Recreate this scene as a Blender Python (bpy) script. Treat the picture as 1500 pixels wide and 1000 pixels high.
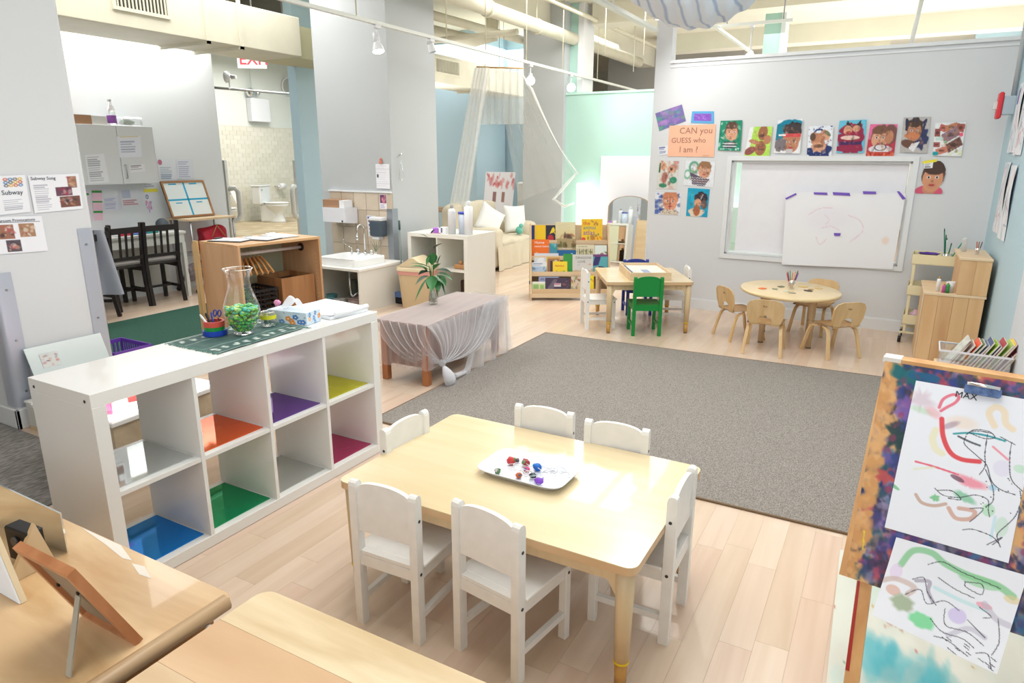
import bpy, bmesh, math, random
import numpy as np
from mathutils import Vector, Matrix, Euler
random.seed(7)
for o in list(bpy.data.objects): bpy.data.objects.remove(o)
S = bpy.context.scene
COL = S.collection
PI = math.pi
R = math.radians
# ------------------------------------------------------------------ camera, world, lights, exposure
cd = bpy.data.cameras.new('camera'); cam = bpy.data.objects.new('camera', cd); COL.objects.link(cam)
cam.location = (0, 0, 1.5711)
cd.sensor_width = 36; cd.lens = 986.795 / 1500 * 36; cd.clip_start = 0.02; cd.clip_end = 200
def _cam_rot():
    p, ro, y = .2663, .0033, R(29)
    w = Vector((0, math.cos(p), -math.sin(p))); r0 = Vector((1, 0, 0)); u0 = Vector((0, math.sin(p), math.cos(p)))
    r = r0 * math.cos(ro) + u0 * math.sin(ro); u = -r0 * math.sin(ro) + u0 * math.cos(ro)
    Z = Matrix.Rotation(y, 3, 'Z'); r, u, w = Z @ r, Z @ u, Z @ w
    return Matrix((r, u, -w)).transposed().to_euler()
cam.rotation_euler = _cam_rot()
S.camera = cam
S.view_settings.view_transform = 'Standard'; S.view_settings.look = 'None'
S.view_settings.exposure = 0.40; S.view_settings.gamma = 1.0; S.view_settings.use_curve_mapping = False
wd = bpy.data.worlds.new('world'); S.world = wd; wd.use_nodes = True
bgn = wd.node_tree.nodes['Background']; bgn.inputs[0].default_value = (.90, .95, 1, 1); bgn.inputs[1].default_value = 0.9
def area(name, loc, size, energy, col=(1, 1, 1), rot=(0, 0, 0), sy=None):
    l = bpy.data.lights.new(name, 'AREA'); l.energy = energy; l.color = col; l.size = size
    if sy: l.shape = 'RECTANGLE'; l.size_y = sy
    o = bpy.data.objects.new(name, l); COL.objects.link(o); o.location = loc; o.rotation_euler = rot; return o
def spot(name, loc, to, energy, ang=70, col=(1, .98, .95), rad=.05, blend=.9):
    l = bpy.data.lights.new(name, 'SPOT'); l.energy = energy; l.color = col; l.spot_size = R(ang); l.spot_blend = blend; l.shadow_soft_size = rad
    o = bpy.data.objects.new(name, l); COL.objects.link(o); o.location = loc
    o.rotation_euler = (Vector(to) - Vector(loc)).to_track_quat('-Z', 'Y').to_euler(); return o
area('overhead_fill_main', (-1.1, 3.4, 3.55), 3.0, 105, (1, .99, .97), sy=5)  # area lights under the ceiling are added soft fill, without fixtures
area('overhead_fill_left', (-5.9, 4.2, 3.6), 1.0, 62, (1, 1, 1), sy=4)
area('overhead_fill_back', (-3.4, 8.4, 3.55), 2.2, 75, (1, .99, .97), sy=2.4)
area('overhead_fill_far', (-6.5, 11.6, 3.6), 4, 120, (1, 1, 1), sy=2.4)
area('overhead_fill_beyond', (0, 11.5, 3.3), 4, 90, (1, .98, .94), sy=5)
area('upward_fill_beyond', (0, 12.5, .9), 5, 190, (1, .985, .95), (PI, 0, 0), 6)  # added upward fill that brightens the ceiling beyond the white wall
area('upward_fill_back', (-6.5, 9.3, 2.35), 1.6, 12, (1, .99, .96), (PI, 0, 0), 1.6)  # added upward fill for the ceiling at the back, no lamp there
area('overhead_fill_bathroom', (-9.8, 8.9, 3.3), 1.8, 72, (1, .995, .96), sy=2)
area('window_behind', (-.6, -1.7, 2.1), 4.0, 34, (.95, .98, 1), (R(78), 0, R(10)), 2.2)
area('cove_light_left', (-7.26, 4.2, 2.95), .3, 25, (1, 1, 1), sy=3.2)
for nm_, p_, a_, e_ in (('track_bulb_a', (-4.32, 5.25, 2.48), (-3.9, 5.2, 0), 34), ('track_bulb_b', (-4.2, 8.05, 2.45), (-2.8, 5, 0), 34), ('track_bulb_c', (-4.15, 9.25, 2.5), (-2.6, 9.99, 1.6), 13), ('track_bulb_d', (-2.08, 6.4, 2.78), (-1.4, 7.2, 1.7), 30), ('table_spot', (-1.6, 5.2, 3.0), (-.9, 1.8, .4), 60)):  # last spot aims at the main table
    spot(nm_, p_, a_, e_, 120, (1, .985, .95), .07)

# ------------------------------------------------------------------ materials
def lin(c):
    return tuple(((v / 255) / 12.92 if v / 255 <= .04045 else ((v / 255 + .055) / 1.055) ** 2.4) for v in c)
_m = {}
def M(name, rgb, rough=.5, metal=0, alpha=1, trans=0, ior=1.45, emit=0, noise=0, nscale=8, bump=0, bscale=60, coat=0, spec=.5):
    if name in _m: return _m[name]
    m = bpy.data.materials.new(name); m.use_nodes = True; nt = m.node_tree; b = nt.nodes['Principled BSDF']
    c = (*lin(rgb), 1)
    b.inputs['Base Color'].default_value = c; b.inputs['Roughness'].default_value = rough; b.inputs['Metallic'].default_value = metal
    b.inputs['IOR'].default_value = ior; b.inputs['Alpha'].default_value = alpha; b.inputs['Transmission Weight'].default_value = trans
    b.inputs['Coat Weight'].default_value = coat; b.inputs['Specular IOR Level'].default_value = spec
    if emit: b.inputs['Emission Color'].default_value = c; b.inputs['Emission Strength'].default_value = emit
    if noise or bump:
        tc = nt.nodes.new('ShaderNodeTexCoord')
    if noise:
        n = nt.nodes.new('ShaderNodeTexNoise'); n.inputs['Scale'].default_value = nscale; n.inputs['Detail'].default_value = 5
        nt.links.new(tc.outputs['Object'], n.inputs['Vector'])
        r = nt.nodes.new('ShaderNodeValToRGB'); r.color_ramp.elements[0].position = .3; r.color_ramp.elements[1].position = .7
        r.color_ramp.elements[0].color = (*[v * (1 - noise) for v in c[:3]], 1); r.color_ramp.elements[1].color = (*[min(1, v * (1 + noise * .5)) for v in c[:3]], 1)
        nt.links.new(n.outputs['Fac'], r.inputs['Fac']); nt.links.new(r.outputs['Color'], b.inputs['Base Color'])
    if bump:
        n2 = nt.nodes.new('ShaderNodeTexNoise'); n2.inputs['Scale'].default_value = bscale
        nt.links.new(tc.outputs['Object'], n2.inputs['Vector'])
        bp = nt.nodes.new('ShaderNodeBump'); bp.inputs['Strength'].default_value = bump; bp.inputs['Distance'].default_value = .004
        nt.links.new(n2.outputs['Fac'], bp.inputs['Height']); nt.links.new(bp.outputs['Normal'], b.inputs['Normal'])
    _m[name] = m; return m
def W(name, c1, c2, axis=0, scale=14, rough=.42, stretch=.07, var=.0, coat=.0):
    """wood: noise stretched along one axis"""
    if name in _m: return _m[name]
    m = bpy.data.materials.new(name); m.use_nodes = True; nt = m.node_tree; b = nt.nodes['Principled BSDF']
    tc = nt.nodes.new('ShaderNodeTexCoord'); mp = nt.nodes.new('ShaderNodeMapping')
    s = [1, 1, 1]; s[axis] = stretch; mp.inputs['Scale'].default_value = s
    oi = nt.nodes.new('ShaderNodeObjectInfo'); ad = nt.nodes.new('ShaderNodeVectorMath'); ad.operation = 'ADD'
    sc = nt.nodes.new('ShaderNodeVectorMath'); sc.operation = 'SCALE'; sc.inputs['Scale'].default_value = 37
    cb = nt.nodes.new('ShaderNodeCombineXYZ')
    for i in range(3): nt.links.new(oi.outputs['Random'], cb.inputs[i])
    nt.links.new(cb.outputs[0], sc.inputs[0])
    nt.links.new(tc.outputs['Object'], mp.inputs['Vector']); nt.links.new(mp.outputs[0], ad.inputs[0]); nt.links.new(sc.outputs[0], ad.inputs[1])
    n = nt.nodes.new('ShaderNodeTexNoise'); n.inputs['Scale'].default_value = scale; n.inputs['Detail'].default_value = 6; n.inputs['Distortion'].default_value = .6
    nt.links.new(ad.outputs[0], n.inputs['Vector'])
    r = nt.nodes.new('ShaderNodeValToRGB'); r.color_ramp.elements[0].position = .34; r.color_ramp.elements[1].position = .66
    r.color_ramp.elements[0].color = (*lin(c1), 1); r.color_ramp.elements[1].color = (*lin(c2), 1)
    nt.links.new(n.outputs['Fac'], r.inputs['Fac'])
    out = r.outputs['Color']
    if var:
        hs = nt.nodes.new('ShaderNodeHueSaturation'); mr = nt.nodes.new('ShaderNodeMapRange')
        mr.inputs['To Min'].default_value = 1 - var; mr.inputs['To Max'].default_value = 1 + var * .6
        nt.links.new(oi.outputs['Random'], mr.inputs['Value']); nt.links.new(mr.outputs[0], hs.inputs['Value']); nt.links.new(out, hs.inputs['Color']); out = hs.outputs['Color']
    nt.links.new(out, b.inputs['Base Color']); b.inputs['Roughness'].default_value = rough; b.inputs['Coat Weight'].default_value = coat
    _m[name] = m; return m
def sheer(name, rgb, op=.4):
    if name in _m: return _m[name]
    m = bpy.data.materials.new(name); m.use_nodes = True; nt = m.node_tree; nt.nodes.remove(nt.nodes['Principled BSDF'])
    t = nt.nodes.new('ShaderNodeBsdfTransparent'); d = nt.nodes.new('ShaderNodeBsdfDiffuse'); d.inputs[0].default_value = (*lin(rgb), 1)
    tl = nt.nodes.new('ShaderNodeBsdfTranslucent'); tl.inputs[0].default_value = (*lin(rgb), 1)
    a = nt.nodes.new('ShaderNodeMixShader'); a.inputs[0].default_value = .4; x = nt.nodes.new('ShaderNodeMixShader')
    lw = nt.nodes.new('ShaderNodeLayerWeight'); lw.inputs['Blend'].default_value = .35
    mr = nt.nodes.new('ShaderNodeMapRange'); mr.inputs['To Min'].default_value = op; mr.inputs['To Max'].default_value = min(1, op + .5)
    nt.links.new(lw.outputs['Facing'], mr.inputs['Value']); nt.links.new(mr.outputs[0], x.inputs[0])
    nt.links.new(d.outputs[0], a.inputs[1]); nt.links.new(tl.outputs[0], a.inputs[2]); nt.links.new(t.outputs[0], x.inputs[1]); nt.links.new(a.outputs[0], x.inputs[2])
    nt.links.new(x.outputs[0], nt.nodes['Material Output'].inputs[0]); _m[name] = m; return m
def glass(name, rgb=(255, 255, 255), op=.12, rough=.03, mx=.85):
    """thin clear glass: transparent with a fresnel gloss"""
    if name in _m: return _m[name]
    m = bpy.data.materials.new(name); m.use_nodes = True; nt = m.node_tree; nt.nodes.remove(nt.nodes['Principled BSDF'])
    t = nt.nodes.new('ShaderNodeBsdfTransparent'); t.inputs[0].default_value = (*[.86 + .14 * v for v in lin(rgb)], 1)
    g = nt.nodes.new('ShaderNodeBsdfGlossy'); g.inputs['Roughness'].default_value = rough; g.inputs[0].default_value = (*lin(rgb), 1)
    lw = nt.nodes.new('ShaderNodeLayerWeight'); lw.inputs['Blend'].default_value = .3
    mr = nt.nodes.new('ShaderNodeMapRange'); mr.inputs['To Min'].default_value = op; mr.inputs['To Max'].default_value = mx
    x = nt.nodes.new('ShaderNodeMixShader'); nt.links.new(lw.outputs['Facing'], mr.inputs['Value']); nt.links.new(mr.outputs[0], x.inputs[0])
    nt.links.new(t.outputs[0], x.inputs[1]); nt.links.new(g.outputs[0], x.inputs[2]); nt.links.new(x.outputs[0], nt.nodes['Material Output'].inputs[0])
    _m[name] = m; return m
def attr_mat(name='painted_paper', rough=.75):
    if name in _m: return _m[name]
    m = bpy.data.materials.new(name); m.use_nodes = True; nt = m.node_tree; b = nt.nodes['Principled BSDF']
    a = nt.nodes.new('ShaderNodeAttribute'); a.attribute_name = 'Col'; nt.links.new(a.outputs['Color'], b.inputs['Base Color'])
    b.inputs['Roughness'].default_value = rough; _m[name] = m; return m

# ------------------------------------------------------------------ mesh building
class G:
    def __init__(s): s.bm = bmesh.new(); s.mi = 0
    def _add(s, verts, faces, mi=None, smooth=False):
        vs = [s.bm.verts.new(v) for v in verts]
        for f in faces:
            try:
                fc = s.bm.faces.new([vs[i] for i in f]); fc.material_index = s.mi if mi is None else mi; fc.smooth = smooth
            except ValueError: pass
        return vs
    def box(s, c, d, rz=0, rx=0, ry=0, bev=0, mi=None, seg=1):
        mt = Matrix.Translation(c) @ Euler((rx, ry, rz)).to_matrix().to_4x4()
        h = [v / 2 for v in d]
        vs = s._add([mt @ Vector((x * h[0], y * h[1], z * h[2])) for x in (-1, 1) for y in (-1, 1) for z in (-1, 1)],
               [(0, 1, 3, 2), (4, 6, 7, 5), (0, 4, 5, 1), (2, 3, 7, 6), (0, 2, 6, 4), (1, 5, 7, 3)], mi)
        if bev:
            es = list({e for v in vs for e in v.link_edges}); m_ = s.mi if mi is None else mi
            r = bmesh.ops.bevel(s.bm, geom=es, offset=bev, segments=seg, affect='EDGES', profile=.5)
            for f in r['faces']: f.material_index = m_
        return s
    def bx(s, x0, x1, y0, y1, z0, z1, bev=0, mi=None, seg=1):
        return s.box(((x0 + x1) / 2, (y0 + y1) / 2, (z0 + z1) / 2), (abs(x1 - x0), abs(y1 - y0), abs(z1 - z0)), bev=bev, mi=mi, seg=seg)
    def tube(s, pts, r, n=8, cap=True, mi=None, smooth=True, flat=1):
        pts = [Vector(p) for p in pts]; rs = r if hasattr(r, '__len__') else [r] * len(pts)
        rings = []; prev = None
        for i, p in enumerate(pts):
            a = pts[max(i - 1, 0)]; b = pts[min(i + 1, len(pts) - 1)]; t = (b - a)
            t = t.normalized() if t.length > 1e-9 else Vector((0, 0, 1))
            if prev is None:
                u = t.orthogonal().normalized()
                if abs(t.z) < .9: u = t.cross(Vector((0, 0, 1))).normalized()
            else: u = (prev - t * prev.dot(t)).normalized()
            prev = u; v = t.cross(u)
            rings.append([p + (u * math.cos(k * 2 * PI / n) + v * math.sin(k * 2 * PI / n) * flat) * rs[i] for k in range(n)])
        vs = [q for rg in rings for q in rg]; fs = []
        for i in range(len(rings) - 1):
            for k in range(n):
                k2 = (k + 1) % n; fs.append((i * n + k, i * n + k2, (i + 1) * n + k2, (i + 1) * n + k))
        av = s._add(vs, fs, mi, smooth)
        if cap:
            for rg in (av[:n][::-1], av[-n:]):
                try: f = s.bm.faces.new(rg); f.material_index = s.mi if mi is None else mi
                except ValueError: pass
        return s
    def cyl(s, c, r, h, n=16, r2=None, mi=None, smooth=True):
        x, y, z = c; return s.tube([(x, y, z), (x, y, z + h)], [r, r if r2 is None else r2], n, mi=mi, smooth=smooth)
    def lathe(s, prof, n=24, c=(0, 0, 0), mi=None, sx=1, sy=1, smooth=True):
        vs = [(c[0] + r * math.cos(2 * PI * k / n) * sx, c[1] + r * math.sin(2 * PI * k / n) * sy, c[2] + z) for r, z in prof for k in range(n)]
        fs = [(i * n + k, i * n + (k + 1) % n, (i + 1) * n + (k + 1) % n, (i + 1) * n + k) for i in range(len(prof) - 1) for k in range(n)]
        s._add(vs, fs, mi, smooth); return s
    def prism(s, poly, o, ex, ey, ez, depth, mi=None, bev=0):
        """poly in (ex,ey) plane at o, extruded by depth along ez"""
        o, ex, ey, ez = map(Vector, (o, ex, ey, ez)); n = len(poly)
        a = [o + ex * p[0] + ey * p[1] for p in poly]; b = [p + ez * depth for p in a]
        s._add(a + b, [tuple(range(n))[::-1], tuple(range(n, 2 * n))] + [(i, (i + 1) % n, n + (i + 1) % n, n + i) for i in range(n)], mi); return s
    def ribbon(s, pts, side, w, t, mi=None, smooth=True):
        pts = [Vector(p) for p in pts]; side = Vector(side).normalized(); vs = []
        for i, p in enumerate(pts):
            d = (pts[min(i + 1, len(pts) - 1)] - pts[max(i - 1, 0)]).normalized(); nn = d.cross(side).normalized()
            ww = w[i] if hasattr(w, '__len__') else w
            vs += [p + side * ww / 2 + nn * t / 2, p - side * ww / 2 + nn * t / 2, p - side * ww / 2 - nn * t / 2, p + side * ww / 2 - nn * t / 2]
        m = len(pts); fs = [(0, 1, 2, 3), tuple(4 * (m - 1) + k for k in (3, 2, 1, 0))]
        for i in range(m - 1):
            for k in range(4): fs.append((4 * i + k, 4 * (i + 1) + k, 4 * (i + 1) + (k + 1) % 4, 4 * i + (k + 1) % 4))
        s._add(vs, fs, mi, False); return s
    def grid(s, fn, nu, nv, mi=None, smooth=True):
        vs = [fn(i / nu, j / nv) for j in range(nv + 1) for i in range(nu + 1)]
        fs = [(j * (nu + 1) + i, j * (nu + 1) + i + 1, (j + 1) * (nu + 1) + i + 1, (j + 1) * (nu + 1) + i) for j in range(nv) for i in range(nu)]
        s._add(vs, fs, mi, smooth); return s
    def ball(s, c, r, n=10, mi=None, j=0, sq=(1, 1, 1)):
        prof = []; vs = []; m = n // 2 + 1
        for a in range(m + 1):
            th = PI * a / m
            for k in range(n):
                ph = 2 * PI * k / n; rr = r * (1 + j * (random.random() - .5)) if 0 < a < m else r
                vs.append((c[0] + rr * math.sin(th) * math.cos(ph) * sq[0], c[1] + rr * math.sin(th) * math.sin(ph) * sq[1], c[2] + rr * math.cos(th) * sq[2]))
        fs = [(a * n + k, (a + 1) * n + k, (a + 1) * n + (k + 1) % n, a * n + (k + 1) % n) for a in range(m) for k in range(n)]
        s._add(vs, fs, mi, True); bmesh.ops.remove_doubles(s.bm, verts=s.bm.verts, dist=1e-6); return s
    def ob(s, name, mat, parent=None, loc=None, rot=None, recalc=True):
        me = bpy.data.meshes.new(name)
        if recalc: bmesh.ops.recalc_face_normals(s.bm, faces=s.bm.faces)
        s.bm.to_mesh(me); s.bm.free()
        for m in (mat if isinstance(mat, (list, tuple)) else [mat]): me.materials.append(m)
        o = bpy.data.objects.new(name, me); COL.objects.link(o)
        if parent: o.parent = parent
        if loc: o.location = loc
        if rot: o.rotation_euler = rot
        return o
def tag(o, label, cat=None, group=None, kind=None):
    if label: o['label'] = label
    if cat: o['category'] = cat
    if group: o['group'] = group
    if kind: o['kind'] = kind
    return o
def thing(name, label, cat, loc=(0, 0, 0), rz=0, group=None):
    o = bpy.data.objects.new(name, None); o.empty_display_size = .05; COL.objects.link(o); o.location = loc; o.rotation_euler = (0, 0, rz)
    return tag(o, label, cat, group)
def struct(o): o['kind'] = 'structure'; return o
def dup(root, loc=None, rz=None, label=None, group=None):
    def cp(o, par):
        c = o.copy(); COL.objects.link(c); c.parent = par
        for ch in list(o.children): cp(ch, c)
        return c
    r = cp(root, None)
    if loc is not None: r.location = loc
    if rz is not None: r.rotation_euler = (0, 0, rz)
    if label: r['label'] = label
    if group: r['group'] = group
    return r
def text(s, size, o, ex, ey, mat, parent=None, name='lettering', align='LEFT', bold=0):
    """lettering: lies in the plane ex,ey with its start at o"""
    cu = bpy.data.curves.new(name, 'FONT'); cu.body = s; cu.size = size; cu.align_x = align; cu.extrude = .0004; cu.offset = bold; cu.resolution_u = 2
    t = bpy.data.objects.new('t', cu); COL.objects.link(t)
    me = bpy.data.meshes.new_from_object(t.evaluated_get(bpy.context.evaluated_depsgraph_get())); bpy.data.objects.remove(t)
    ex, ey = Vector(ex).normalized(), Vector(ey).normalized(); ez = ex.cross(ey).normalized()
    mt = Matrix((ex, ey, ez)).transposed().to_4x4(); mt.translation = Vector(o) + ez * .0012
    me.transform(mt); me.materials.clear(); me.materials.append(mat)
    ob = bpy.data.objects.new(name, me); COL.objects.link(ob); ob.parent = parent; return ob

# ---- painting on paper: a grid of vertices with a colour each
class Cv:
    def __init__(s, w, h, bg=(240, 240, 244)):
        s.w, s.h = w, h; s.a = np.ones((h, w, 3)) * np.array(bg, float)
        s.X, s.Y = np.meshgrid(np.linspace(0, 1, w), np.linspace(0, 1, h)); s.rs = np.random.RandomState(w * 31 + h)
    def mix(s, m, col, a=1):
        m = (m * a)[..., None]; s.a = s.a * (1 - m) + np.array(col, float) * m; return s
    def rect(s, x0, y0, x1, y1, col, a=1): return s.mix(((s.X >= x0) & (s.X <= x1) & (s.Y >= y0) & (s.Y <= y1)).astype(float), col, a)
    def ell(s, cx, cy, rx, ry, col, a=1, rot=0, soft=.15, wob=0):
        dx, dy = s.X - cx, s.Y - cy; c, n = math.cos(rot), math.sin(rot)
        d = np.sqrt(((dx * c + dy * n) / rx) ** 2 + ((-dx * n + dy * c) / ry) ** 2)
        if wob: th = np.arctan2(dy, dx); d = d * (1 + wob * np.sin(5 * th + cx * 40) + wob * .7 * np.sin(9 * th + cy * 30))
        return s.mix(np.clip((1 - d) / soft + .5, 0, 1), col, a)
    def ring(s, cx, cy, rx, ry, w, col, a=1):
        d = np.sqrt(((s.X - cx) / rx) ** 2 + ((s.Y - cy) / ry) ** 2); return s.mix(np.clip(1.3 - abs(d - 1) / w, 0, 1), col, a)
    def poly(s, pts, col, a=1):
        ins = np.zeros_like(s.X, bool); n = len(pts)
        for i in range(n):
            x1, y1 = pts[i]; x2, y2 = pts[(i + 1) % n]
            if y1 == y2: continue
            ins ^= ((s.Y > min(y1, y2)) & (s.Y <= max(y1, y2)) & (s.X < (s.Y - y1) * (x2 - x1) / (y2 - y1) + x1))
        return s.mix(ins.astype(float), col, a)
    def stroke(s, pts, w, col, a=1, asp=None):
        asp = asp or s.w / s.h; d = np.full_like(s.X, 9.)
        for (x1, y1), (x2, y2) in zip(pts[:-1], pts[1:]):
            ax, bx = x1 * asp, x2 * asp; L = (bx - ax) ** 2 + (y2 - y1) ** 2 + 1e-12
            t = np.clip(((s.X * asp - ax) * (bx - ax) + (s.Y - y1) * (y2 - y1)) / L, 0, 1)
            d = np.minimum(d, np.hypot(s.X * asp - ax - t * (bx - ax), s.Y - y1 - t * (y2 - y1)))
        return s.mix(np.clip((w - d) / (w * .35) + .5, 0, 1), col, a)
    def curve(s, pts, w, col, a=1):
        q = []; P = [pts[0]] + list(pts) + [pts[-1]]
        for i in range(1, len(P) - 2):
            for t in np.linspace(0, 1, 8, endpoint=False):
                q.append(tuple(.5 * ((2 * P[i][k]) + (-P[i - 1][k] + P[i + 1][k]) * t + (2 * P[i - 1][k] - 5 * P[i][k] + 4 * P[i + 1][k] - P[i + 2][k]) * t * t + (-P[i - 1][k] + 3 * P[i][k] - 3 * P[i + 1][k] + P[i + 2][k]) * t ** 3) for k in (0, 1)))
        q.append(pts[-1]); return s.stroke(q, w, col, a)
    def blot(s, n, cols, r=.08, x=(0, 1), y=(0, 1), a=.8, seed=1, st=1):
        rs = np.random.RandomState(seed)
        for _ in range(n):
            s.ell(rs.uniform(*x), rs.uniform(*y), r * rs.uniform(.3, 1.2), r * rs.uniform(.3, 1.2) * st, cols[rs.randint(len(cols))], a * rs.uniform(.5, 1), rs.uniform(0, 3), .5, .06)
        return s
    def lines(s, x0, y0, x1, y1, n, col=(120, 125, 140), a=.75, seed=2, fill=.5):
        rs = np.random.RandomState(seed)
        for i in range(n):
            y = y0 + (y1 - y0) * (i + .2) / n; e = x0 + (x1 - x0) * rs.uniform(.6, 1)
            s.rect(x0, y, e, y + (y1 - y0) / n * fill, col, a)
        return s
def sheet(name, quad, cv, parent=None, curl=None, rough=.75, back=True):
    """quad = TL,TR,BR,BL in metres; a paper with the canvas cv on its face"""
    q = [Vector(p) for p in quad]; w, h = cv.w, cv.h
    nn = ((q[3] - q[0]).cross(q[1] - q[0])).normalized()
    vs = []
    for j in range(h):
        v = j / (h - 1)
        for i in range(w):
            u = i / (w - 1); p = (q[0] * (1 - u) + q[1] * u) * (1 - v) + (q[3] * (1 - u) + q[2] * u) * v
            if curl: p = p + nn * curl(u, v)
            vs.append(p)
    fs = [(j * w + i, (j + 1) * w + i, (j + 1) * w + i + 1, j * w + i + 1) for j in range(h - 1) for i in range(w - 1)]
    me = bpy.data.meshes.new(name); me.from_pydata(vs, [], fs)
    c = np.clip(cv.a / 255, 0, 1); c = np.where(c <= .04045, c / 12.92, ((c + .055) / 1.055) ** 2.4)
    ca = me.color_attributes.new('Col', 'FLOAT_COLOR', 'POINT'); ca.data.foreach_set('color', np.concatenate([c.reshape(-1, 3), np.ones((w * h, 1))], 1).astype(np.float32).ravel())
    me.materials.append(attr_mat('painted_paper' if rough > .6 else 'glossy_print', rough)); me.update()
    o = bpy.data.objects.new(name, me); COL.objects.link(o); o.parent = parent
    return o

# common materials
WALL = M('white_wall_paint', (216, 218, 221), .6, bump=.05, bscale=30)
GREYW = M('grey_wall_paint', (188, 192, 194), .6, bump=.05, bscale=30)
MINT = M('mint_wall_paint', (178, 214, 203), .6)
BLUEW = M('pale_blue_wall_paint', (182, 209, 221), .6)
BLUE2 = M('blue_wall_paint', (172, 198, 212), .6)
CREAM = M('cream_painted_metal', (218, 213, 192), .5, noise=.08, nscale=3)
CREAMC = M('cream_ceiling_paint', (226, 222, 206), .7, noise=.05, nscale=2)
WHITE = M('white_lacquer', (232, 231, 228), .2, coat=.4)
CHAIRW = M('white_chair_paint', (240, 238, 234), .4, noise=.04, nscale=20)
STEEL = M('brushed_steel', (170, 172, 178), .3, 1)
CHROME = M('chrome', (220, 222, 225), .08, 1)
BLACK = M('black_plastic', (26, 26, 30), .45)
TRIM = M('white_trim_paint', (226, 228, 230), .4)
PAPER = M('white_paper', (238, 239, 242), .8)
MAPLE = W('maple_laminate', (222, 200, 158), (230, 210, 172), 0, 10, .26, .12, coat=.35)
MAPLEL = W('maple_leg_wood', (204, 178, 138), (218, 194, 156), 2, 20, .42)
BIRCH = W('birch_plywood', (210, 180, 142), (226, 202, 166), 2, 12, .45)
MIRROR = M('mirror_glass', (235, 240, 240), .02, 1)
INK = M('black_ink', (40, 40, 48), .7)
PURPLE = M('purple_tape', (118, 84, 190), .6)

# ================================================================== STRUCTURE
# floor: laminate strips running to the back wall
fb = struct(G().bx(-14, 4, -2, 19, -.06, -.0035).ob('floor', M('floor_joint', (180, 152, 126), .7)))
FW = [W('laminate_floor_%s' % n, a, b, 1, 16, .28, .06, .022, coat=.2) for n, a, b in
      (('pale', (213, 189, 167), (222, 200, 180)), ('rose', (209, 181, 159), (220, 195, 175)), ('tan', (208, 183, 158), (218, 195, 173)), ('light', (216, 193, 171), (225, 204, 184)))]
strips = []
sx = -8.6; rsf = random.Random(3)
while sx < .78:
    y = -.6 - rsf.random() * .9
    while y < 12:
        L = rsf.choice((.52, .62, .78, .95)); strips.append((sx, y, L)); y += L
    sx += .1075
cw = cam.rotation_euler.to_matrix()
def score(s):
    x, y, L = s; d = cw.transposed() @ (Vector((x + .05, y + L / 2, 0)) - cam.location)
    if d.z > -.3: return 0
    px, py = 750 - 986.8 * d.x / d.z, 500 + 986.8 * d.y / d.z
    if not (-40 < px < 1540 and 200 < py < 1080): return 0
    if -2.62 < x < .05 and y > 2.95 and y + L < 5.5: return 0
    if x < -4.9 and y < 3: return 0
    if x < -2.65 and x > -5 and y < 1.4: return 0
    if x > -1.15 and y < .9 and False: return 0
    if x < -1.2 and y < .9: return 0
    if py > 1000 and px < 700: return 0
    if px < 690 and py > 870 and x < -1.0: return 0
    return L / (d.z ** 3)
ranked = sorted(strips, key=score)
vis = [s for s in ranked[:300] if score(s) < 0]; vs_ = set(vis)
meshes = {}
for s_ in vis:
    L = s_[2]; k = (L, rsf.randrange(4))
    if k not in meshes:
        o = G().bx(0, .107, 0, L - .0008, -.01, 0).ob('plank', FW[k[1]], fb); meshes[k] = o.data
    else: o = bpy.data.objects.new('plank', meshes[k]); COL.objects.link(o); o.parent = fb
    o.location = (s_[0], s_[1], 0)
g = G()
for s_ in strips:
    if s_ not in vs_: g.bx(s_[0], s_[0] + .107, s_[1], s_[1] + s_[2] - .0008, -.01, 0, mi=rsf.randrange(4))
tag(g.ob('planks', FW, fb), None, kind='stuff')

# back wall (turned 2 degrees), with a window opening, top trim and pillar at its left end
WP = Vector((-1.572, 7.21, 0)); we = Vector((1, -.035, 0)).normalized(); wn = Vector((-.035, -1, 0)).normalized()  # wn faces the room
def bw(x, z, off=0):  # point on the back wall face by its room x
    t = (x - WP.x) / we.x; return WP + we * t + Vector((0, 0, z)) + wn * off
def wallbox(x0, x1, z0, z1, d0, d1, g):
    a = bw(x0, z0, d1); b = bw(x1, z0, d1); c = bw(x1, z0, d0); d = bw(x0, z0, d0)
    up = Vector((0, 0, z1 - z0)); g._add([a, b, c, d, a + up, b + up, c + up, d + up], [(0, 1, 2, 3), (4, 7, 6, 5), (0, 4, 5, 1), (1, 5, 6, 2), (2, 6, 7, 3), (3, 7, 4, 0)]); return g
g = G(); T = -.13
wx0, wx1, wz0, wz1 = -1.47, .11, .615, 1.55
for a in ((-2.33, wx0, 0, 2.5), (wx1, .74, 0, 2.5), (wx0, wx1, 0, wz0), (wx0, wx1, wz1, 2.5)): wallbox(*a, T, 0, g)
struct(g.ob('wall_back', WALL))
g = G(); wallbox(-2.33, -2.165, 2.5, 3.8, T, 0, g); struct(g.ob('wall_back_pillar', WALL))
g = G(); wallbox(-2.165, .74, 2.5, 2.53, T - .01, .02, g); wallbox(-2.165, .74, 2.46, 2.475, 0, .008, g); struct(g.ob('trim_1', TRIM))
g = G(); wallbox(-2.33, .74, 0, .1, 0, .014, g); wallbox(-2.33, .74, .1, .112, 0, .008, g); struct(g.ob('baseboard_back', TRIM))
g = G(); f = .045
for a in ((wx0 - f, wx0, wz0 - f, wz1 + f), (wx1, wx1 + f, wz0 - f, wz1 + f), (wx0, wx1, wz1, wz1 + f), (wx0, wx1, wz0 - f, wz0)): wallbox(*a, -.01, .016, g)
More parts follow.
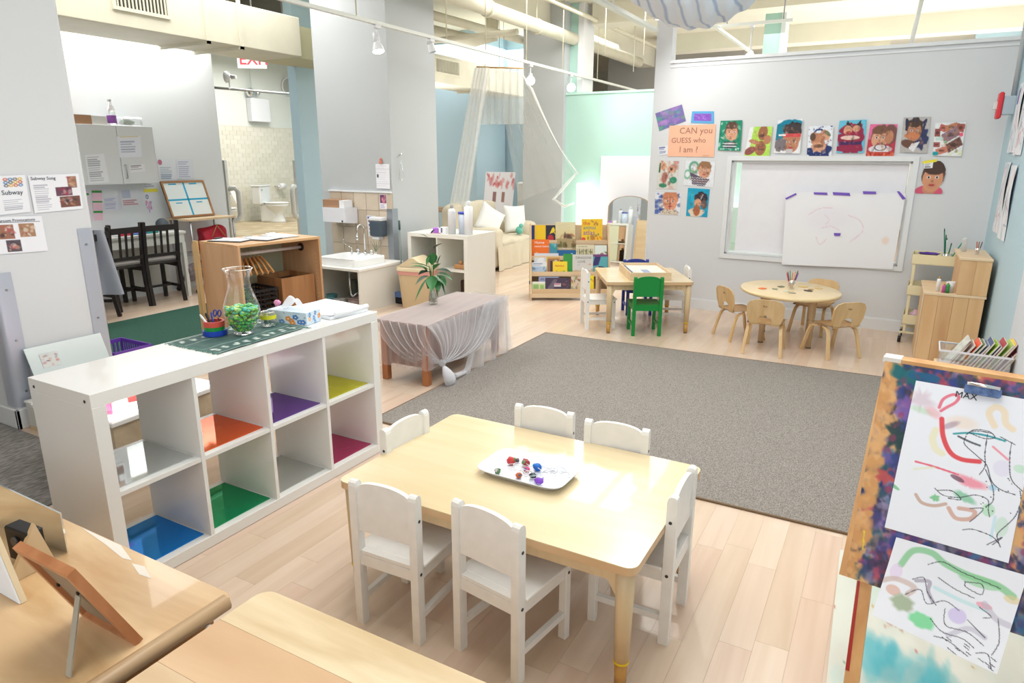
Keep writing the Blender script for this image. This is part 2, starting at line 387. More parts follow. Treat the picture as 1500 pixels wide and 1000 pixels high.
for a in ((wx0, wx0 + .02, wz0, wz1), (wx1 - .02, wx1, wz0, wz1), (wx0, wx1, wz1 - .02, wz1), (wx0, wx1, wz0, wz0 + .02)): wallbox(*a, T, -.01, g)
wf = struct(g.ob('window_1', TRIM))
g = G(); wallbox(wx0 + .09, wx1 - .03, wz0 + .03, wz1 - .02, -.05, -.045, g); tag(g.ob('roller_blind', M('white_blind_paper', (236, 236, 242), .8, noise=.02, nscale=10), None), 'white paper blind filling the interior window of the back wall', 'blind')
g = G(); wallbox(wx0 + .02, wx1 - .02, wz0 + .02, wz1 - .02, -.1, -.095, g); g.ob('pane', glass('window_glass', op=.08), wf)
# right wall
struct(G().bx(.735, .9, -2, 7.1, 0, 3.9).ob('wall_right', BLUEW))
struct(G().bx(.722, .735, -2, 4.9, 0, 1.25).ob('trim_2', M('white_wall_panel', (214, 220, 228), .5)))
# column at the left with rounded steel corner guards
cx, cy0, cy1 = -4.38, 1.857, 2.46
col = struct(G().bx(-5.0, cx, cy0, cy1, 0, 3.8, bev=.02, seg=3).ob('wall_column_left', WALL))
def guard(y, sgn, z0, z1, name='corner_guard'):
    g = G(); r = .03; pts = []
    sec = [(cx + .004, y + sgn * .10)] + [(cx - r + .004 + r * math.cos(a), y + sgn * r - sgn * r * math.sin(a) - sgn * .004) for a in np.linspace(0, PI / 2, 7)] + [(cx - .10, y - sgn * .004)]
    vs = [(p[0], p[1], z) for z in (z0, z1) for p in sec]; n = len(sec)
    g._add(vs, [(i, i + 1, n + i + 1, n + i) for i in range(n - 1)], smooth=True)
    o = g.ob(name, M('satin_aluminium', (196, 202, 216), .38, .55), col)
    g = G()
    for z in (z0 + .09, (z0 + z1) / 2, z1 - .1): g.tube([(cx + .003, y + sgn * .06, z), (cx + .009, y + sgn * .06, z)], .007, 10)
    g.ob('rivet', STEEL, o)
guard(cy0, 1, .13, .93); guard(cy1, -1, .0, 1.14)
g = G().bx(cx, cx + .02, cy0 - .02, cy0 + .1, 0, .12, bev=.003).bx(-5.0, cx + .02, cy0 - .02, cy0, 0, .12, bev=.003)
struct(g.ob('baseboard_left', TRIM))
# far-left wall behind the desk
struct(G().bx(-7.7, -7.5, -2, 5.94, 0, 3.8).ob('wall_left', M('bright_white_wall', (226, 230, 233), .6)))
# bathroom alcove on a raised platform
bp = struct(G().bx(-13, -8.1, 5.9, 12.2, 0, .29).ob('floor_bathroom', M('beige_floor_tile_joint', (176, 160, 132), .6)))
g = G(); rsb = random.Random(5)
for i in range(22):
    for j in range(28):
        g.bx(-12.6 + i * .2, -12.6 + i * .2 + .193, 6.6 + j * .2, 6.6 + j * .2 + .193, .285, .297, mi=rsb.randrange(2))
tag(g.ob('floor_tiles', [M('beige_floor_tile', (208, 192, 160), .4), M('tan_floor_tile', (192, 172, 140), .4)], bp), None, kind='stuff')
tw = struct(G().bx(-11.7, -11.52, 5, 12.2, 2.16, 3.8).bx(-11.7, -11.52, 5, 12.2, 0, 2.16, mi=1).ob('wall_bathroom', [M('offwhite_wall', (222, 226, 220), .6), M('cream_grout', (212, 207, 190), .7)]))
g = G()
for r_ in range(22):
    for c_ in range(24):
        y0 = 8.0 + c_ * .17 + (r_ % 2) * .085; z0 = .3 + r_ * .084
        g.bx(-11.52, -11.515, y0, y0 + .165, z0, z0 + .080, mi=rsb.randrange(3), bev=0)
tag(g.ob('wall_tiles', [M('cream_glazed_tile', (226, 222, 208), .12), M('cream_glazed_tile_b', (222, 218, 203), .15), M('cream_glazed_tile_c', (229, 225, 212), .12)], tw), None, kind='stuff')
struct(G().bx(-13, -6.99, 6.8 + 4.4, 12.3, 0, 3.8).ob('wall_bathroom_end', BLUE2))
struct(G().bx(-7.13, -6.985, 6.8, 7.6, 0, 3.8).ob('wall_blue_pier', BLUEW))
struct(G().bx(-7.6, -7.13, 7.35, 7.5, 2.3, 3.8).ob('wall_bathroom_lintel', M('offwhite_wall', (222, 226, 220), .6)))
# sink column
c1 = struct(G().bx(-5.88, -4.835, 6.0, 6.86, 0, 3.8).ob('wall_column_sink', GREYW))
# backsplash tiles: each tile a part
bt = struct(G().bx(-5.75, -4.84, 5.982, 5.9995, 0, 1.195).ob('wall_backsplash', M('tile_grout', (196, 182, 164), .8)))
tm = [M('beige_stone_tile_%d' % i, c, .35, noise=.05, nscale=9) for i, c in enumerate(((206, 190, 170), (198, 182, 162), (212, 197, 178)))]
tms = {}
for i in range(5):
    for j in range(6):
        k = rsb.randrange(3)
        x0 = -5.745 + i * .182; z1 = 1.185 - j * .195
        if k not in tms: o = G().bx(0, .177, 0, .008, 0, .19, bev=.0015).ob('tile', tm[k], bt); tms[k] = o.data
        else: o = bpy.data.objects.new('tile', tms[k]); COL.objects.link(o); o.parent = bt
        o.location = (x0, 5.974, z1 - .19)
struct(G().bx(-5.76, -4.838, 5.965, 6.0, 1.187, 1.205, bev=.002).ob('trim_3', TRIM))
cg = G().bx(-4.9, -4.825, 5.962, 5.974, .12, 1.02).bx(-4.8325, -4.8225, 5.962, 6.06, .12, 1.02); cgo = cg.ob('corner_guard', M('grey_steel_guard', (158, 164, 172), .4, .6), c1)
g = G()
for z in (.25, .6, .9): g.tube([(-4.86, 5.965, z), (-4.86, 5.958, z)], .007, 8)
g.ob('screw', STEEL, cgo)
# grey column at the back, mint wall, blue walls
struct(G().bx(-5.3, -4.6, 9.9, 10.6, 0, 3.8).ob('wall_column_back', GREYW))
struct(G().bx(-4.6, -.9, 10.0, 10.12, 0, 2.5).ob('wall_mint', MINT))
struct(G().bx(-4.62, -.9, 9.985, 10.13, 2.5, 2.53).ob('trim_4', M('pale_mint_trim', (190, 226, 214), .5)))
g = G().bx(-4.6, -4.47, 10.1, 10.5, 2.5, 3.8); struct(g.ob('wall_mint_pillar', MINT))
struct(G().bx(-4.47, -4.38, 10.09, 10.5, 2.5, 3.8).ob('trim_5', TRIM))
struct(G().bx(-1.95, -1.72, 11, 11.3, 0, 3.8).ob('wall_mint_post', MINT)); struct(G().bx(-1.72, -1.66, 10.98, 11.3, 0, 3.8).ob('trim_6', TRIM))
struct(G().bx(-14, -5.9, 13.0, 13.2, 0, 3.8).ob('wall_blue_far', BLUE2))
struct(G().bx(-7.9, -7.4, 11.9, 12.3, 0, 3.8).ob('wall_blue_pillar', M('teal_blue_paint', (140, 184, 190), .6)))
struct(G().bx(-7.4, -5.95, 12.4, 12.5, 0, 3.8).ob('wall_blue_near', BLUEW))
struct(G().bx(-6.5, -5.6, 12.2, 12.4, 0, 2.55).ob('door_1', M('cream_door_paint', (224, 216, 200), .5)))
struct(G().bx(-5.9, -3.0, 15, 15.2, 0, 3.8).ob('wall_grey_far', M('warm_grey_paint', (172, 168, 164), .7)))
struct(G().bx(-3.5, -3.1, 14.8, 15, 0, 3.3).ob('trim_7', M('bright_white_pillar', (240, 242, 246), .5)))
struct(G().bx(-14, 6, 18, 18.2, 0, 3.8).ob('wall_far', CREAMC))
struct(G().bx(.9, 3.4, 15.4, 15.6, 0, 3.8).ob('wall_far_right', BLUEW))
struct(G().bx(1.6, 1.66, 15.3, 15.4, 0, 3.8).ob('trim_8', STEEL))
struct(G().bx(-14, 6, -2, 19, 3.8, 3.95).ob('ceiling', CREAMC))
struct(G().bx(-14, -.9, -2.2, -2.05, 0, 3.8).ob('wall_front', WALL))
struct(G().bx(-14.1, -14, -2.2, 18, 0, 3.8).ob('wall_far_left', WALL))
# ceiling beams
for i, (a, b) in enumerate(((13.4, 13.8), (10.2, 10.6))): struct(G().bx(-4.3, 5, a, b, 3.5, 3.8).ob('ceiling_beam', CREAMC))
struct(G().bx(-5.2, -4.85, 7.2, 17, 3.45, 3.8).ob('ceiling_beam', CREAMC))
struct(G().bx(-14, -8, 7.6, 8.0, 3.3, 3.8).ob('ceiling_beam', M('dark_beam_paint', (150, 152, 148), .7)))

# ------------------------------------------------------------------ rugs
rug = thing('area_rug', 'large grey woven area rug in the middle of the wood floor', 'rug')
def weave(name, c1, c2, sc, axis=None):
    m = bpy.data.materials.new(name); m.use_nodes = True; nt = m.node_tree; b = nt.nodes['Principled BSDF']; b.inputs['Roughness'].default_value = .95
    tc = nt.nodes.new('ShaderNodeTexCoord'); mp = nt.nodes.new('ShaderNodeMapping'); mp.inputs['Scale'].default_value = axis or (1, 1, 1)
    n = nt.nodes.new('ShaderNodeTexNoise'); n.inputs['Scale'].default_value = sc; n.inputs['Detail'].default_value = 2
    n2 = nt.nodes.new('ShaderNodeTexVoronoi'); n2.inputs['Scale'].default_value = sc * .8
    r = nt.nodes.new('ShaderNodeValToRGB'); r.color_ramp.elements[0].position = .38; r.color_ramp.elements[1].position = .62
    r.color_ramp.elements[0].color = (*lin(c1), 1); r.color_ramp.elements[1].color = (*lin(c2), 1)
    bp = nt.nodes.new('ShaderNodeBump'); bp.inputs['Strength'].default_value = .6; bp.inputs['Distance'].default_value = .004
    nt.links.new(tc.outputs['Object'], mp.inputs[0]); nt.links.new(mp.outputs[0], n.inputs['Vector']); nt.links.new(mp.outputs[0], n2.inputs['Vector'])
    nt.links.new(n.outputs['Fac'], r.inputs[0]); nt.links.new(r.outputs[0], b.inputs['Base Color']); nt.links.new(n2.outputs['Distance'], bp.inputs['Height']); nt.links.new(bp.outputs[0], b.inputs['Normal'])
    return m
g = G(); g._add([(x, y, z) for z in (.001, .009) for x, y in ((-2.64, 2.985), (.10, 2.975), (.13, 5.5), (-2.66, 5.44))], [(3, 2, 1, 0), (4, 5, 6, 7), (0, 1, 5, 4), (1, 2, 6, 5), (2, 3, 7, 6), (3, 0, 4, 7)])
g.ob('pile', weave('grey_weave', (112, 106, 100), (158, 151, 144), 190), rug)
g = G(); P4 = [(-2.64, 2.985, .006), (.10, 2.975, .006), (.13, 5.5, .006), (-2.66, 5.44, .006)]
for i in range(4): g.tube([P4[i], P4[(i + 1) % 4]], .006, 6)
g.ob('binding', M('brown_binding', (134, 112, 88), .9), rug)
r2 = G().bx(-7.0, -5.35, 2.2, 6.2, .001, .008).ob('runner_rug', weave('green_weave', (20, 62, 48), (40, 88, 72), 120)); r2.location = (.45, 0, 0)
r2.data.transform(Matrix.Translation((.05, 0, 0)))
tag(r2, 'dark green carpet runner between the coat rack and the black chairs', 'rug')
tag(G().bx(-6.0, -2.95, -.3, 1.36, .001, .008).bx(-6.0, -3.25, 1.36, 1.83, .001, .008).ob('striped_rug', weave('grey_stripe_weave', (92, 90, 88), (156, 152, 148), 26, (9, .8, 1))), 'dark grey striped rug at the left end of the white cube shelf', 'rug')

# ================================================================== WHITE CUBE SHELF
sh = thing('cube_shelf', 'white glossy eight-cube open shelf unit with coloured mirror sheets inside', 'shelf', (-2.687, 1.189, 0))
D_, L_, H_ = .39, 1.49, .79
G().bx(0, D_, 0, L_, H_ - .05, H_, bev=.001).ob('top_panel', WHITE, sh)
G().bx(0, D_, 0, L_, 0.002, .05, bev=.001).ob('bottom_panel', WHITE, sh)
for y in (0, L_ - .05):
    o = G().bx(0, D_, y, y + .05, .05, H_ - .05, bev=.001).ob('side_panel', WHITE, sh)
g = G()
for x in (.035, .355):
    for z in (.76,): g.tube([(x, .001, z), (x, -.0015, z)], .006, 10)
g.ob('bolt', M('dark_bolt', (60, 58, 56), .5), sh)
G().bx(.004, D_ - .0045, .0501, L_ - .0501, .385, .402).ob('middle_shelf', WHITE, sh)
for k in range(1, 4):
    y = .05 + k * .335 + (k - 1) * .0167
    G().bx(.002, D_ - .002, y, y + .0167, .05, H_ - .05).ob('divider', WHITE, sh)
def acryl(nm, rgb, ro=.03):
    if nm in _m: return _m[nm]
    m = bpy.data.materials.new(nm); m.use_nodes = True; b = m.node_tree.nodes['Principled BSDF']
    b.inputs['Base Color'].default_value = (*lin(rgb), 1); b.inputs['Metallic'].default_value = .62; b.inputs['Roughness'].default_value = ro; _m[nm] = m; return m
cells = {(0, 1): ('silver', (205, 208, 206), 'upper cube nearest the left end'), (1, 1): ('orange', (240, 100, 30), 'second upper cube'), (2, 1): ('purple', (112, 62, 160), 'third upper cube'), (3, 1): ('lime yellow', (212, 205, 20), 'upper cube at the far end'),
         (0, 0): ('blue', (0, 140, 232), 'lower cube nearest the left end'), (1, 0): ('green', (0, 165, 105), 'second lower cube'), (2, 0): ('clear silver', (200, 202, 198), 'third lower cube'), (3, 0): ('magenta', (190, 60, 110), 'lower cube at the far end')}
for (c, r_), (nm, rgb, pos) in cells.items():
    y = 1.189 + .05 + c * .3517 + .008; z = .0505 if r_ == 0 else .4025
    g = G().bx(-2.65, -2.335, y, y + .318, z, z + .003)
    tag(g.ob('acrylic_sheet', acryl('acrylic_' + nm.replace(' ', '_'), rgb)), '%s mirror sheet in the %s of the shelf' % (nm, pos), 'sheet', 'mirrored sheets in the cube shelf')

# on the shelf top
zt = .79
mat_o = thing('table_runner', 'green woven cloth runner with white pattern under the glass vase', 'cloth')
cv = Cv(90, 60, (66, 98, 94))
for yy in (.16, .84): cv.rect(0, yy - .1, 1, yy + .1, (58, 88, 84), .8)
for k in range(9):
    for yy in (.17, .83):
        for q in range(5): cv.ell(.06 + k * .11 + random.uniform(-.02, .02), yy + random.uniform(-.05, .05), .017, .03, (214, 222, 216), .9)
for yy in (.32, .68, .04, .96): cv.rect(0, yy - .01, 1, yy + .01, (170, 190, 182), .8)
cv.blot(300, [(80, 112, 106), (56, 84, 80)], .03, seed=4, a=.4)
mc = [(-2.665, 1.745), (-2.335, 1.735), (-2.35, 2.215), (-2.68, 2.225)]
sheet('cloth', [(mc[0][0], mc[0][1], zt + .004), (mc[3][0], mc[3][1], zt + .004), (mc[2][0], mc[2][1], zt + .004), (mc[1][0], mc[1][1], zt + .004)][::1], cv, mat_o, curl=lambda u, v: .0015 * math.sin(u * 23) * math.sin(v * 17))
g = G()
for k in range(40):
    x = -2.66 + k * .0083
    g.tube([(x, 1.742, zt + .004), (x + random.uniform(-.006, .006), 1.722 + random.uniform(-.004, .004), zt + .002)], .0016, 4)
    g.tube([(x, 2.222, zt + .004), (x + random.uniform(-.006, .006), 2.244, zt + .002)], .0016, 4)
tag(g.ob('fringe', M('green_fringe', (104, 140, 130), .9), mat_o), None, kind='stuff')
v = thing('glass_vase', 'tall clear glass vase with green and yellow pebbles in its base', 'vase', (-2.50, 2.0, zt + .007))
prof = [(.001, .008), (.034, .0), (.045, .004), (.03, .012), (.045, .022), (.068, .05), (.08, .09), (.079, .125), (.066, .165), (.05, .21), (.046, .245), (.052, .275), (.064, .296)]
G().lathe(prof, 32).ob('vessel', glass('vase_glass', op=.04, mx=.5), v)
G().lathe([(.064, .296), (.0625, .299), (.061, .296)], 32).ob('rim', glass('vase_rim_glass', op=.45), v)
def bellyr(z):
    for (a, b), (c, d) in zip(prof[3:-1], prof[4:]):
        if b <= z <= d: return a + (c - a) * (z - b) / (d - b)
    return .04
pm = [M('pebble_%d' % i, c, .2, coat=.5) for i, c in enumerate(((70, 180, 70), (120, 200, 50), (60, 165, 90), (200, 215, 60), (80, 205, 180), (60, 130, 60), (110, 120, 120)))]
g = G(); rp = random.Random(9)
for _ in range(900):
    z = .02 + rp.random() * .105; rr = (bellyr(z) - .013) * math.sqrt(rp.random()); a = rp.random() * 6.28
    k = rp.choice((0, 0, 1, 1, 2, 3, 5, 6)) if z < .105 else rp.choice((4, 4, 2, 3, 1))
    g2r = .0085 + rp.random() * .004; c = (rr * math.cos(a), rr * math.sin(a), z)
    vs = [(c[0] + g2r * x, c[1] + g2r * y, c[2] + g2r * .8 * zz) for x, y, zz in ((1, 0, 0), (0, 1, 0), (-1, 0, 0), (0, -1, 0), (.6, .6, .6), (-.6, .6, .6), (-.6, -.6, .6), (.6, -.6, .6), (0, 0, 1), (0, 0, -1))]
    g._add(vs, [(0, 1, 4), (1, 2, 5), (2, 3, 6), (3, 0, 7), (4, 1, 5), (5, 2, 6), (6, 3, 7), (7, 0, 4), (4, 5, 8), (5, 6, 8), (6, 7, 8), (7, 4, 8), (1, 0, 9), (2, 1, 9), (3, 2, 9), (0, 3, 9)], k, True)
o = tag(g.ob('pebbles', pm), 'green, yellow and teal glass pebbles filling the base of the tall vase', 'pebbles', kind='stuff'); o.location = v.location
# pen cup made of tape rings
cup = thing('pen_cup', 'pen cup of stacked red, green and blue rings left of the glass vase', 'cup', (-2.60, 1.925, zt + .007))
for nm, r1, z0, z1, c in (('blue_ring', .052, 0, .022, (30, 70, 180)), ('green_ring', .043, .022, .04, (20, 150, 60)), ('red_ring', .045, .04, .064, (214, 84, 70))):
    G().lathe([(r1 - .008, z0), (r1, z0), (r1, z1), (r1 - .008, z1), (r1 - .008, z0)], 28, smooth=False).ob(nm, M('ring_' + nm, c, .4), cup)
G().cyl((0, 0, .001), .035, .003, 20).ob('base', BLACK, cup)
def rod(name, label, cat, p0, p1, r, mat, group=None, tip=None):
    p0, p1 = Vector(p0), Vector(p1); t = thing(name, label, cat, p0, 0, group); d = p1 - p0
    G().tube([(0, 0, 0), d * .92], r, 8).ob('shaft', mat, t)
    G().tube([d * .92, d], [r, r * .3], 8).ob('tip', tip or mat, t); return t
bx_, by_ = -2.60, 1.925
rod('pen', 'black marker pen leaning in the ring pen cup', 'pen', (bx_, by_, zt + .013), (bx_ - .035, by_ - .012, zt + .105), .006, BLACK)
rod('pen', 'white capped pen at the outer left of the ring pen cup', 'pen', (bx_ + .01, by_ - .008, zt + .013), (bx_ - .03, by_ - .045, zt + .105), .005, M('white_plastic', (225, 226, 230), .4))
rod('pen', 'dark blue pen between the scissors and the black marker', 'pen', (bx_ - .005, by_ + .005, zt + .013), (bx_ - .028, by_ + .012, zt + .105), .0045, M('blue_plastic', (30, 60, 150), .4))
sc = thing('scissors', 'scissors with dark blue handle loops standing in the ring pen cup', 'scissors', (bx_ + .012, by_ + .016, zt + .013))
G().box((0, 0, .035), (.008, .002, .07)).ob('blade', STEEL, sc)
g = G()
for sx_ in (-1, 1): g.tube([(sx_ * .011 + .011 * math.cos(a) - .004, .003 * sx_ + .01 * math.sin(a) * .3, .09 + .014 * math.sin(a)) for a in np.linspace(0, 2 * PI, 13)], .003, 6, cap=False)
g.ob('handle', M('blue_plastic', (30, 60, 150), .4), sc)
# jar with yellow lid label
jar = thing('glass_jar', 'small clear glass jar with a yellow band beside the tissue box', 'jar', (-2.52, 2.16, zt + .007))
G().lathe([(.001, .002), (.03, .0), (.036, .006), (.037, .05), (.031, .062), (.031, .07), (.029, .07), (.033, .05), (.033, .006), (.001, .006)], 24).ob('vessel', glass('jar_glass', op=.16), jar)
G().lathe([(.0375, .036), (.0375, .054)], 24).ob('band', M('yellow_band', (228, 222, 50), .5), jar)
g = G(); rp = random.Random(2)
for _ in range(40): g.ball((rp.uniform(-.02, .02), rp.uniform(-.02, .02), .011 + rp.random() * .02), .006, 5, mi=rp.randrange(3))
tag(g.ob('beads', [pm[6], pm[5], BLACK], jar), None, kind='stuff')
# tissue box
tb = thing('tissue_box', 'tissue box with blue and orange flower print on the white shelf', 'box', (-2.50, 2.30, zt + .001), R(8))
G().bx(-.115, .115, -.055, .055, 0, .062, bev=.002).ob('carton', M('pale_blue_card', (206, 220, 232), .6), tb)
fp = random.Random(4); cvs = []
def flowers(w, h, seed):
    c = Cv(w, h, (208, 222, 234)); rs = random.Random(seed)
    for _ in range(7):
        x, y = rs.random(), rs.random(); k = rs.choice(((232, 140, 50), (66, 120, 190), (240, 170, 90), (90, 140, 200)))
        for a in range(5): c.ell(x + .045 * math.cos(a * 1.26), y + .12 * math.sin(a * 1.26), .035, .1, k, .95)
        c.ell(x, y, .02, .05, (250, 240, 220))
    for _ in range(10): c.ell(rs.random(), rs.random(), .02, .09, (120, 160, 205), .7, rs.random() * 3)
    return c
sheet('flower_print', [(.1156, -.055, .061), (.1156, .055, .061), (.1156, .055, .001), (.1156, -.055, .001)], flowers(40, 24, 3), tb)
sheet('flower_print', [(-.115, -.0556, .061), (.115, -.0556, .061), (.115, -.0556, .001), (-.115, -.0556, .001)], flowers(80, 24, 5), tb)
G().grid(lambda u, w_: ((u - .5) * .10 + .02 * (w_ - .5), (w_ - .5) * .04 * (1.6 - u), .064 + .055 * max(0, math.sin(u * PI)) * (1.2 - .5 * w_) * (.4 + u) + .01 * math.sin(w_ * 9)), 14, 8).ob('tissue', sheer('tissue_paper', (246, 246, 250), .85), tb)
tag(G().ball((0, 0, 0), .016, 9, j=.5).ob('paper_flower', M('pink_paper', (226, 150, 190), .8), None, (-2.545, 2.245, zt + .098)), 'crumpled pink paper tucked beside the raised tissue', 'paper')
# pad of large paper
pd = thing('paper_pad', 'pad of large white drawing paper at the far end of the shelf', 'paper pad', (-2.53, 2.55, zt + .001), R(-6))
G().box((0, 0, .008), (.36, .25, .016), bev=.001).ob('sheets', PAPER, pd)
G().grid(lambda u, w_: (-.17 + .35 * u, -.12 + .26 * w_, .0175 + .012 * max(0, (w_ - .6)) ** 1 * (1 + math.sin(u * 5) * .3) + .02 * max(0, u - .82)), 16, 10).ob('top_sheet', PAPER, pd)
G().tube([(.185, -.10, .022), (.17, .13, .026)], .012, 10).ob('rolled_edge', PAPER, pd)

# ================================================================== MAIN TABLE AND CHAIRS
def rrect(x0, x1, y0, y1, r, n=5):
    P = []
    for cx_, cy_, a0 in ((x1 - r, y1 - r, 0), (x0 + r, y1 - r, 90), (x0 + r, y0 + r, 180), (x1 - r, y0 + r, 270)):
        for k in range(n + 1): a = R(a0 + 90 * k / n); P.append((cx_ + r * math.cos(a), cy_ + r * math.sin(a)))
    return P
EDGE = W('maple_edge_band', (206, 170, 128), (218, 184, 144), 0, 12, .4)
YEL = M('yellow_ring_plastic', (236, 200, 30), .5)
def act_table(label, loc, rz, w, d, h, name='activity_table', adj=True):
    t = thing(name, label, 'table', loc, rz)
    P = rrect(-w / 2, w / 2, -d / 2, d / 2, .035)
    G().prism(P, (0, 0, h - .003), (1, 0, 0), (0, 1, 0), (0, 0, 1), .003).ob('tabletop', MAPLE, t)
    G().prism(P, (0, 0, h - .028), (1, 0, 0), (0, 1, 0), (0, 0, 1), .0248).ob('edge_band', EDGE, t)
    a = .045
    for s_ in (-1, 1):
        G().bx(-w / 2 + .07, w / 2 - .07, s_ * (d / 2 - a) - .01, s_ * (d / 2 - a) + .01, h - .08, h - .028).ob('apron', MAPLEL, t)
        G().bx(s_ * (w / 2 - a) - .01, s_ * (w / 2 - a) + .01, -d / 2 + .07, d / 2 - .07, h - .08, h - .028).ob('apron', MAPLEL, t)
    for sx_ in (-1, 1):
        for sy_ in (-1, 1):
            x, y = sx_ * (w / 2 - .04), sy_ * (d / 2 - .04)
            lg = G().tube([(x, y, .10), (x, y, h * .55), (x, y, h - .028)], [.023, .026, .030], 14).ob('leg', MAPLEL, t)
            g = G()
            for dx, dy in ((-sx_, 0), (0, -sy_)):
                o0 = Vector((x, y, 0)); dv = Vector((dx, dy, 0)); sv = Vector((dy, dx, 0))
                g.prism([(.0, h - .028), (.11, h - .028), (.11, h - .06), (.05, h - .078), (.02, h - .13), (0, h - .13)], o0 - sv * .012, dv, (0, 0, 1), sv, .024)
            g.ob('brace', MAPLEL, t)
            G().cyl((x, y, .094), .0245, .007, 14).ob('ring', YEL, lg)
            G().cyl((x, y, .006), .018, .088, 12, .02).ob('leg_insert', W('amber_leg_wood', (190, 140, 70), (206, 160, 90), 2, 20), lg)
            G().cyl((x, y, 0), .017, .007, 12).ob('foot', BLACK, lg)
    return t
tz = .446
act_table('large maple laminate activity table with the white tray on it', (-1.063, 2.01, 0), R(-.2), 1.125, .76, tz)
def kid_chair(label, loc, rz, mat=CHAIRW, group='small wooden chairs', sc=1.0, bolt=None):
    t = thing('child_chair', label, 'chair', loc, rz, group)
    w, h, sh_ = .27, .545, .29; yb, yf = -.135, .135; hx = w / 2 - .016
    for s_ in (-1, 1):
        g = G().tube([(s_ * hx, yb - .004, h - .006), (s_ * hx, yb - .006, h + .001)], [.0175, .009], 8) if False else G()
        prof = [(-.017, 0), (.017, 0), (.017, h - .02), (.013, h - .007), (.004, h), (-.006, h), (-.014, h - .006), (-.017, h - .018)]
        g.prism(prof, (s_ * hx - .0145, yb, 0), (0, 1, 0), (0, 0, 1), (1, 0, 0), .029)
        lg = g.ob('leg', mat, t)
        g = G()
        for z in (.455, .262): g.tube([(s_ * (hx + .0140), yb + .002, z), (s_ * (hx + .0155), yb + .002, z)], .0058, 10)
        g.ob('bolt', bolt or M('dark_bolt', (60, 58, 56), .5), lg)
        lg = G().bx(s_ * hx - .0145, s_ * hx + .0145, yf - .028, yf, 0, .278, bev=.002).ob('leg', mat, t)
        G().tube([(s_ * (hx + .0140), yf - .014, .255), (s_ * (hx + .0155), yf - .014, .255)], .0058, 10).ob('bolt', bolt or M('dark_bolt', (60, 58, 56), .5), lg)
        G().bx(s_ * hx - .009, s_ * hx + .009, yb + .017, yf - .028, .235, .276).ob('side_rail', mat, t)
        G().bx(s_ * hx - .009, s_ * hx + .009, yb + .017, yf - .028, .085, .107).ob('stretcher', mat, t)
    G().bx(-hx + .0145, hx - .0145, yb - .009, yb + .009, .235, .276).ob('back_rail', mat, t)
    G().bx(-hx + .0145, hx - .0145, yf - .022, yf - .004, .235, .276).ob('front_rail', mat, t)
    G().bx(-w / 2 - .003, w / 2 + .003, yb + .019, yf + .012, .277, sh_, bev=.004, seg=2).ob('seat', mat, t)
    G().bx(-hx + .0150, hx - .0150, yb - .008, yb + .019, .277, sh_).ob('seat_tongue', mat, t)
    P = [(-hx + .0145, .365), (hx - .0145, .365), (hx - .0145, h - .03)] + [((hx - .0145) * math.cos(a), h - .03 + .035 * math.sin(a) ** .8) for a in np.linspace(.12, PI - .12, 13)] + [(-hx + .0145, h - .03)]
    G().prism(P, (0, yb - .008, 0), (1, 0, 0), (0, 0, 1), (0, 1, 0), .016).ob('backrest', mat, t)
    return t
gw = 'white chairs around the main table'
kid_chair('white child chair at the near side of the main table, closest to the cube shelf', (-1.322, 1.66, 0), R(2), group=gw)
kid_chair('white child chair at the near side of the main table, second from the cube shelf', (-.925, 1.69, 0), R(-9), group=gw)
kid_chair('white child chair at the right end of the main table', (-.62, 2.045, 0), R(91), group=gw)
kid_chair('white child chair at the left end of the main table by the cube shelf', (-1.485, 2.02, 0), R(-93), group=gw)
kid_chair('white child chair on the rug side of the main table, left of its neighbour', (-1.172, 2.285, 0), R(184), group=gw)
kid_chair('white child chair on the rug side of the main table, nearest the right corner', (-.842, 2.268, 0), R(183), group=gw)
# tray
tr = thing('serving_tray', 'white rectangular melamine tray holding clay beads on the main table', 'tray', (-1.046, 2.016, tz), R(-1))
def trayf(u, v_):
    a = 2 * PI * u; k = [(0, .004), (.62, .004), (.78, .006), (.93, .024), (1, .028), (.995, .031), (.92, .027), (.76, .009), (.6, .007), (0, .007)][int(round(v_ * 9))]
    c, s_ = math.cos(a), math.sin(a); n = 6; q = (abs(c) ** n + abs(s_) ** n) ** (-1 / n)
    hx, hy = .175, .112; m = 1 - (1 - k[0]) * .5 if k[0] > .5 else k[0]
    return (c * q * (hx - (1 - k[0]) * .10 if k[0] > .5 else k[0] * hx), s_ * q * (hy - (1 - k[0]) * .10 if k[0] > .5 else k[0] * hy), k[1] - .0035)
G().grid(trayf, 72, 9).ob('dish', M('white_melamine', (232, 236, 246), .12, coat=.5), tr)
def bead(label, x, y, r, cols, seed, sq=(1, 1, .8)):
    random.seed(seed); t = thing('clay_bead', label, 'bead', (x, y, tz + .004 + r * .8), 0)
    G().ball((0, 0, 0), r, 9, j=.25, sq=sq).ob('lump', M('clay_%s' % seed, cols[0], .5), t)
    for k, c in enumerate(cols[1:]):
        a = k * 2.1 + seed; G().ball((math.cos(a) * r * .55, math.sin(a) * r * .55, r * .28), r * .52, 7, j=.3).ob('patch', M('clay_%s_%d' % (seed, k), c, .5), t)
bead('small green and grey marbled clay ball at the left of the tray', -1.143, 1.955, .0125, [(96, 130, 80), (200, 180, 190), (60, 90, 60)], 11)
bead('orange and grey striped clay ball near the front rim of the tray', -1.058, 1.962, .0135, [(196, 92, 50), (90, 92, 100)], 12)
bead('red and green patched clay lump at the back left of the tray', -1.135, 2.045, .018, [(200, 60, 60), (110, 120, 60), (170, 90, 70)], 13, (1, .8, .9))
bead('dark grey clay piece behind the red lump', -1.125, 2.072, .010, [(96, 80, 92), (60, 56, 60)], 14)
bead('red and pink clay lump wound with white wire', -1.082, 2.062, .017, [(160, 60, 60), (220, 120, 150), (110, 140, 90)], 15)
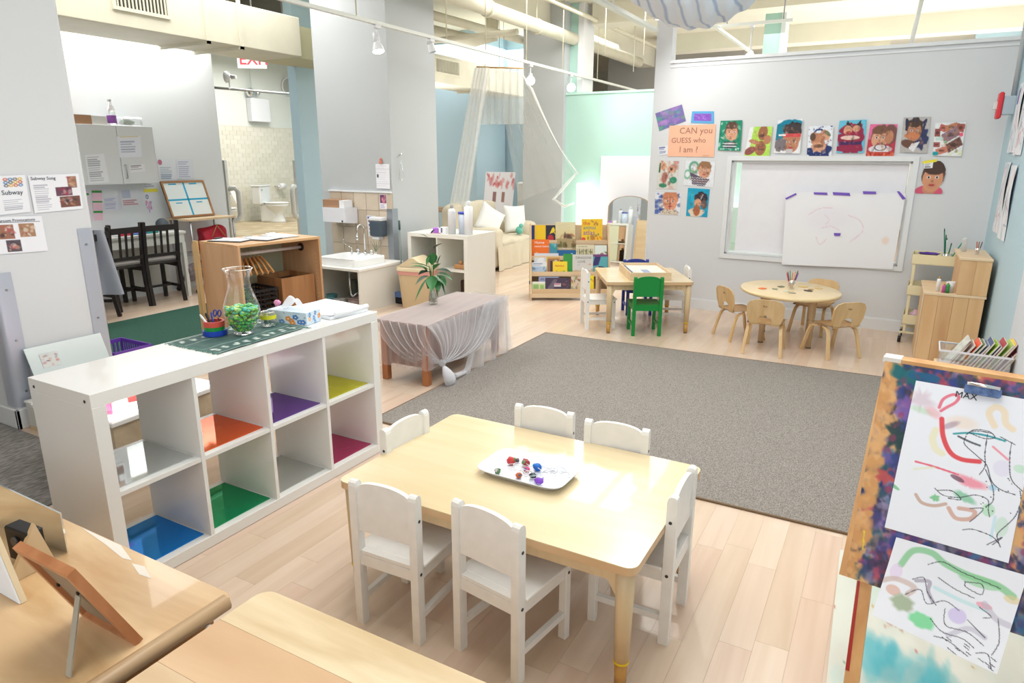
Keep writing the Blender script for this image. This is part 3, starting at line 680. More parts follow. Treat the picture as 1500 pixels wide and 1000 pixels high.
bead('bright blue glittery clay ball in the tray', -1.027, 2.050, .0175, [(26, 100, 190), (40, 140, 210)], 16)
bead('hot pink clay dab next to the blue ball', -1.055, 2.020, .0115, [(226, 50, 110), (40, 90, 160)], 17)
bead('black and grey clay lump in front of the blue ball', -1.012, 1.985, .0135, [(50, 56, 60), (90, 110, 110)], 18)
bead('purple clay lump at the front right of the beads', -.972, 1.955, .0165, [(130, 70, 190), (150, 96, 205)], 19, (1.2, .8, .7))
rw = random.Random(8)
for i, (lab, m_, c) in enumerate((('white string looped through the clay beads', M('white_string', (232, 232, 228), .7), (-1.05, 2.02)), ('loose dark thin wire curled at the right of the tray', M('thin_grey_wire', (130, 134, 140), .35, .6), (-.96, 2.03)))):
    g = G(); n = 9 if i == 0 else 8
    for k in range(n):
        a0 = rw.random() * 6; px = c[0] + rw.uniform(-.05, .04) + (0.0 if i == 0 else k * .006); py = c[1] + rw.uniform(-.04, .03)
        g.tube([(px + (.012 + .003 * j) * math.cos(a0 + j * .6), py + (.011 + .0022 * j) * math.sin(a0 + j * .6), tz + .010 + .014 * abs(math.sin(j * .5 + k))) for j in range(10)], .0011 if i == 0 else .0006, 5, cap=False)
    tag(g.ob('string' if i == 0 else 'wire', m_), lab, 'string' if i == 0 else 'wire')

# ================================================================== FOREGROUND CABINETS
CAB = W('worn_maple_cabinet', (190, 148, 100), (224, 190, 146), 0, 7, .26, .22, coat=.3)
CAB2 = W('pale_maple_cabinet', (206, 172, 132), (230, 204, 170), 0, 7, .3, .16, coat=.25)
ca = thing('wooden_cabinet', 'worn maple cabinet with rounded edge holding the picture frame', 'cabinet', (-2.0, .45, 0))
P = rrect(-.55, .808, -.7, .405, .03)
G().prism(P, (0, 0, .585), (1, 0, 0), (0, 1, 0), (0, 0, 1), .022).ob('top', CAB, ca)
G().tube([(.795, -.7, .596), (.795, .39, .596)], .0185, 12).ob('rounded_edge', W('worn_edge_wood', (150, 120, 92), (206, 172, 130), 1, 14, .4), ca)
G().bx(-.52, .77, -.68, .37, .0, .585).ob('body', CAB, ca)
G().tube([(.805, .33, .575), (.825, .33, .575)], .008, 10).ob('hinge_pin', M('ivory_plastic', (230, 222, 204), .4), ca)
g = G(); g._add([(x + 2.0, y - .45, .6075) for x, y in ((-1.80, .853), (-1.62, .853), (-1.53, .826), (-1.56, .820), (-1.66, .836))], [(0, 1, 2, 3, 4)]); g._add([(x + 2.0, y - .45, .6075) for x, y in ((-1.52, .818), (-1.48, .826), (-1.42, .803), (-1.46, .799))], [(0, 1, 2, 3)]); g.ob('worn_patch', M('worn_white_patch', (232, 222, 210), .5), ca)
cb_ = thing('wooden_cabinet', 'pale maple cabinet at the bottom edge with planked top', 'cabinet', (-.74, .50, 0))
for i, (y0, y1) in enumerate(((-.7, -.22), (-.22, .14), (.14, .285), (.285, .41))):
    m_ = (CAB2, CAB2, W('rosy_maple_board', (194, 150, 108), (222, 186, 148), 0, 6, .3, .14), W('light_maple_board', (208, 180, 138), (234, 212, 176), 0, 9, .3, .2))[i]
    if i < 3: G().bx(-.415, .95, y0 + .0004, y1 - .0004, .585, .607).ob('board', m_, cb_)
    else: G().prism([(.95, y0 + .0004), (.95, y1)] + rrect(-.415, .5, y0 - .2, y1, .035)[6:12] + [(-.415, y0 + .0004)], (0, 0, .585), (1, 0, 0), (0, 1, 0), (0, 0, 1), .022).ob('board', m_, cb_)
G().bx(-.39, .92, -.68, .385, 0, .585).ob('body', CAB2, cb_)
# picture frame seen from behind
pf = thing('picture_frame', 'wooden picture frame seen from behind, propped on its stand', 'picture frame', (-1.33, .655, .608))
ft = R(24); fe = Vector((1, .0, 0)); fu = Vector((0, -math.sin(ft), math.cos(ft))); fn = fe.cross(fu)
FR = W('orange_frame_wood', (166, 104, 64), (188, 126, 84), 2, 14, .4)
fw_, fh_ = .19, .245
def fpt(a, b, c=0): return fe * a + fu * b + fn * c
g = G(); bwid = .017
for (a0, a1, b0, b1) in ((-fw_ / 2, fw_ / 2, 0, bwid), (-fw_ / 2, fw_ / 2, fh_ - bwid, fh_), (-fw_ / 2, -fw_ / 2 + bwid, bwid, fh_ - bwid), (fw_ / 2 - bwid, fw_ / 2, bwid, fh_ - bwid)):
    g.prism([(a0, b0), (a1, b0), (a1, b1), (a0, b1)], fn * -.009, fe, fu, fn, .018)
g.ob('frame', FR, pf)
G().prism([(-fw_ / 2 + bwid, bwid), (fw_ / 2 - bwid, bwid), (fw_ / 2 - bwid, fh_ - bwid), (-fw_ / 2 + bwid, fh_ - bwid)], fn * -.004, fe, fu, fn, .004).ob('backing', M('brown_backing_card', (150, 132, 110), .7, noise=.04), pf)
top = fpt(0.01, .13, .004); G().ribbon([top, Vector((.066, -.125, .001))], (1, 0, 0), .016, .003).ob('stand', M('grey_card_stand', (168, 158, 140), .6), pf)
g = G()
for a, b in ((-.06, .22), (.06, .22), (-.075, .12), (.075, .12), (.075, .03), (.01, .135)): g.box(fpt(a, b, .002), (.006, .004, .006))
g.ob('clip', BLACK, pf)
# white board with plywood edge
wb = thing('plywood_board', 'white board with plywood edge standing at the lower left corner', 'board', (-1.585, .60, .608), R(0))
G().prism([(-.30, 0), (.0, 0), (-.075, .17), (-.30, .17)], (0, 0, 0), (1, 0, 0), (0, 0, 1), (0, 1, 0), .003).ob('white_face', PAPER, wb)
G().prism([(-.30, 0), (.002, 0), (-.073, .172), (-.30, .172)], (0, .0032, 0), (1, 0, 0), (0, 0, 1), (0, 1, 0), .012).ob('ply', BIRCH, wb)
# black device with mirror and wooden side
bd = thing('tabletop_mirror', 'wooden mirror stand with black knobbed box behind the plywood board', 'mirror', (-1.72, .72, .608), R(4))
G().prism([(-.3, .14), (.02, .11), (.02, .0), (-.3, .0)], (0, .045, 0), (1, 0, 0), (0, 0, 1), (0, 1, 0), .004).ob('mirror_face', MIRROR, bd)
G().prism([(-.05, 0), (.06, 0), (.03, .12)], (0.02, -.05, 0), (0, 1, 0), (0, 0, 1), (1, 0, 0), .012).ob('side', BIRCH, bd)
k = G().box((-.02, -.02, .055), (.09, .04, .09), bev=.004).ob('battery_box', BLACK, bd)
G().tube([(-.02, -.041, .07), (-.02, -.047, .07)], .012, 16).ob('knob', M('grey_knob', (90, 90, 96), .4), k)

# ================================================================== EASEL
EW = W('easel_wood', (204, 148, 92), (226, 176, 118), 2, 14, .5)
eo = Vector((.134, 2.329, .911)); ey_, et = -.146, .42
ee = Vector((math.cos(ey_), math.sin(ey_), 0)); enh = Vector((math.sin(ey_), -math.cos(ey_), 0)); ev = Vector((0, 0, 1)) * math.cos(et) - enh * math.sin(et); en = ee.cross(ev).normalized()
if en.y > 0: en = -en
eas = thing('easel', 'paint-splattered wooden easel at the right edge with clipped paintings', 'easel', (0, 0, 0))
def ep(a, b, c=0): return eo + ee * a + ev * b + en * c
cols_s = [(40, 60, 130), (30, 70, 90), (110, 90, 160), (190, 80, 90), (50, 50, 60), (120, 60, 110), (214, 150, 100), (60, 110, 150), (150, 140, 170), (30, 40, 80)]
cv = Cv(190, 220, (214, 166, 112)); cv.blot(420, cols_s[:5], .035, y=(0, .13), seed=3, a=.85, st=.7); cv.blot(300, cols_s, .03, x=(0, .22), seed=5, a=.85, st=1.3)
cv.blot(160, [(222, 172, 118), (206, 150, 94)], .03, x=(0, .07), seed=6, a=.9); cv.blot(900, cols_s, .03, x=(.15, 1), y=(.72, 1), seed=8); cv.blot(300, cols_s, .04, x=(.72, 1), seed=9, a=.9)
cv.ell(.13, .06, .1, .035, (20, 100, 110), .95, .2, .3, .2); cv.ell(.2, .045, .08, .02, (26, 90, 130), .9); cv.ell(.13, .33, .05, .06, (30, 60, 66), .9, 0, .4, .2); cv.ell(.13, .2, .04, .05, (120, 90, 170), .8, 0, .4, .2); cv.ell(.1, .52, .04, .03, (190, 80, 80), .9, 0, .4, .2); cv.stroke([(.05, .78), (.06, .86)], .003, (226, 200, 60))
cv.blot(500, [(70, 60, 120), (50, 70, 120), (150, 60, 90), (60, 60, 80)], .015, seed=21, a=.8, x=(.1, 1))
BW_ = .56; bt_, bb_ = .045, -.634
sheet('paint_layer', [ep(-.093, bt_, .0095), ep(-.093 + BW_, bt_, .0095), ep(-.075 + BW_, bb_, .0095), ep(-.075, bb_, .0095)], cv, eas)
G().prism([(-.093, bb_), (-.075 + BW_, bb_), (-.093 + BW_, bt_), (-.093, bt_)], eo - en * .003, ee, ev, en, .012).ob('board', EW, eas)
for a0, a1 in ((-.093, -.018), (BW_ - .135, BW_ - .095)):
    b0 = -eo.z / ev.z
    G().prism([(a0, bt_), (a0 + .04, bt_), (a1 + .04, b0 + .01), (a1, b0 + .01)], eo - en * .028, ee, ev, en, .024).ob('leg', EW, eas)
    G().prism([(a0, bt_ - .02), (a0 + .028, bt_ - .02), (a1 + .028, -1.0), (a1, -1.0)], ep(0, 0, -.03), ee, (Vector((0, 0, 1)) * math.cos(et) + enh * math.sin(et)), en, .02).ob('leg', EW, eas) if False else None
g = G(); tb_ = ep(0, bt_ + .004, -.012)
G().prism([(-.1, 0), (BW_ - .086, 0), (BW_ - .086, .016), (-.1, .016)], tb_ - enh * .03, ee, (0, 0, 1), enh, .05).ob('top_rail', EW, eas)
G().prism([(-.1, .002), (-.05, .002), (-.05, .018), (-.1, .018)], tb_ - enh * .031, ee, (0, 0, 1), enh, .052).ob('paint_smear', M('thick_white_paint', (232, 228, 222), .5), eas)
for a0 in (-.07, BW_ - .14):
    p = ep(a0, bt_, -.03); q = Vector((p.x, p.y + .42, 0)); q += ee * .0
    G().ribbon([p, q], ee, .028, .02).ob('leg', EW, eas)
# paint stripe on the left leg
G().prism([(-.046, -.57), (-.040, -.57), (-.013, -.90), (-.024, -.90)], eo - en * .0038, ee, ev, en, .001).ob('red_paint_stripe', M('red_paint', (170, 40, 36), .4), eas)
# main painting
cv = Cv(190, 285, (236, 238, 246))
PK, RD, GN, YL, BK = (230, 96, 118), (224, 66, 74), (112, 190, 130), (236, 214, 150), (44, 44, 56)
cv.ell(.08, .12, .09, .05, (206, 176, 190), .5, 0, .8, .2); cv.ell(.1, .19, .1, .02, (180, 216, 180), .5, .1, .7); cv.ell(.2, .19, .07, .03, (236, 160, 170), .5, .3, .7)
cv.curve([(.24, .15), (.26, .09), (.33, .05), (.38, .06), (.36, .1), (.3, .14), (.26, .17)], .009, PK, .8)
cv.ell(.45, .22, .12, .04, (240, 214, 190), .5, 0, .7); cv.curve([(.7, .2), (.64, .13), (.68, .08), (.75, .1), (.78, .17), (.84, .2)], .018, (242, 214, 170), .6)
cv.ell(.36, .25, .07, .02, (160, 130, 150), .55, -.4, .6)
cv.curve([(.25, .3), (.24, .36), (.28, .42), (.34, .44)], .02, (236, 228, 180), .6); cv.curve([(.28, .22), (.32, .33), (.4, .42), (.5, .45), (.64, .44)], .014, RD, .9)
cv.curve([(.4, .3), (.52, .275), (.66, .27), (.8, .28)], .006, (40, 150, 160), .9); cv.curve([(.44, .31), (.54, .33), (.62, .34)], .006, (60, 66, 74), .8)
cv.curve([(.14, .53), (.3, .535), (.5, .55)], .006, PK, .9); cv.curve([(.14, .58), (.3, .54)], .006, (222, 226, 180), .6)
cv.ell(.6, .58, .12, .03, (240, 130, 150), .75, .1, .6, .08); cv.ell(.5, .575, .06, .015, (100, 70, 90), .7, .2); cv.ell(.78, .58, .03, .02, (140, 200, 230), .6)
cv.curve([(.2, .74), (.26, .78), (.36, .78), (.45, .75)], .01, (190, 150, 130), .7); cv.ell(.36, .73, .035, .02, GN, .8, 0, .3, .15); cv.ell(.0, .72, .06, .012, GN, .8, .3)
cv.curve([(.48, .77), (.55, .82), (.66, .8), (.68, .75), (.56, .755)], .012, (204, 150, 130), .7); cv.ell(.58, .68, .09, .025, (96, 180, 130), .6, .2, .5, .08); cv.ell(.78, .72, .05, .04, (150, 214, 160), .5)
cv.ell(.9, .8, .05, .06, (180, 220, 190), .45); cv.ell(.82, .45, .07, .05, (222, 214, 240), .5); cv.curve([(.72, .33), (.85, .39)], .006, (240, 120, 140), .7); cv.ell(.95, .43, .05, .025, (170, 222, 180), .5); cv.curve([(.84, .75), (.84, .88)], .008, (170, 220, 235), .5)
for pts in ([(.5, .29), (.55, .25), (.66, .24), (.72, .27), (.64, .29), (.52, .27), (.6, .25), (.7, .25)], [(.66, .26), (.67, .38), (.69, .46), (.66, .52)], [(.5, .3), (.5, .35), (.62, .41), (.7, .45), (.76, .54), (.84, .58), (.95, .59)], [(.85, .28), (.86, .38), (.9, .5), (1, .56)], [(.98, .56), (1, .62), (.98, .72), (.9, .82)],
            [(.34, .67), (.42, .7), (.54, .69), (.66, .65), (.76, .66), (.78, .72), (.8, .76)], [(.36, .68), (.48, .66), (.56, .7), (.46, .71)], [(.7, .48), (.78, .58), (.8, .66), (.76, .7)], [(.64, .74), (.74, .72), (.7, .78), (.66, .82)], [(.62, .88), (.7, .86), (.84, .87), (.9, .9)], [(.82, .93), (.92, .86), (.86, .92)], [(.9, .82), (.88, .86), (.92, .92)], [(.76, .26), (.88, .29)]): cv.curve(pts, .0024, BK, .95)
for _ in range(16): cv.ell(.7 + random.random() * .28, .5 + random.random() * .3, .005, .0035, BK)
s1 = tag(sheet('painting', [ep(0, 0, .0115), ep(.305, 0, .0115), ep(.305, -.457, .0115), ep(0, -.457, .0115)], cv), 'large child watercolour with black pen lines clipped to the easel, marked MAX', 'painting')
text('MAX', .026, ep(.105, -.028, .0118), ee, ev, INK, s1)
clp = thing('bulldog_clip', 'metal bulldog clip spattered with paint holding the upper painting', 'clip')
G().prism(rrect(.125, .215, -.012, .016, .008), eo + en * .012, ee, ev, en, .012).ob('jaw', M('spattered_metal', (90, 110, 150), .35, .7, noise=.5, nscale=60), clp)
G().tube([ep(.13, .016, .03), ep(.21, .014, .03)], .006, 8).ob('lever', CHROME, clp)
# second painting
cv = Cv(170, 130, (234, 236, 244))
cv.curve([(.1, .3), (.16, .1), (.3, .06), (.42, .13), (.6, .17), (.82, .18), (.95, .24)], .035, (128, 196, 140), .75); cv.ell(.7, .2, .16, .06, (140, 205, 150), .6)
cv.ell(.08, .4, .05, .1, (226, 204, 236), .6); cv.curve([(.0, .55), (.1, .48), (.25, .5), (.22, .6)], .03, (198, 170, 160), .6); cv.ell(.1, .62, .06, .06, (214, 160, 140), .6); cv.ell(.2, .72, .09, .09, (140, 160, 120), .7, 0, .4, .07)
cv.ell(.38, .82, .1, .08, (120, 214, 150), .85, 0, .3, .06); cv.curve([(.25, .42), (.35, .38), (.36, .48), (.42, .58)], .02, (150, 140, 160), .6); cv.curve([(.4, .42), (.6, .45), (.8, .46)], .02, (190, 226, 230), .7)
cv.ell(.62, .62, .07, .08, (206, 190, 236), .7); cv.ell(.78, .42, .06, .03, (236, 150, 170), .7); cv.curve([(.78, .4), (.88, .5), (.98, .52)], .03, (190, 184, 200), .6); cv.curve([(.6, .85), (.72, .7), (.85, .72)], .025, (190, 186, 204), .6); cv.ell(.95, .27, .06, .04, (226, 204, 150), .6)
for pts in ([(.3, .2), (.4, .12), (.55, .16), (.7, .18), (.85, .2)], [(.22, .42), (.3, .36), (.36, .5), (.45, .6)], [(.2, .62), (.3, .5), (.38, .62), (.5, .52), (.62, .56)], [(.44, .76), (.55, .84), (.7, .82), (.8, .86)], [(.52, .6), (.56, .76), (.72, .74), (.86, .8)], [(.5, .92), (.6, .9), (.74, .95)], [(.6, .25), (.72, .22), (.74, .32), (.62, .3), (.6, .25)], [(.4, .3), (.55, .36), (.7, .38)], [(.75, .45), (.85, .5), (.8, .54)], [(.7, .62), (.85, .72)], [(.9, .5), (.95, .7), (.93, .85)], [(.82, .9), (.9, .86), (.95, .97)], [(.62, .97), (.7, 1)]): cv.curve(pts, .004, BK, .95)
for _ in range(12): cv.stroke([(x := random.uniform(.5, .95), y := random.uniform(.85, .98)), (x + .04, y + .015)], .004, BK)
s2 = sheet('painting', [ep(.035, -.475, .016), ep(.35, -.475, .016), ep(.325, -.745, .055), ep(.018, -.71, .055)], cv, curl=lambda u, v: -.012 * math.sin(v * PI) + .004 * math.sin(u * 7))
tag(s2, 'lower watercolour with green sweep and pen squiggles hanging below the easel board', 'painting')
# drop cloth
cv = Cv(110, 150, (212, 214, 204)); cv.blot(90, [(214, 218, 208), (228, 230, 222), (206, 212, 200)], .15, seed=2, a=.5); cv.blot(60, [(60, 170, 190), (110, 190, 200), (80, 180, 190)], .045, x=(.13, .48), y=(.34, .44), seed=4, a=.4); cv.blot(40, [(170, 210, 205), (196, 214, 206), (206, 200, 190)], .08, seed=33, a=.35)
cv.blot(60, [(190, 70, 80), (60, 110, 70), (60, 60, 90), (200, 150, 60), (30, 120, 120)], .006, seed=11, a=.9); cv.blot(12, [(180, 110, 90)], .012, x=(.15, .35), y=(.24, .27), seed=14, a=.6)
dc = tag(sheet('drop_cloth', [(-.005, 2.83, .004), (.715, 2.80, .004), (.715, 1.2, .004), (.03, 1.2, .004)], cv, curl=lambda u, v: .002 * math.sin(u * 11 + v * 5)), 'pale paint-spotted drop cloth on the floor under the easel', 'cloth')

# ================================================================== CHEST WITH TULLE
RW = W('reddish_wood', (116, 78, 64), (146, 102, 84), 1, 12, .4)
RWZ = W('reddish_wood_upright', (112, 76, 62), (140, 98, 80), 2, 12, .4)
ch = thing('wooden_chest', 'reddish wooden chest wrapped in white tulle', 'chest', (-2.935, 4.20, 0), R(2))
cl_, cwid, chh = 1.13, .44, .455
G().bx(-cwid / 2, cwid / 2, -cl_ / 2, cl_ / 2, chh - .022, chh, bev=.004).ob('lid', RW, ch)
for sx_ in (-1, 1):
    for sy_ in (-1, 1):
        x, y = sx_ * (cwid / 2 - .045), sy_ * (cl_ / 2 - .055); G().bx(x - .025, x + .025, y - .025, y + .025, 0, chh - .022, bev=.003).ob('leg', W('orange_leg_wood', (160, 96, 56), (186, 118, 72), 2, 14), ch)
for sx_ in (-1, 1):
    x = sx_ * (cwid / 2 - .04)
    G().bx(x - .008, x + .008, -cl_ / 2 + .08, cl_ / 2 - .08, .13, chh - .022).ob('side_board', RW, ch)
    for k in range(4): y = -cl_ / 2 + .12 + k * .295; G().bx(x + sx_ * .008, x + sx_ * .016, y - .03, y + .03, .13, chh - .03).ob('stile', RWZ, ch)
for sy_ in (-1, 1):
    y = sy_ * (cl_ / 2 - .05)
    G().bx(-cwid / 2 + .07, cwid / 2 - .07, y - .008, y + .008, .13, chh - .022).ob('end_board', RW, ch)
    for k in range(5): x = -.13 + k * .065; G().bx(x - .022, x + .022, y + sy_ * .008, y + sy_ * .014, .16, chh - .05).ob('slat', RWZ, ch)
tul = thing('tulle', 'sheer white tulle draped and knotted over the wooden chest', 'cloth', (-2.935, 4.20, 0), R(2))
TU = sheer('white_tulle', (236, 234, 236), .34); TU2 = sheer('gathered_tulle', (240, 240, 244), .42)
hx, hy, zt2 = cwid / 2 + .006, cl_ / 2 + .006, chh + .003
kn = Vector((hx + .045, -hy + .12, .165))
G().grid(lambda u, v_: (-hx + 2 * hx * u, -hy + 2 * hy * v_, zt2 + .002 * math.sin(u * 30 + v_ * 9)), 20, 24).ob('top_cover', sheer('tulle_top', (226, 220, 220), .42), tul)
def drape(a, b, sag, pl, mx=None):
    def f(u, v_):
        s_ = a.lerp(b, u); e = kn.copy(); w_ = v_ ** 1.15
        p = s_.lerp(e, w_); ripple = math.sin(u * pl) * .012 * math.sin(min(v_ * 1.4, 1) * PI)
        out = Vector((1, 0, 0)) if a.y != b.y else Vector((0, -1, 0))
        drop = sag * math.sin(v_ * PI) * (u if a.y != b.y else (1 - u))
        p += out * (.012 * math.sin(v_ * PI) + ripple + .03 * math.sin(v_ * PI)) + Vector((0, 0, -drop)); p.z = max(p.z, .02); return p
    return f
A, B_, C_ = Vector((hx, -hy, zt2)), Vector((hx, hy, zt2)), Vector((-hx, -hy, zt2))
G().grid(drape(A, B_, .16, 90), 100, 16).ob('front_swag', TU, tul)
G().grid(drape(C_, A, .12, 40), 50, 16).ob('end_swag', TU, tul)
rt = random.Random(3)
for k in range(9):
    u = ((k + rt.random() * .7) / 9) ** 1.2 * .95; s_ = A.lerp(B_, u); f = drape(A, B_, .16, 90); o2 = Vector((.01, 0, 0)); pts = [f(u, j / 12) + o2 for j in range(13)]
    G().tube(pts, [.0015 + .004 * j / 12 for j in range(13)], 5, flat=.4).ob('pleat', TU2, tul)
for k in range(6):
    u = k / 6; f = drape(C_, A, .12, 40); pts = [f(u, j / 12) + Vector((0, -.01, 0)) for j in range(13)]
    G().tube(pts, [.003 + .003 * j / 12 for j in range(13)], 5, flat=.5).ob('pleat', TU2, tul)
for nm, f in (('front_veil', lambda u, v_: (hx + .004 + .004 * math.sin(u * 60), -hy + 2 * hy * u, zt2 - .33 * v_)), ('end_veil', lambda u, v_: (-hx + 2 * hx * u, -hy - .004 - .004 * math.sin(u * 40), zt2 - .33 * v_))): G().grid(f, 60, 4).ob(nm, sheer('tulle_veil', (226, 214, 214), .26), tul)
# hanging fall at the far end
G().grid(lambda u, v_: (hx + .02 + .03 * math.sin(u * 25) * v_ + .05 * v_, hy * .35 + (hy * .65 + .03) * u - v_ * (1 - u) * .42, zt2 * (1 - v_) + .012), 40, 14).ob('far_fall', sheer('tulle_fall', (240, 240, 244), .34), tul)
G().grid(lambda u, v_: (-.1 + (hx + .13) * u, hy + .015 + .03 * math.sin(u * 20) * v_ + .03 * v_, zt2 * (1 - v_) + .012), 20, 10).ob('end_fall', TU, tul)
G().ball((0, 0, 0), .026, 10, j=.2).ob('knot', TU2, tul, tuple(kn))
for s_, dy in ((1, .03), (1, .075)):
    pts = [kn + Vector((.01 + .05 * math.sin(t * PI), dy * t * 1.2 - .02 * math.sin(t * PI), -.02 - .125 * math.sin(t * PI / 1.7))) for t in np.linspace(0, 1, 10)]
    G().tube(pts, [.012, .03, .042, .046, .048, .046, .042, .034, .026, .018], 10, flat=.6).ob('loop', sheer('tulle_loop', (242, 242, 246), .5), tul)
G().tube([kn + Vector((0, .03, -.05)), kn + Vector((.03, .12, -.125)), kn + Vector((.02, .25, -.14)), kn + Vector((-.02, .45, -.13))], [.015, .028, .024, .012], 8, flat=.5).ob('trailing_end', TU2, tul)
# plant vase on the chest
pv = thing('bamboo_vase', 'narrow glass vase of leafy green stems on the draped chest', 'plant', (-3.06, 4.24, chh + .006))
G().lathe([(.001, .004), (.033, 0), (.036, .02), (.033, .06), (.024, .10), (.021, .13), (.026, .17), (.024, .17), (.019, .13), (.022, .10), (.030, .06), (.032, .02), (.001, .012)], 20).ob('vessel', glass('plant_vase_glass', (230, 236, 230), op=.25), pv)
g = G()
for _ in range(60): a = rt.random() * 6.3; q = rt.random() * .024; g.ball((q * math.cos(a), q * math.sin(a), .014 + rt.random() * .03), .006, 5, mi=rt.randrange(2))
tag(g.ob('pebbles', [M('brown_pebble', (92, 76, 50), .5), M('olive_pebble', (140, 128, 80), .5)], pv), None, kind='stuff')
LG = [M('leaf_dark_green', (34, 84, 48), .4), M('leaf_green', (52, 116, 62), .4), M('leaf_deep_green', (28, 62, 44), .4), M('leaf_mid_green', (72, 136, 80), .4)]
def leaf(base, direc, ln, wd, m_, par, droop=.3):
    d = Vector(direc).normalized(); s_ = d.cross(Vector((0, 0, 1))); s_ = s_.normalized() if s_.length > .1 else Vector((1, 0, 0)); up = s_.cross(d)
    def f(u, v_):
        w_ = wd * math.sin(PI * min(1, v_ ** .8)) * (u - .5); return Vector(base) + d * ln * v_ + s_ * w_ + up * (abs(w_) * .35) - Vector((0, 0, 1)) * droop * ln * v_ * v_
    G().grid(f, 4, 8).ob('leaf', m_, par)
for k in range(4):
    x, y = rt.uniform(-.01, .01), rt.uniform(-.01, .01)
    G().tube([(x, y, .02), (x * 1.5, y * 1.5, .18), (x * 3 + (k - 1.5) * .015, y * 3, .30 + .03 * k)], [.005, .004, .002], 6).ob('stem', M('stem_green', (86, 120, 60), .5), pv)
G().tube([(0, 0, .05), (.0, .01, .3), (-.02, .0, .42), (.005, .01, .50)], [.003, .0025, .0018, .001], 5).ob('stem', M('stem_green', (86, 120, 60), .5), pv)
cr, su = Vector((.875, .485, 0)), Vector((0, 0, 1))
for (px, pz, dx, dz, ln, wd) in ((-.02, .24, -.8, .35, .11, .045), (.02, .24, .9, .1, .10, .05), (-.01, .25, -.9, .6, .13, .03), (0, .27, .1, .9, .10, .055), (-.02, .2, -.6, -.2, .08, .05), (.02, .2, .4, -.2, .08, .06), (0, .2, 0, -.1, .08, .06), (-.01, .22, -.3, .1, .09, .055), (.01, .24, .35, .5, .09, .045),
        (.01, .38, .7, .7, .07, .045), (-.01, .34, -.2, -.5, .05, .035), (-.02, .46, -.8, .6, .05, .02), (.003, .49, .4, .6, .045, .02), (-.03, .18, -.55, -.75, .12, .025), (.04, .2, .35, -.75, .09, .015), (.03, .22, .9, -.1, .09, .05), (0, .18, -.2, -.35, .06, .05), (.015, .17, .2, -.4, .06, .05), (.03, .27, .25, .9, .08, .018), (-.03, .22, -.4, .5, .07, .045)):
    for q in (0,): leaf((cr * px * 1.3 + su * (pz * 1.12) + Vector((.485, -.875, 0)) * rt.uniform(-.02, .03)), cr * dx + su * dz + Vector((.485, -.875, 0)) * rt.uniform(.1, .5), ln * 1.5, wd * 1.45, rt.choice(LG), pv, .25)

# ================================================================== COAT CLOSET
KW = W('closet_plywood', (196, 150, 104), (218, 176, 130), 1, 10, .45)
KWZ = W('closet_plywood_upright', (196, 150, 110), (214, 172, 130), 2, 10, .45)
kc = thing('coat_rack_cabinet', 'open plywood coat cabinet with hanging rail behind the cube shelf', 'cabinet', (-4.93, 3.60, 0), R(-6))
kd, kl, kh = .53, .80, .905
G().bx(0, kd, 0, kl, kh - .02, kh).ob('top_board', KW, kc)
G().bx(0, kd, 0, .02, 0, kh - .02).ob('side_board', KWZ, kc)
G().bx(0, kd, kl - .02, kl, 0, kh - .02).ob('side_board', KWZ, kc)
G().bx(0, kd, .02, kl - .02, .21, .23).ob('base_board', KW, kc)
G().bx(.0, .01, .02, kl - .02, .06, kh - .02).ob('back_board', M('pale_green_backboard', (206, 208, 178), .6), kc)
for k in range(4): G().bx(-.10 + k * .028, -.076 + k * .028, -.006 * k - .012, -.004 - .003 * k, .01, kh - .0 - (.03 if k == 0 else 0)).ob('ply_strip', W('ply_edge_wood', (200, 160, 100), (224, 188, 134), 2, 22), kc)
G().tube([(kd * .55, .02, .80), (kd * .55, kl - .02, .80)], .014, 12).ob('hanging_rail', M('white_rail', (232, 228, 230), .3), kc)
G().tube([(kd * .55, kl - .021, .80), (kd * .55, kl - .03, .80)], .035, 16).ob('flange', M('dark_flange', (60, 54, 52), .4, .5), kc)
g = G()
for k in range(14): g.tube([(kd - .05, kl - .0205, .30 + k * .035), (kd - .05, kl - .0225, .30 + k * .035)], .004, 6)
g.ob('shelf_pin_holes', M('pale_pin', (226, 200, 160), .5), kc)
def hanger():
    t = thing('clothes_hanger', 'wooden child clothes hanger on the white rail of the coat cabinet', 'hanger', (0, 0, 0), 0, 'wooden hangers on the coat rail')
    G().tube([(0, 0, -.055), (0, 0, -.02), (.014, 0, -.004), (.012, 0, .010), (0, 0, .014), (-.012, 0, .008)], .002, 6).ob('hook', CHROME, t)
    G().ribbon([(-.17, 0, -.17), (-.08, 0, -.10), (0, 0, -.055), (.08, 0, -.10), (.17, 0, -.17)], (0, 1, 0), .014, .018).ob('shoulder_bar', W('hanger_wood', (196, 140, 84), (214, 162, 104), 0, 14), t)
    G().tube([(-.16, 0, -.165), (.16, 0, -.165)], .005, 6).ob('cross_bar', W('hanger_wood', (196, 140, 84), (214, 162, 104), 0, 14), t)
    return t
HN = ('nearest the cabinet side wall', 'second from the cabinet side wall', 'third from the cabinet side wall', 'fourth along the rail', 'in the middle of the nine', 'sixth along the rail', 'seventh along the rail', 'second last towards the empty rail', 'last, next to the empty rail')
h0 = hanger(); kmat = Matrix.Translation((-4.93, 3.60, 0)) @ Matrix.Rotation(R(-6), 4, 'Z')
for k in range(9):
    p = kmat @ Vector((kd * .55, .07 + k * .036, .815)); rz_ = R(-6 + (k - 4) * 5 - 22)
    lb = 'wooden hanger on the coat rail, ' + HN[k]
    if k == 0: h0.location = p; h0.rotation_euler = (0, 0, rz_); h0['label'] = lb
    else: dup(h0, p, rz_, lb)
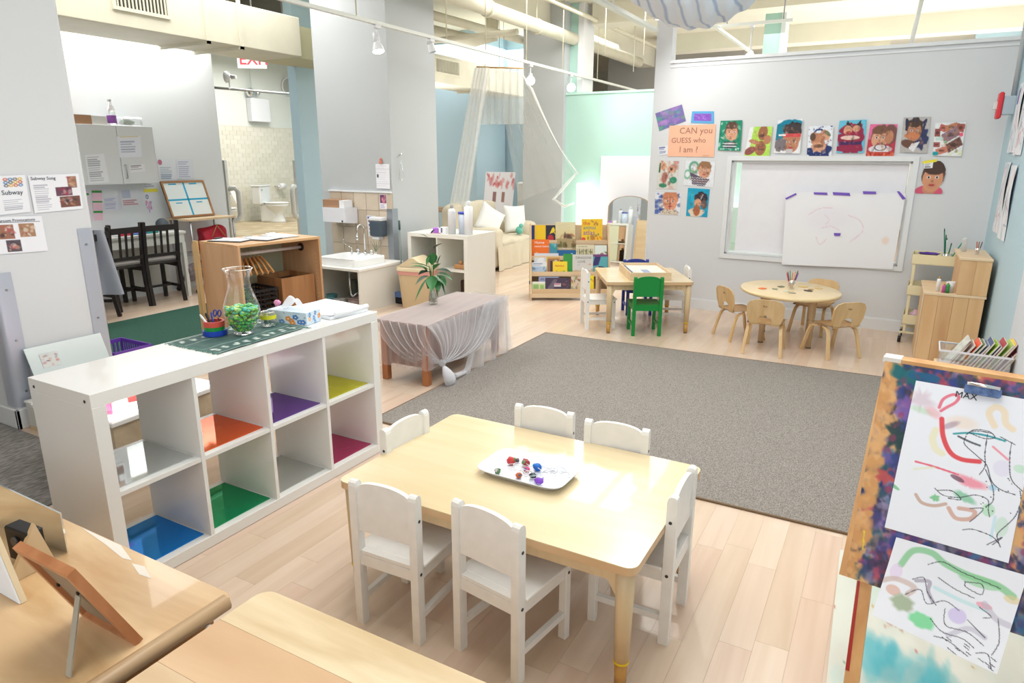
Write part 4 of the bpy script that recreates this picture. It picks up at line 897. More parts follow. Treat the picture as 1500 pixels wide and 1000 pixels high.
# crates inside
mc_ = thing('milk_crate', 'black plastic milk crate inside the coat cabinet', 'crate', tuple(kmat @ Vector((.33, .21, .231))), R(-6))
g = G(); s_ = .155; hgt_ = .27
for k in range(7):
    z = .01 + k * (hgt_ - .04) / 6
    for (x0, x1, y0, y1) in ((-s_, s_, -s_, -s_ + .006), (-s_, s_, s_ - .006, s_), (-s_, -s_ + .006, -s_, s_), (s_ - .006, s_, -s_, s_)): g.bx(x0, x1, y0, y1, z, z + .012)
for k in range(8):
    q = -s_ + k * (2 * s_ - .006) / 7
    g.bx(q, q + .006, -s_, -s_ + .006, 0, hgt_).bx(q, q + .006, s_ - .006, s_, 0, hgt_).bx(-s_, -s_ + .006, q, q + .006, 0, hgt_).bx(s_ - .006, s_, q, q + .006, 0, hgt_)
g.ob('lattice', BLACK, mc_)
G().bx(-s_, s_, -s_, s_, 0, .008).ob('bottom', BLACK, mc_)
g = G()
for (x0, x1, y0, y1) in ((-s_, s_, -s_, -s_ + .012), (-s_, s_, s_ - .012, s_), (-s_, -s_ + .012, -s_ + .0121, s_ - .0121), (s_ - .012, s_, -s_ + .0121, s_ - .0121)): g.bx(x0, x1, y0, y1, hgt_, hgt_ + .02)
g.ob('rim', BLACK, mc_)
wbx = thing('wooden_bin', 'open brown wooden bin beside the black crate in the coat cabinet', 'bin', tuple(kmat @ Vector((.30, .585, .231))), R(-6))
s_ = .17; DW = W('brown_stained_wood', (148, 100, 62), (178, 128, 84), 2, 12)
for nm, a in (('side', (-s_, s_, -s_, -s_ + .012, 0, .35)), ('side', (-s_, s_, s_ - .012, s_, 0, .35)), ('side', (-s_, -s_ + .012, -s_ + .012, s_ - .012, 0, .35)), ('side', (s_ - .012, s_, -s_ + .012, s_ - .012, 0, .35)), ('bottom', (-s_ + .012, s_ - .012, -s_ + .012, s_ - .012, 0, .01))): G().bx(*a).ob(nm, DW, wbx)
G().bx(-s_ + .0125, s_ - .0125, -s_ + .0125, s_ - .0125, .01, .30).ob('black_infill', BLACK, wbx)  # solid black block filling the open bin nearly to its rim
# clipboards and papers on top
for i, (lx, ly, rz_, lab, nm) in enumerate(((.20, .16, .3, 'clipboard with papers at the near end of the coat cabinet top', 'clipboard'), (.30, .36, .2, 'second clipboard with silver clip in the middle of the coat cabinet top', 'clipboard'), (.26, .58, -.1, 'loose stack of leaflets at the far end of the coat cabinet top', 'leaflets'))):
    t = thing(nm, lab, nm, tuple(kmat @ Vector((lx, ly, kh + .001))), rz_)
    G().box((0, 0, .003), (.30, .20, .005)).ob('board', BLACK if i < 2 else M('grey_card', (190, 190, 186), .7), t)
    G().box((.005, .0, .009), (.27, .18, .006)).ob('papers', PAPER, t)
    G().box((-.12, 0, .016), (.03, .09, .012), bev=.003).ob('clip', CHROME if i else BLACK, t)

# ================================================================== SINK
sk = thing('sink_cabinet', 'white low sink cabinet with open front under the basin', 'cabinet', (-5.34, 5.23, 0), R(0))
CW = M('cabinet_white', (224, 222, 214), .4)
sw, sd, shh = .64, .72, .46
G().bx(-.05, sw + .008, -.008, sd + .01, shh - .03, shh, bev=.003).ob('counter', M('white_counter', (236, 234, 228), .3), sk)
G().bx(sw - .018, sw, 0, sd, .0, shh - .03).ob('side_panel', CW, sk)
G().bx(-.04, -.022, 0, sd, .0, shh - .03).ob('side_panel', CW, sk)
G().bx(-.022, sw - .018, sd - .01, sd, 0, shh - .03).ob('back_panel', M('grey_backing', (176, 170, 168), .7), sk)
G().bx(-.022, sw - .018, .01, sd - .01, 0.0, .02).ob('bottom_panel', CW, sk)
bs = thing('sink_basin', 'white rectangular ceramic basin on the low sink cabinet', 'basin', (-5.06, 5.54, shh), 0)
CER = M('white_ceramic', (236, 238, 238), .1, coat=.5)
def basin(u, v_):
    k = [(1.0, 0), (1.0, .07), (.985, .078), (.93, .078), (.90, .07), (.82, .02), (.6, .012), (.0, .01)][int(round(v_ * 7))]
    a = 2 * PI * u; c, s2_ = math.cos(a), math.sin(a); q = (abs(c) ** 8 + abs(s2_) ** 8) ** (-1 / 8)
    return (c * q * .285 * k[0], (s2_ * q * .25 * k[0]) - (0 if k[0] > .95 else .02), k[1] + .001)
G().grid(basin, 64, 7).ob('bowl', CER, bs)
G().cyl((0, -.02, .0115), .02, .003, 14).ob('drain', CHROME, bs)
fc = thing('tap', 'tall chrome gooseneck tap behind the basin', 'tap', (-5.05, 5.745, shh + .079))
G().lathe([(.001, 0), (.022, 0), (.02, .012), (.011, .02)], 16).ob('base', CHROME, fc)
G().tube([(0, 0, .01), (0, 0, .27)] + [(0, -.055 + .055 * math.cos(a), .27 + .055 * math.sin(a)) for a in np.linspace(.3, PI, 8)] + [(-.005, -.112, .20)], .0075, 8).ob('neck', CHROME, fc)
G().tube([(-.005, -.112, .21), (-.006, -.113, .16)], [.010, .012], 10).ob('nozzle', CHROME, fc)
g0 = None
for dx, lab in ((-.1, 'chrome tap handle left of the gooseneck tap'), (.09, 'chrome tap handle right of the gooseneck tap')):
    t = thing('tap_handle', lab, 'tap', (-5.05 + dx, 5.745, shh + .079)); G().lathe([(.001, 0), (.02, 0), (.018, .012), (.01, .016), (.011, .025), (.018, .03), (.016, .042), (.001, .046)], 14).ob('knob', CHROME, t)
    G().box((0, -.012, .036), (.008, .04, .008), bev=.002).ob('lever', CHROME, t)
t = thing('filter_tap', 'thin curved chrome filter tap with glass funnel at the left of the basin', 'tap', (-5.24, 5.74, shh + .079))
G().tube([(0, 0, 0), (0, 0, .05), (-.05, -.02, .075), (-.1, -.03, .11), (-.08, -.035, .15)], [.006, .005, .005, .005, .006], 7).ob('pipe', CHROME, t)
g = G().tube([(0, 0, 0), (0, 0, -.001)], .012, 8); g.ob('foot', CHROME, t)
t = thing('bud_vase', 'small glass bud vase with thin green blades beside the tap', 'plant', (-4.90, 5.74, shh + .079))
G().lathe([(.001, 0), (.016, 0), (.018, .02), (.01, .035), (.012, .045)], 12).ob('vessel', glass('bud_glass', op=.3), t)
for k in range(5): G().ribbon([(0, 0, .02), (-.03 + .02 * k, .01, .09), (-.07 + .045 * k, 0, .15 + .02 * (k % 2))], (0, 1, 0), [.006, .006, .001], .001).ob('blade', LG[k % 4], t)
g = G().tube([(0, 0, .42), (0, 0, .2), (.01, 0, .13), (.04, 0, .1), (.07, 0, .14), (.07, .2, .16)], .014, 10)
tag(g.ob('drain_pipe', CHROME, None, (-5.03, 5.45, 0)), 'chrome drain trap under the sink counter', 'pipe')
for lab, nm, x, y, sx_, sy_, sz_, m_ in (('pinkish lidded bin standing under the sink beside the drain pipe', 'lidded_bin', -4.87, 5.72, .17, .2, .30, M('pinkish_plastic', (158, 138, 134), .5)), ('small clear tub on the floor of the sink cabinet', 'plastic_tub', -5.05, 5.32, .15, .12, .08, M('milky_plastic', (176, 172, 166), .4)), ('teal bucket on the floor of the sink cabinet', 'bucket', -5.22, 5.36, .12, .12, .10, M('teal_plastic', (70, 120, 124), .4)), ('grey spray bottles cluster at the back of the sink cabinet', 'bottle', -5.16, 5.66, .1, .08, .22, M('smoky_plastic', (110, 116, 110), .4)), ('low pinkish basket beneath the drain pipe', 'basket', -4.86, 5.36, .2, .16, .1, M('pinkish_basket', (150, 130, 126), .6))):
    t = thing(nm, lab, 'container', (x, y, .021)); G().lathe([(.001, 0), (sx_ * .42, 0), (sx_ * .5, sz_), (sx_ * .47, sz_), (sx_ * .4, .01), (.001, .01)], 12 if 'bucket' in nm or 'bottle' in nm else 4).ob('body', m_, t, rot=(0, 0, PI / 4))
    G().lathe([(sx_ * .5, sz_), (sx_ * .53, sz_), (sx_ * .53, sz_ + .008), (sx_ * .47, sz_ + .008)], 12 if 'bucket' in nm or 'bottle' in nm else 4).ob('rim', m_, t, rot=(0, 0, PI / 4))
# dispensers and papers on the sink column
yf_ = 5.966
t = thing('towel_dispenser', 'white paper towel dispenser on the tiled wall above the basin', 'dispenser', (-5.50, yf_ - .10, .86))
G().prism([(-.10, .0), (.09, -.02), (.10, .02), (.10, .16), (-.10, .16)], (-.17, 0, 0), (0, 1, 0), (0, 0, 1), (1, 0, 0), .34).ob('housing', M('white_plastic_gloss', (232, 232, 238), .25), t)
G().box((.12, -.10, .015), (.02, .004, .02)).ob('lock', BLACK, t)
t = thing('cardboard_box', 'brown cardboard box of paper towels on top of the dispenser', 'box', (-5.50, yf_ - .09, 1.021))
G().bx(-.19, .05, -.075, .07, 0, .085).ob('carton', M('brown_cardboard', (170, 130, 100), .8), t); G().bx(.051, .12, -.07, .07, 0, .08).ob('towel_stack', PAPER, t)
t = thing('soap_dispenser', 'grey and white soap dispenser on the tiles right of the tap', 'dispenser', (-4.985, yf_ - .055, .72))
G().bx(-.085, .085, -.055, .05, .0, .17, bev=.012, seg=2).ob('body', M('dark_blue_grey_plastic', (72, 84, 96), .35), t)
G().bx(-.088, .088, -.058, .05, .171, .21, bev=.01, seg=2).ob('cap', M('white_plastic', (225, 226, 230), .4), t); G().bx(-.07, .03, -.04, .04, -.035, -.001, bev=.006).ob('nozzle', M('white_plastic', (225, 226, 230), .4), t)
def wallpaper(nm, lab, quad, cv, par=None, cat='paper', **k): return tag(sheet(nm, quad, cv, par, **k), lab, cat)
cv = Cv(40, 60, (236, 236, 242))
for i in range(1, 4): cv.rect(i / 4 - .006, 0, i / 4 + .006, 1, (206, 206, 216))
for j in range(1, 5): cv.rect(0, j / 5 - .005, 1, j / 5 + .005, (206, 206, 216))
cv.rect(.06, .42, .2, .55, (70, 60, 80)); cv.lines(.05, .05, .95, .95, 10, (190, 190, 205), .5, fill=.2)
wallpaper('wall_calendar', 'white grid calendar clipped to the grey column above the tiles', [(-5.055, yf_ + .028, 1.50), (-4.86, yf_ + .028, 1.50), (-4.86, yf_ + .024, 1.235), (-5.05, yf_ + .024, 1.235)], cv, cat='calendar')
tag(G().box((0, 0, 0), (.04, .012, .03), bev=.003).ball((.005, -.004, .03), .014, 8).ob('clip_magnet', M('salmon_plastic', (222, 132, 110), .4), None, (-4.975, yf_ + .022, 1.52)), 'salmon pink clip holding the calendar', 'clip')
cv = Cv(30, 50, (236, 234, 238)); cv.rect(.05, .03, .95, .6, (110, 70, 110)); cv.blot(14, [(220, 160, 170), (200, 90, 110), (70, 50, 80)], .16, y=(.1, .5), x=(.15, .85)); cv.lines(.1, .66, .9, .95, 4, (130, 120, 180))
wallpaper('hygiene_poster', 'small poster with a purple photo on the tiles beneath the calendar', [(-5.0, yf_ + .004, 1.175), (-4.90, yf_ + .004, 1.175), (-4.90, yf_ + .004, 1.015), (-5.0, yf_ + .004, 1.015)], cv, cat='poster')
cv = Cv(44, 84, (232, 232, 242)); cv.rect(.08, .05, .92, .15, (70, 80, 150))
for j in range(4):
    for i in range(3): cv.ell(.22 + .28 * i, .27 + .185 * j, .1, .055, [(110, 70, 60), (90, 90, 110), (210, 170, 60), (150, 190, 80), (70, 50, 60)][(i * 2 + j) % 5], .9)
wallpaper('fruit_poster', 'white poster with rows of small pictures behind the gooseneck tap', [(-5.20, yf_ + .004, .935), (-5.07, yf_ + .004, .935), (-5.055, yf_ + .004, .70), (-5.185, yf_ + .004, .70)], cv, cat='poster')
# wire hook thing on column right face
t = thing('wire_whisk_hook', 'twisted silver wire hanger hooked on the right face of the grey column', 'hook', (-4.83, 6.13, 1.42))
G().tube([(0, -.03, .15), (.02, .0, .17), (.02, .02, .14), (.02, .0, .1), (.02, -.04, -.08), (.02, .0, -.10), (.02, .05, -.06), (.02, .01, .1)], .003, 6).ob('wire', CHROME, t); G().tube([(0, .0, .17), (.035, .0, .19)], .006, 6).ob('peg', CHROME, t)
# broom and dustpan
t = thing('dustpan_broom', 'upright blue broom with black bristles leaning by the grey corner guard', 'broom', (-4.62, 5.83, 0))
G().tube([(0, 0, .1), (-.10, .12, .80)], .008, 8).ob('handle', M('grey_green_pole', (104, 120, 116), .4), t); G().tube([(-.10, .12, .80), (-.11, .13, .9)], .012, 8).ob('grip', M('dark_green_grip', (60, 84, 80), .5), t)
G().prism([(-.14, 0), (.14, 0), (.13, .07), (-.13, .07)], (0, -.03, .005), (1, 0, 0), (0, 0, 1), (0, 1, 0), .05).ob('bristles', M('black_bristles', (30, 32, 40), .9), t)
G().prism([(-.135, .075), (.135, .075), (.09, .13), (-.09, .13)], (0, -.035, .0), (1, 0, 0), (0, 0, 1), (0, 1, 0), .06).ob('head', M('blue_broom_plastic', (90, 120, 176), .4), t)
# bin
bn = thing('swing_bin', 'tan plastic swing-top waste bin beside the far white shelf', 'bin', (-4.36, 5.78, 0), R(10))
def rl(prof, hx_, hy_, n=6):
    g = G(); m = 32
    vs = [];
    for k, z in prof:
        for i in range(m):
            a = 2 * PI * i / m; c, s2_ = math.cos(a), math.sin(a); q = (abs(c) ** n + abs(s2_) ** n) ** (-1 / n); vs.append((c * q * hx_ * k, s2_ * q * hy_ * k, z))
    g._add(vs, [(r_ * m + i, r_ * m + (i + 1) % m, (r_ + 1) * m + (i + 1) % m, (r_ + 1) * m + i) for r_ in range(len(prof) - 1) for i in range(m)], smooth=True); return g
rl([(.0, 0), (.8, 0), (.82, .01), (1, .42), (1.0, .43)], .19, .15).ob('body', M('tan_plastic', (206, 184, 148), .45), bn)
rl([(1.06, .41), (1.06, .44), (1.0, .45)], .19, .15).ob('rim', M('light_tan_plastic', (218, 202, 168), .4), bn)
G().prism([(-.19, .45), (.19, .45), (.15, .47), (.02, .55), (-.02, .55), (-.15, .47)], (0, -.14, 0), (1, 0, 0), (0, 0, 1), (0, 1, 0), .28).ob('swing_lid', M('light_tan_plastic', (218, 202, 168), .4), bn)
rl([(1.01, .37), (1.03, .41)], .19, .15).ob('liner', M('pink_liner', (222, 160, 150), .6), bn)

# far white cube unit
c2 = thing('cube_shelf', 'smaller white four-cube shelf with bottles on top behind the waste bin', 'shelf', (-4.665, 6.015, 0))
cwW = M('white_shelf_far', (232, 230, 222), .35)
for nm, a in (('top_panel', (0, .785, 0, .585, .73, .77)), ('bottom_panel', (0, .785, 0, .585, 0, .04)), ('side_panel', (0, .045, 0, .585, .04, .73)), ('side_panel', (.74, .785, 0, .585, .04, .73)), ('divider', (.385, .40, 0, .583, .04, .73)), ('middle_shelf', (.045, .385, .002, .583, .375, .39)), ('middle_shelf', (.4, .74, .002, .583, .375, .39))): G().bx(*a).ob(nm, cwW, c2)
G().bx(.046, .384, .565, .575, .045, .725).ob('back_panel', M('cream_back_panel', (222, 220, 190), .6), c2)
G().bx(.401, .60, .565, .575, .045, .725).ob('back_panel', M('cream_back_panel', (222, 220, 190), .6), c2)

for i, (x, y, z, w_, h_, m_, lab) in enumerate(((-4.05, 6.15, .391, .16, .05, M('wood_toy', (190, 140, 90), .5), 'flat wooden toy in the far shelf upper cube'), (-4.03, 6.2, .041, .1, .22, M('dark_doll_hair', (70, 50, 40), .7), 'brown doll standing in the lower cube of the far shelf'), (-4.1, 6.42, .56, .1, .10, M('dark_book_spines', (90, 60, 60), .6), None))):
    if lab is None: continue
    t = thing('wooden_toy' if i == 0 else 'doll', lab, 'toy', (x, y, z)); G().box((0, 0, h_ / 2), (w_, .06, h_), bev=.01).ob('body', m_, t); G().ball((0, 0, h_ + .02), .025, 8).ob('head', M('wood_toy', (190, 140, 90), .5), t)
def bottle(nm, lab, x, y, r, h, m_, cap=None, z=.771, cat='bottle'):
    t = thing(nm, lab, cat, (x, y, z)); G().lathe([(.001, 0), (r, 0), (r, h * .85), (r * .9, h * .93), (r * .4, h * .97), (.001, h)], 18).ob('body', m_, t)
    if cap: G().cyl((0, 0, h), r * .45, h * .12, 12).ob('cap', cap, t)
    return t
WP_ = M('white_plastic', (225, 226, 230), .4)
bottle('wipes_canister', 'tall white cylinder at the left of the bottles on the far shelf', -4.14, 6.12, .042, .28, WP_, M('grey_cap', (170, 172, 170), .5))
t = thing('plastic_canister', 'clear plastic tub with blue lid between two white rolls on the far shelf', 'canister', (-4.04, 6.2, .771)); G().lathe([(.001, 0), (.055, 0), (.058, .21), (.001, .215)], 20).ob('body', M('bluish_clear_plastic', (205, 214, 230), .3), t); G().cyl((0, 0, .216), .062, .018, 20).ob('lid', M('royal_blue_lid', (50, 70, 190), .4), t)
t = thing('paper_roll', 'tall wrapped white paper roll at the right of the blue-lidded tub', 'roll', (-3.94, 6.14, .771)); G().lathe([(.001, 0), (.045, 0), (.047, .29), (.03, .30), (.001, .29)], 18).ob('roll', PAPER, t); G().ball((0, 0, .33), .03, 8, j=.4).ob('wrapper_tuft', sheer('cling_wrap', (235, 238, 242), .5), t)
t = thing('soap_block', 'purple sticky tape holder near the left end of the far shelf', 'tape', (-4.34, 6.10, .771)); G().box((0, 0, .03), (.055, .05, .06), bev=.008).ob('block', M('violet_plastic', (176, 110, 214), .4), t); G().box((0, 0, .002), (.12, .08, .004)).ob('pad', M('mauve_card', (200, 150, 170), .7), t)
t = thing('small_carton', 'small white carton beside the purple tape on the far shelf', 'box', (-4.24, 6.12, .771)); G().box((0, 0, .035), (.07, .05, .07)).ob('carton', PAPER, t); G().box((-.02, -.026, .035), (.02, .002, .05)).ob('print', M('slate_print', (110, 110, 150), .6), t)

# ================================================================== SOFA
SO = M('cream_slipcover', (214, 204, 182), .8, noise=.05, nscale=5, bump=.4, bscale=9)
so = thing('sofa', 'cream slipcovered sofa with white pillows by the draped curtain', 'sofa', (-4.83, 8.22, 0), R(4))
def cush(x0, x1, y0, y1, z0, z1, r, nm, par, wr=.012, mat=SO, seed=1):
    """soft box"""
    g = G().bx(x0, x1, y0, y1, z0, z1); bmesh.ops.subdivide_edges(g.bm, edges=g.bm.edges, cuts=7, use_grid_fill=True)
    c = Vector(((x0 + x1) / 2, (y0 + y1) / 2, (z0 + z1) / 2)); hh = Vector(((x1 - x0) / 2, (y1 - y0) / 2, (z1 - z0) / 2)); rs_ = random.Random(seed)
    for v_ in g.bm.verts:
        d = v_.co - c; inner = Vector([max(-hh[i] + r, min(hh[i] - r, d[i])) for i in range(3)]); e = d - inner
        if e.length > 1e-6: v_.co = c + inner + e.normalized() * r * min(1, e.length / r * 1.0 if e.length < r else 1)
        v_.co += Vector((math.sin(v_.co.z * 21 + v_.co.y * 9), math.sin(v_.co.x * 17 + v_.co.z * 13), math.sin(v_.co.y * 15 + v_.co.x * 11))) * wr
    for f in g.bm.faces: f.smooth = True
    o = g.ob(nm, mat, par); md = o.modifiers.new('s', 'SUBSURF'); md.levels = 1; md.render_levels = 1; return o
cush(-.80, .02, .0, .28, .02, .60, .09, 'arm', so); cush(-.80, .02, 1.26, 1.52, .02, .60, .09, 'arm', so, seed=2)
cush(-.95, -.66, .05, 1.47, .02, .92, .1, 'back', so); cush(-.75, .02, .26, 1.28, .02, .43, .06, 'seat', so)
G().grid(lambda u, v_: (.03 + .02 * math.sin(u * 30) * (1 - v_) + .02 * (1 - v_), 0.02 + 1.48 * u, .006 + .34 * v_), 60, 8).ob('skirt', SO, so)
PW = M('white_pillow', (240, 240, 238), .85)
def pillow(lab, loc, rot, s_=.21):
    g = G()
    def f(u, v_, sg): 
        a, b = 2 * u - 1, 2 * v_ - 1; t_ = max(0, (1 - a ** 4) * (1 - b ** 4)) ** .5; k = 1 - .08 * (1 - abs(a)) * abs(b) ** 3; return (a * s_ * (1 - .1 * (1 - b * b)), sg * .075 * t_, b * s_ * (1 - .1 * (1 - a * a)))
    g.grid(lambda u, v_: f(u, v_, 1), 12, 12); g.grid(lambda u, v_: f(u, v_, -1), 12, 12); bmesh.ops.remove_doubles(g.bm, verts=g.bm.verts, dist=1e-4)
    return tag(g.ob('pillow', PW, None, loc, rot), lab, 'pillow')
pillow('white pillow leaning on the near arm of the sofa', (-5.22, 8.72, .66), (R(-14), R(32), R(62)), .23)
pillow('white pillow at the far end of the sofa behind the bookshelf', (-5.18, 9.42, .64), (R(-12), R(2), R(66)), .22)
t = thing('soft_toy', 'small teal soft toy on the sofa seat', 'toy', (-4.95, 9.15, .44)); G().ball((0, 0, .06), .06, 10, j=.2).ob('body', M('teal_plush', (110, 190, 176), .9), t); G().ball((.03, .0, .13), .035, 9).ob('head', M('teal_plush', (110, 190, 176), .9), t)
# crib-like brown bench, paper rack behind, white panel heater
t = thing('wooden_daybed', 'light brown wooden bench end behind the sofa arm', 'bench', (-6.15, 8.35, 0), R(20)); G().bx(-.4, .4, -.03, .03, .78, .86, bev=.02).ob('top_rail', W('greyish_bench_wood', (160, 136, 112), (184, 160, 136), 0, 10), t)
for k in range(6): x = -.36 + k * .144; G().bx(x - .012, x + .012, -.012, .012, 0, .78).ob('slat', W('greyish_bench_wood_z', (160, 136, 112), (184, 160, 136), 2, 10), t)
t = thing('side_table', 'small birch side table between the far shelf and the sofa', 'table', (-4.95, 7.9, 0), R(8)); G().bx(-.2, .2, -.15, .15, .5, .52).ob('top', BIRCH, t)
for a in ((-.18, -.13), (.16, -.13), (-.18, .11), (.16, .11)): G().bx(a[0], a[0] + .02, a[1], a[1] + .02, 0, .5).ob('leg', BIRCH, t)
cv = Cv(60, 90, (232, 232, 238)); cv.blot(26, [(190, 80, 90), (210, 120, 120)], .05, y=(.04, .2)); cv.rect(.3, .26, .42, .4, (150, 110, 110)); cv.rect(.6, .26, .7, .4, (160, 120, 110))
wallpaper('documentation_board', 'tilted board with red and white prints behind the sofa', [(-6.6, 10.9, 1.32), (-5.98, 10.9, 1.32), (-5.95, 10.6, .0), (-6.55, 10.6, .0)], cv, cat='board')
t = thing('air_cleaner', 'grey and white cabinet unit with dark handle behind the sofa back', 'appliance', (-5.65, 11.0, 0), R(15))
G().bx(-.28, .02, -.15, .15, 0, 1.15, bev=.02).ob('grey_door', M('light_grey_enamel', (206, 208, 204), .4), t); G().bx(.03, .32, -.15, .15, 0, 1.15, bev=.01).ob('white_door', WP_, t); G().box((-.1, -.155, .93), (.1, .01, .04), bev=.004).ob('handle', M('dark_handle', (110, 114, 116), .5), t)
# curtain canopy
cu = thing('sheer_canopy', 'sheer white net curtain hanging from a wooden hoop above the sofa', 'curtain', (0, 0, 0))
CT = sheer('net_curtain', (232, 232, 228), .38); CT2 = sheer('net_curtain_fold', (240, 240, 238), .6)
G().tube([(-5.38, 8.65, 2.80), (-4.70, 8.78, 2.76)], .012, 8).ob('hoop_bar', W('bamboo_rod', (200, 160, 110), (220, 184, 136), 0, 10), cu)
G().grid(lambda u, v_: (-5.38 + .66 * u, 8.70 + .13 * u + .02 * math.sin(u * 40), 2.78 - .75 * v_), 50, 6).ob('valance', CT, cu)
def panel(p0, p1, q0, q1, nm, w0, w1, m_=CT):
    G().grid(lambda u, v_: Vector(p0).lerp(Vector(p1), u).lerp(Vector(q0).lerp(Vector(q1), u), v_) + Vector((0, .03 * math.sin(u * 28) * (1 - v_ * .5), -.12 * math.sin(v_ * PI) * w1)), 40, 14).ob(nm, m_, cu)
panel((-5.40, 8.62, 2.79), (-5.16, 8.62, 2.78), (-5.78, 8.4, .62), (-5.46, 8.45, .70), 'left_fall', 0, 0, CT2)
panel((-4.78, 8.8, 2.76), (-4.62, 8.9, 2.5), (-4.32, 9.78, 1.4), (-4.27, 9.78, 1.32), 'right_fall', 0, .9, CT2)
panel((-5.12, 8.72, 2.76), (-4.75, 8.8, 2.76), (-5.2, 9.6, .9), (-4.33, 9.82, 1.25), 'centre_fall', 0, 0, sheer('net_curtain_thin', (232, 232, 228), .16))
G().tube([(-4.29, 9.78, 1.36), (-4.5, 9.7, 1.1), (-4.6, 9.6, .95), (-4.4, 9.6, .85), (-4.29, 9.7, .9)], [.03, .05, .04, .03, .02], 8, flat=.5).ob('gathered_tail', CT2, cu)
for s_ in (0, 1): G().tube([(-5.05 + s_ * .08, 8.72, 2.78), (-5.05 + s_ * .06, 8.72, 3.8)], .003, 4).ob('cord', M('dark_cord', (90, 90, 90), .6), cu)
# white board on mint wall, arched mirror, glowing lamp
tag(G().bx(-3.97, -2.4, 9.93, 9.985, 0.02, 1.6, bev=.004).ob('white_panel', M('white_panel_board', (224, 226, 232), .5)), 'large white panel leaning against the mint wall', 'panel')
t = thing('floor_lamp', 'glowing white paper floor lamp against the mint wall', 'lamp', (-4.17, 9.8, 0)); G().bx(-.09, .09, -.09, .09, .03, 1.2, bev=.004).ob('shade', M('lit_paper_shade', (255, 252, 246), .6, emit=2.2), t); G().bx(-.12, .12, -.11, .11, 0, .03).ob('base', BIRCH, t)
t = thing('arched_mirror', 'arch-topped wood-framed mirror leaning beside the bookshelf', 'mirror', (-3.38, 9.62, 0), R(5)); tilt = R(4)
P = [(-.31, .05), (.31, .05), (.31, .86)] + [(.31 * math.cos(a), .86 + .17 * math.sin(a)) for a in np.linspace(.15, PI - .15, 13)] + [(-.31, .86)]
G().prism(P, (0, -.005, 0), (1, 0, 0), (0, math.sin(tilt), math.cos(tilt)), (0, 1, 0), .004).ob('mirror_face', MIRROR, t)
Q = [(x * 1.06, z * 1.02 - .012) for x, z in P]; G().prism(Q, (0, .0, 0), (1, 0, 0), (0, math.sin(tilt), math.cos(tilt)), (0, 1, 0), .02).ob('frame', W('grey_mirror_wood', (150, 130, 110), (178, 156, 134), 2, 12), t)

# ================================================================== BOOK DISPLAY
ba = R(29.5); bo = Vector((-3.475, 6.69, 0)); be = Vector((math.cos(ba), math.sin(ba), 0)); bnn = Vector((-math.sin(ba), math.cos(ba), 0))
bk = thing('book_display', 'maple four-tier book display rack full of picture books', 'bookshelf', tuple(bo), ba)
bwid_ = .92
for x in (0, bwid_ - .02):
    G().prism([(0, 0), (.42, 0), (.40, .80), (.36, .845), (.32, .84), (.02, .10), (0, .08)], (x, 0, 0), (0, 1, 0), (0, 0, 1), (1, 0, 0), .02).ob('side_panel', BIRCH, bk)
BH = W('birch_plywood_h', (216, 186, 148), (230, 205, 170), 0, 12, .45)
G().bx(.02, bwid_ - .02, .01, .03, .03, .075).ob('kick_board', BH, bk)
tiers = [(.03, .115), (.115, .30), (.20, .47), (.285, .64)]
for i, (y, z) in enumerate(tiers):
    G().bx(.02, bwid_ - .02, y, y + .012, z - .04, z + .012).ob('lip', BH, bk)
    G().bx(.02, bwid_ - .02, y + .012, y + .085, z - .03, z - .018).ob('ledge', BH, bk)
G().bx(.02, bwid_ - .02, .385, .397, .05, .82).ob('back_board', BH, bk)
g = G()
for x in (-.012,): g.box((x + .006, .05, .20), (.012, .02, .04), bev=.003)
g.ob('latch', M('grey_knob', (90, 90, 96), .4), bk)
def bmat(x, y, z): return bo + be * x + bnn * y + Vector((0, 0, z))
def book(lab, x, tier, d, w_, h, cv, txt=None, lean=14, tc=INK, ts=.03, tx=.01, ty=None):
    y, z = tiers[tier]; y += .018 + .011 * d; z -= .017; a = R(lean); up = bnn * math.sin(a) + Vector((0, 0, math.cos(a))); nf = be.cross(up)
    base = bmat(x, y, z); t = thing('picture_book', lab, 'book', tuple(base), 0, 'picture books on the display rack')
    z0 = Vector((0, 0, 0)); G().prism([(0, 0), (w_, 0), (w_, h), (0, h)], -nf * .009, be, up, nf, .009).ob('pages', M('book_edges', (226, 220, 208), .7), t)
    c = sheet('cover', [up * h + nf * .0004, be * w_ + up * h + nf * .0004, be * w_ + nf * .0004, nf * .0004], cv, t)
    if txt:
        for k, (s_, sz, xx, yy, m_) in enumerate(txt): text(s_, sz, be * xx + up * yy, be, up, m_, t)
    return t
def C_(name, rgb): return M('print_' + name, rgb, .6)
R_ = random.Random
cv = Cv(44, 40, (40, 56, 120)); cv.rect(.12, 0, .6, 1, (238, 196, 40)); cv.rect(.6, 0, 1, 1, (44, 44, 60)); cv.ell(.8, .75, .13, .2, (190, 50, 60)); cv.poly([(.92, .08), (.8, .45), (.88, .45), (1, .3)], (236, 210, 50))
book('blue, yellow and black alphabet book at the top left of the rack', .022, 3, 0, .275, .20, cv, [('A', .10, .21, .10, C_('yellow', (240, 210, 50)))], tc=None)
cv = Cv(50, 50, (222, 208, 160)); cv.rect(0, .0, 1, .4, (226, 216, 176)); cv.blot(9, [(168, 104, 70), (90, 70, 60), (188, 130, 90)], .14, y=(.55, .8), x=(.1, .9), seed=6); cv.lines(.1, .1, .9, .4, 5, (200, 186, 140), .5); cv.rect(0, .85, 1, 1, (196, 168, 110))
book('beige book with brown animals in the middle of the top tier', .30, 3, 1, .23, .235, cv)
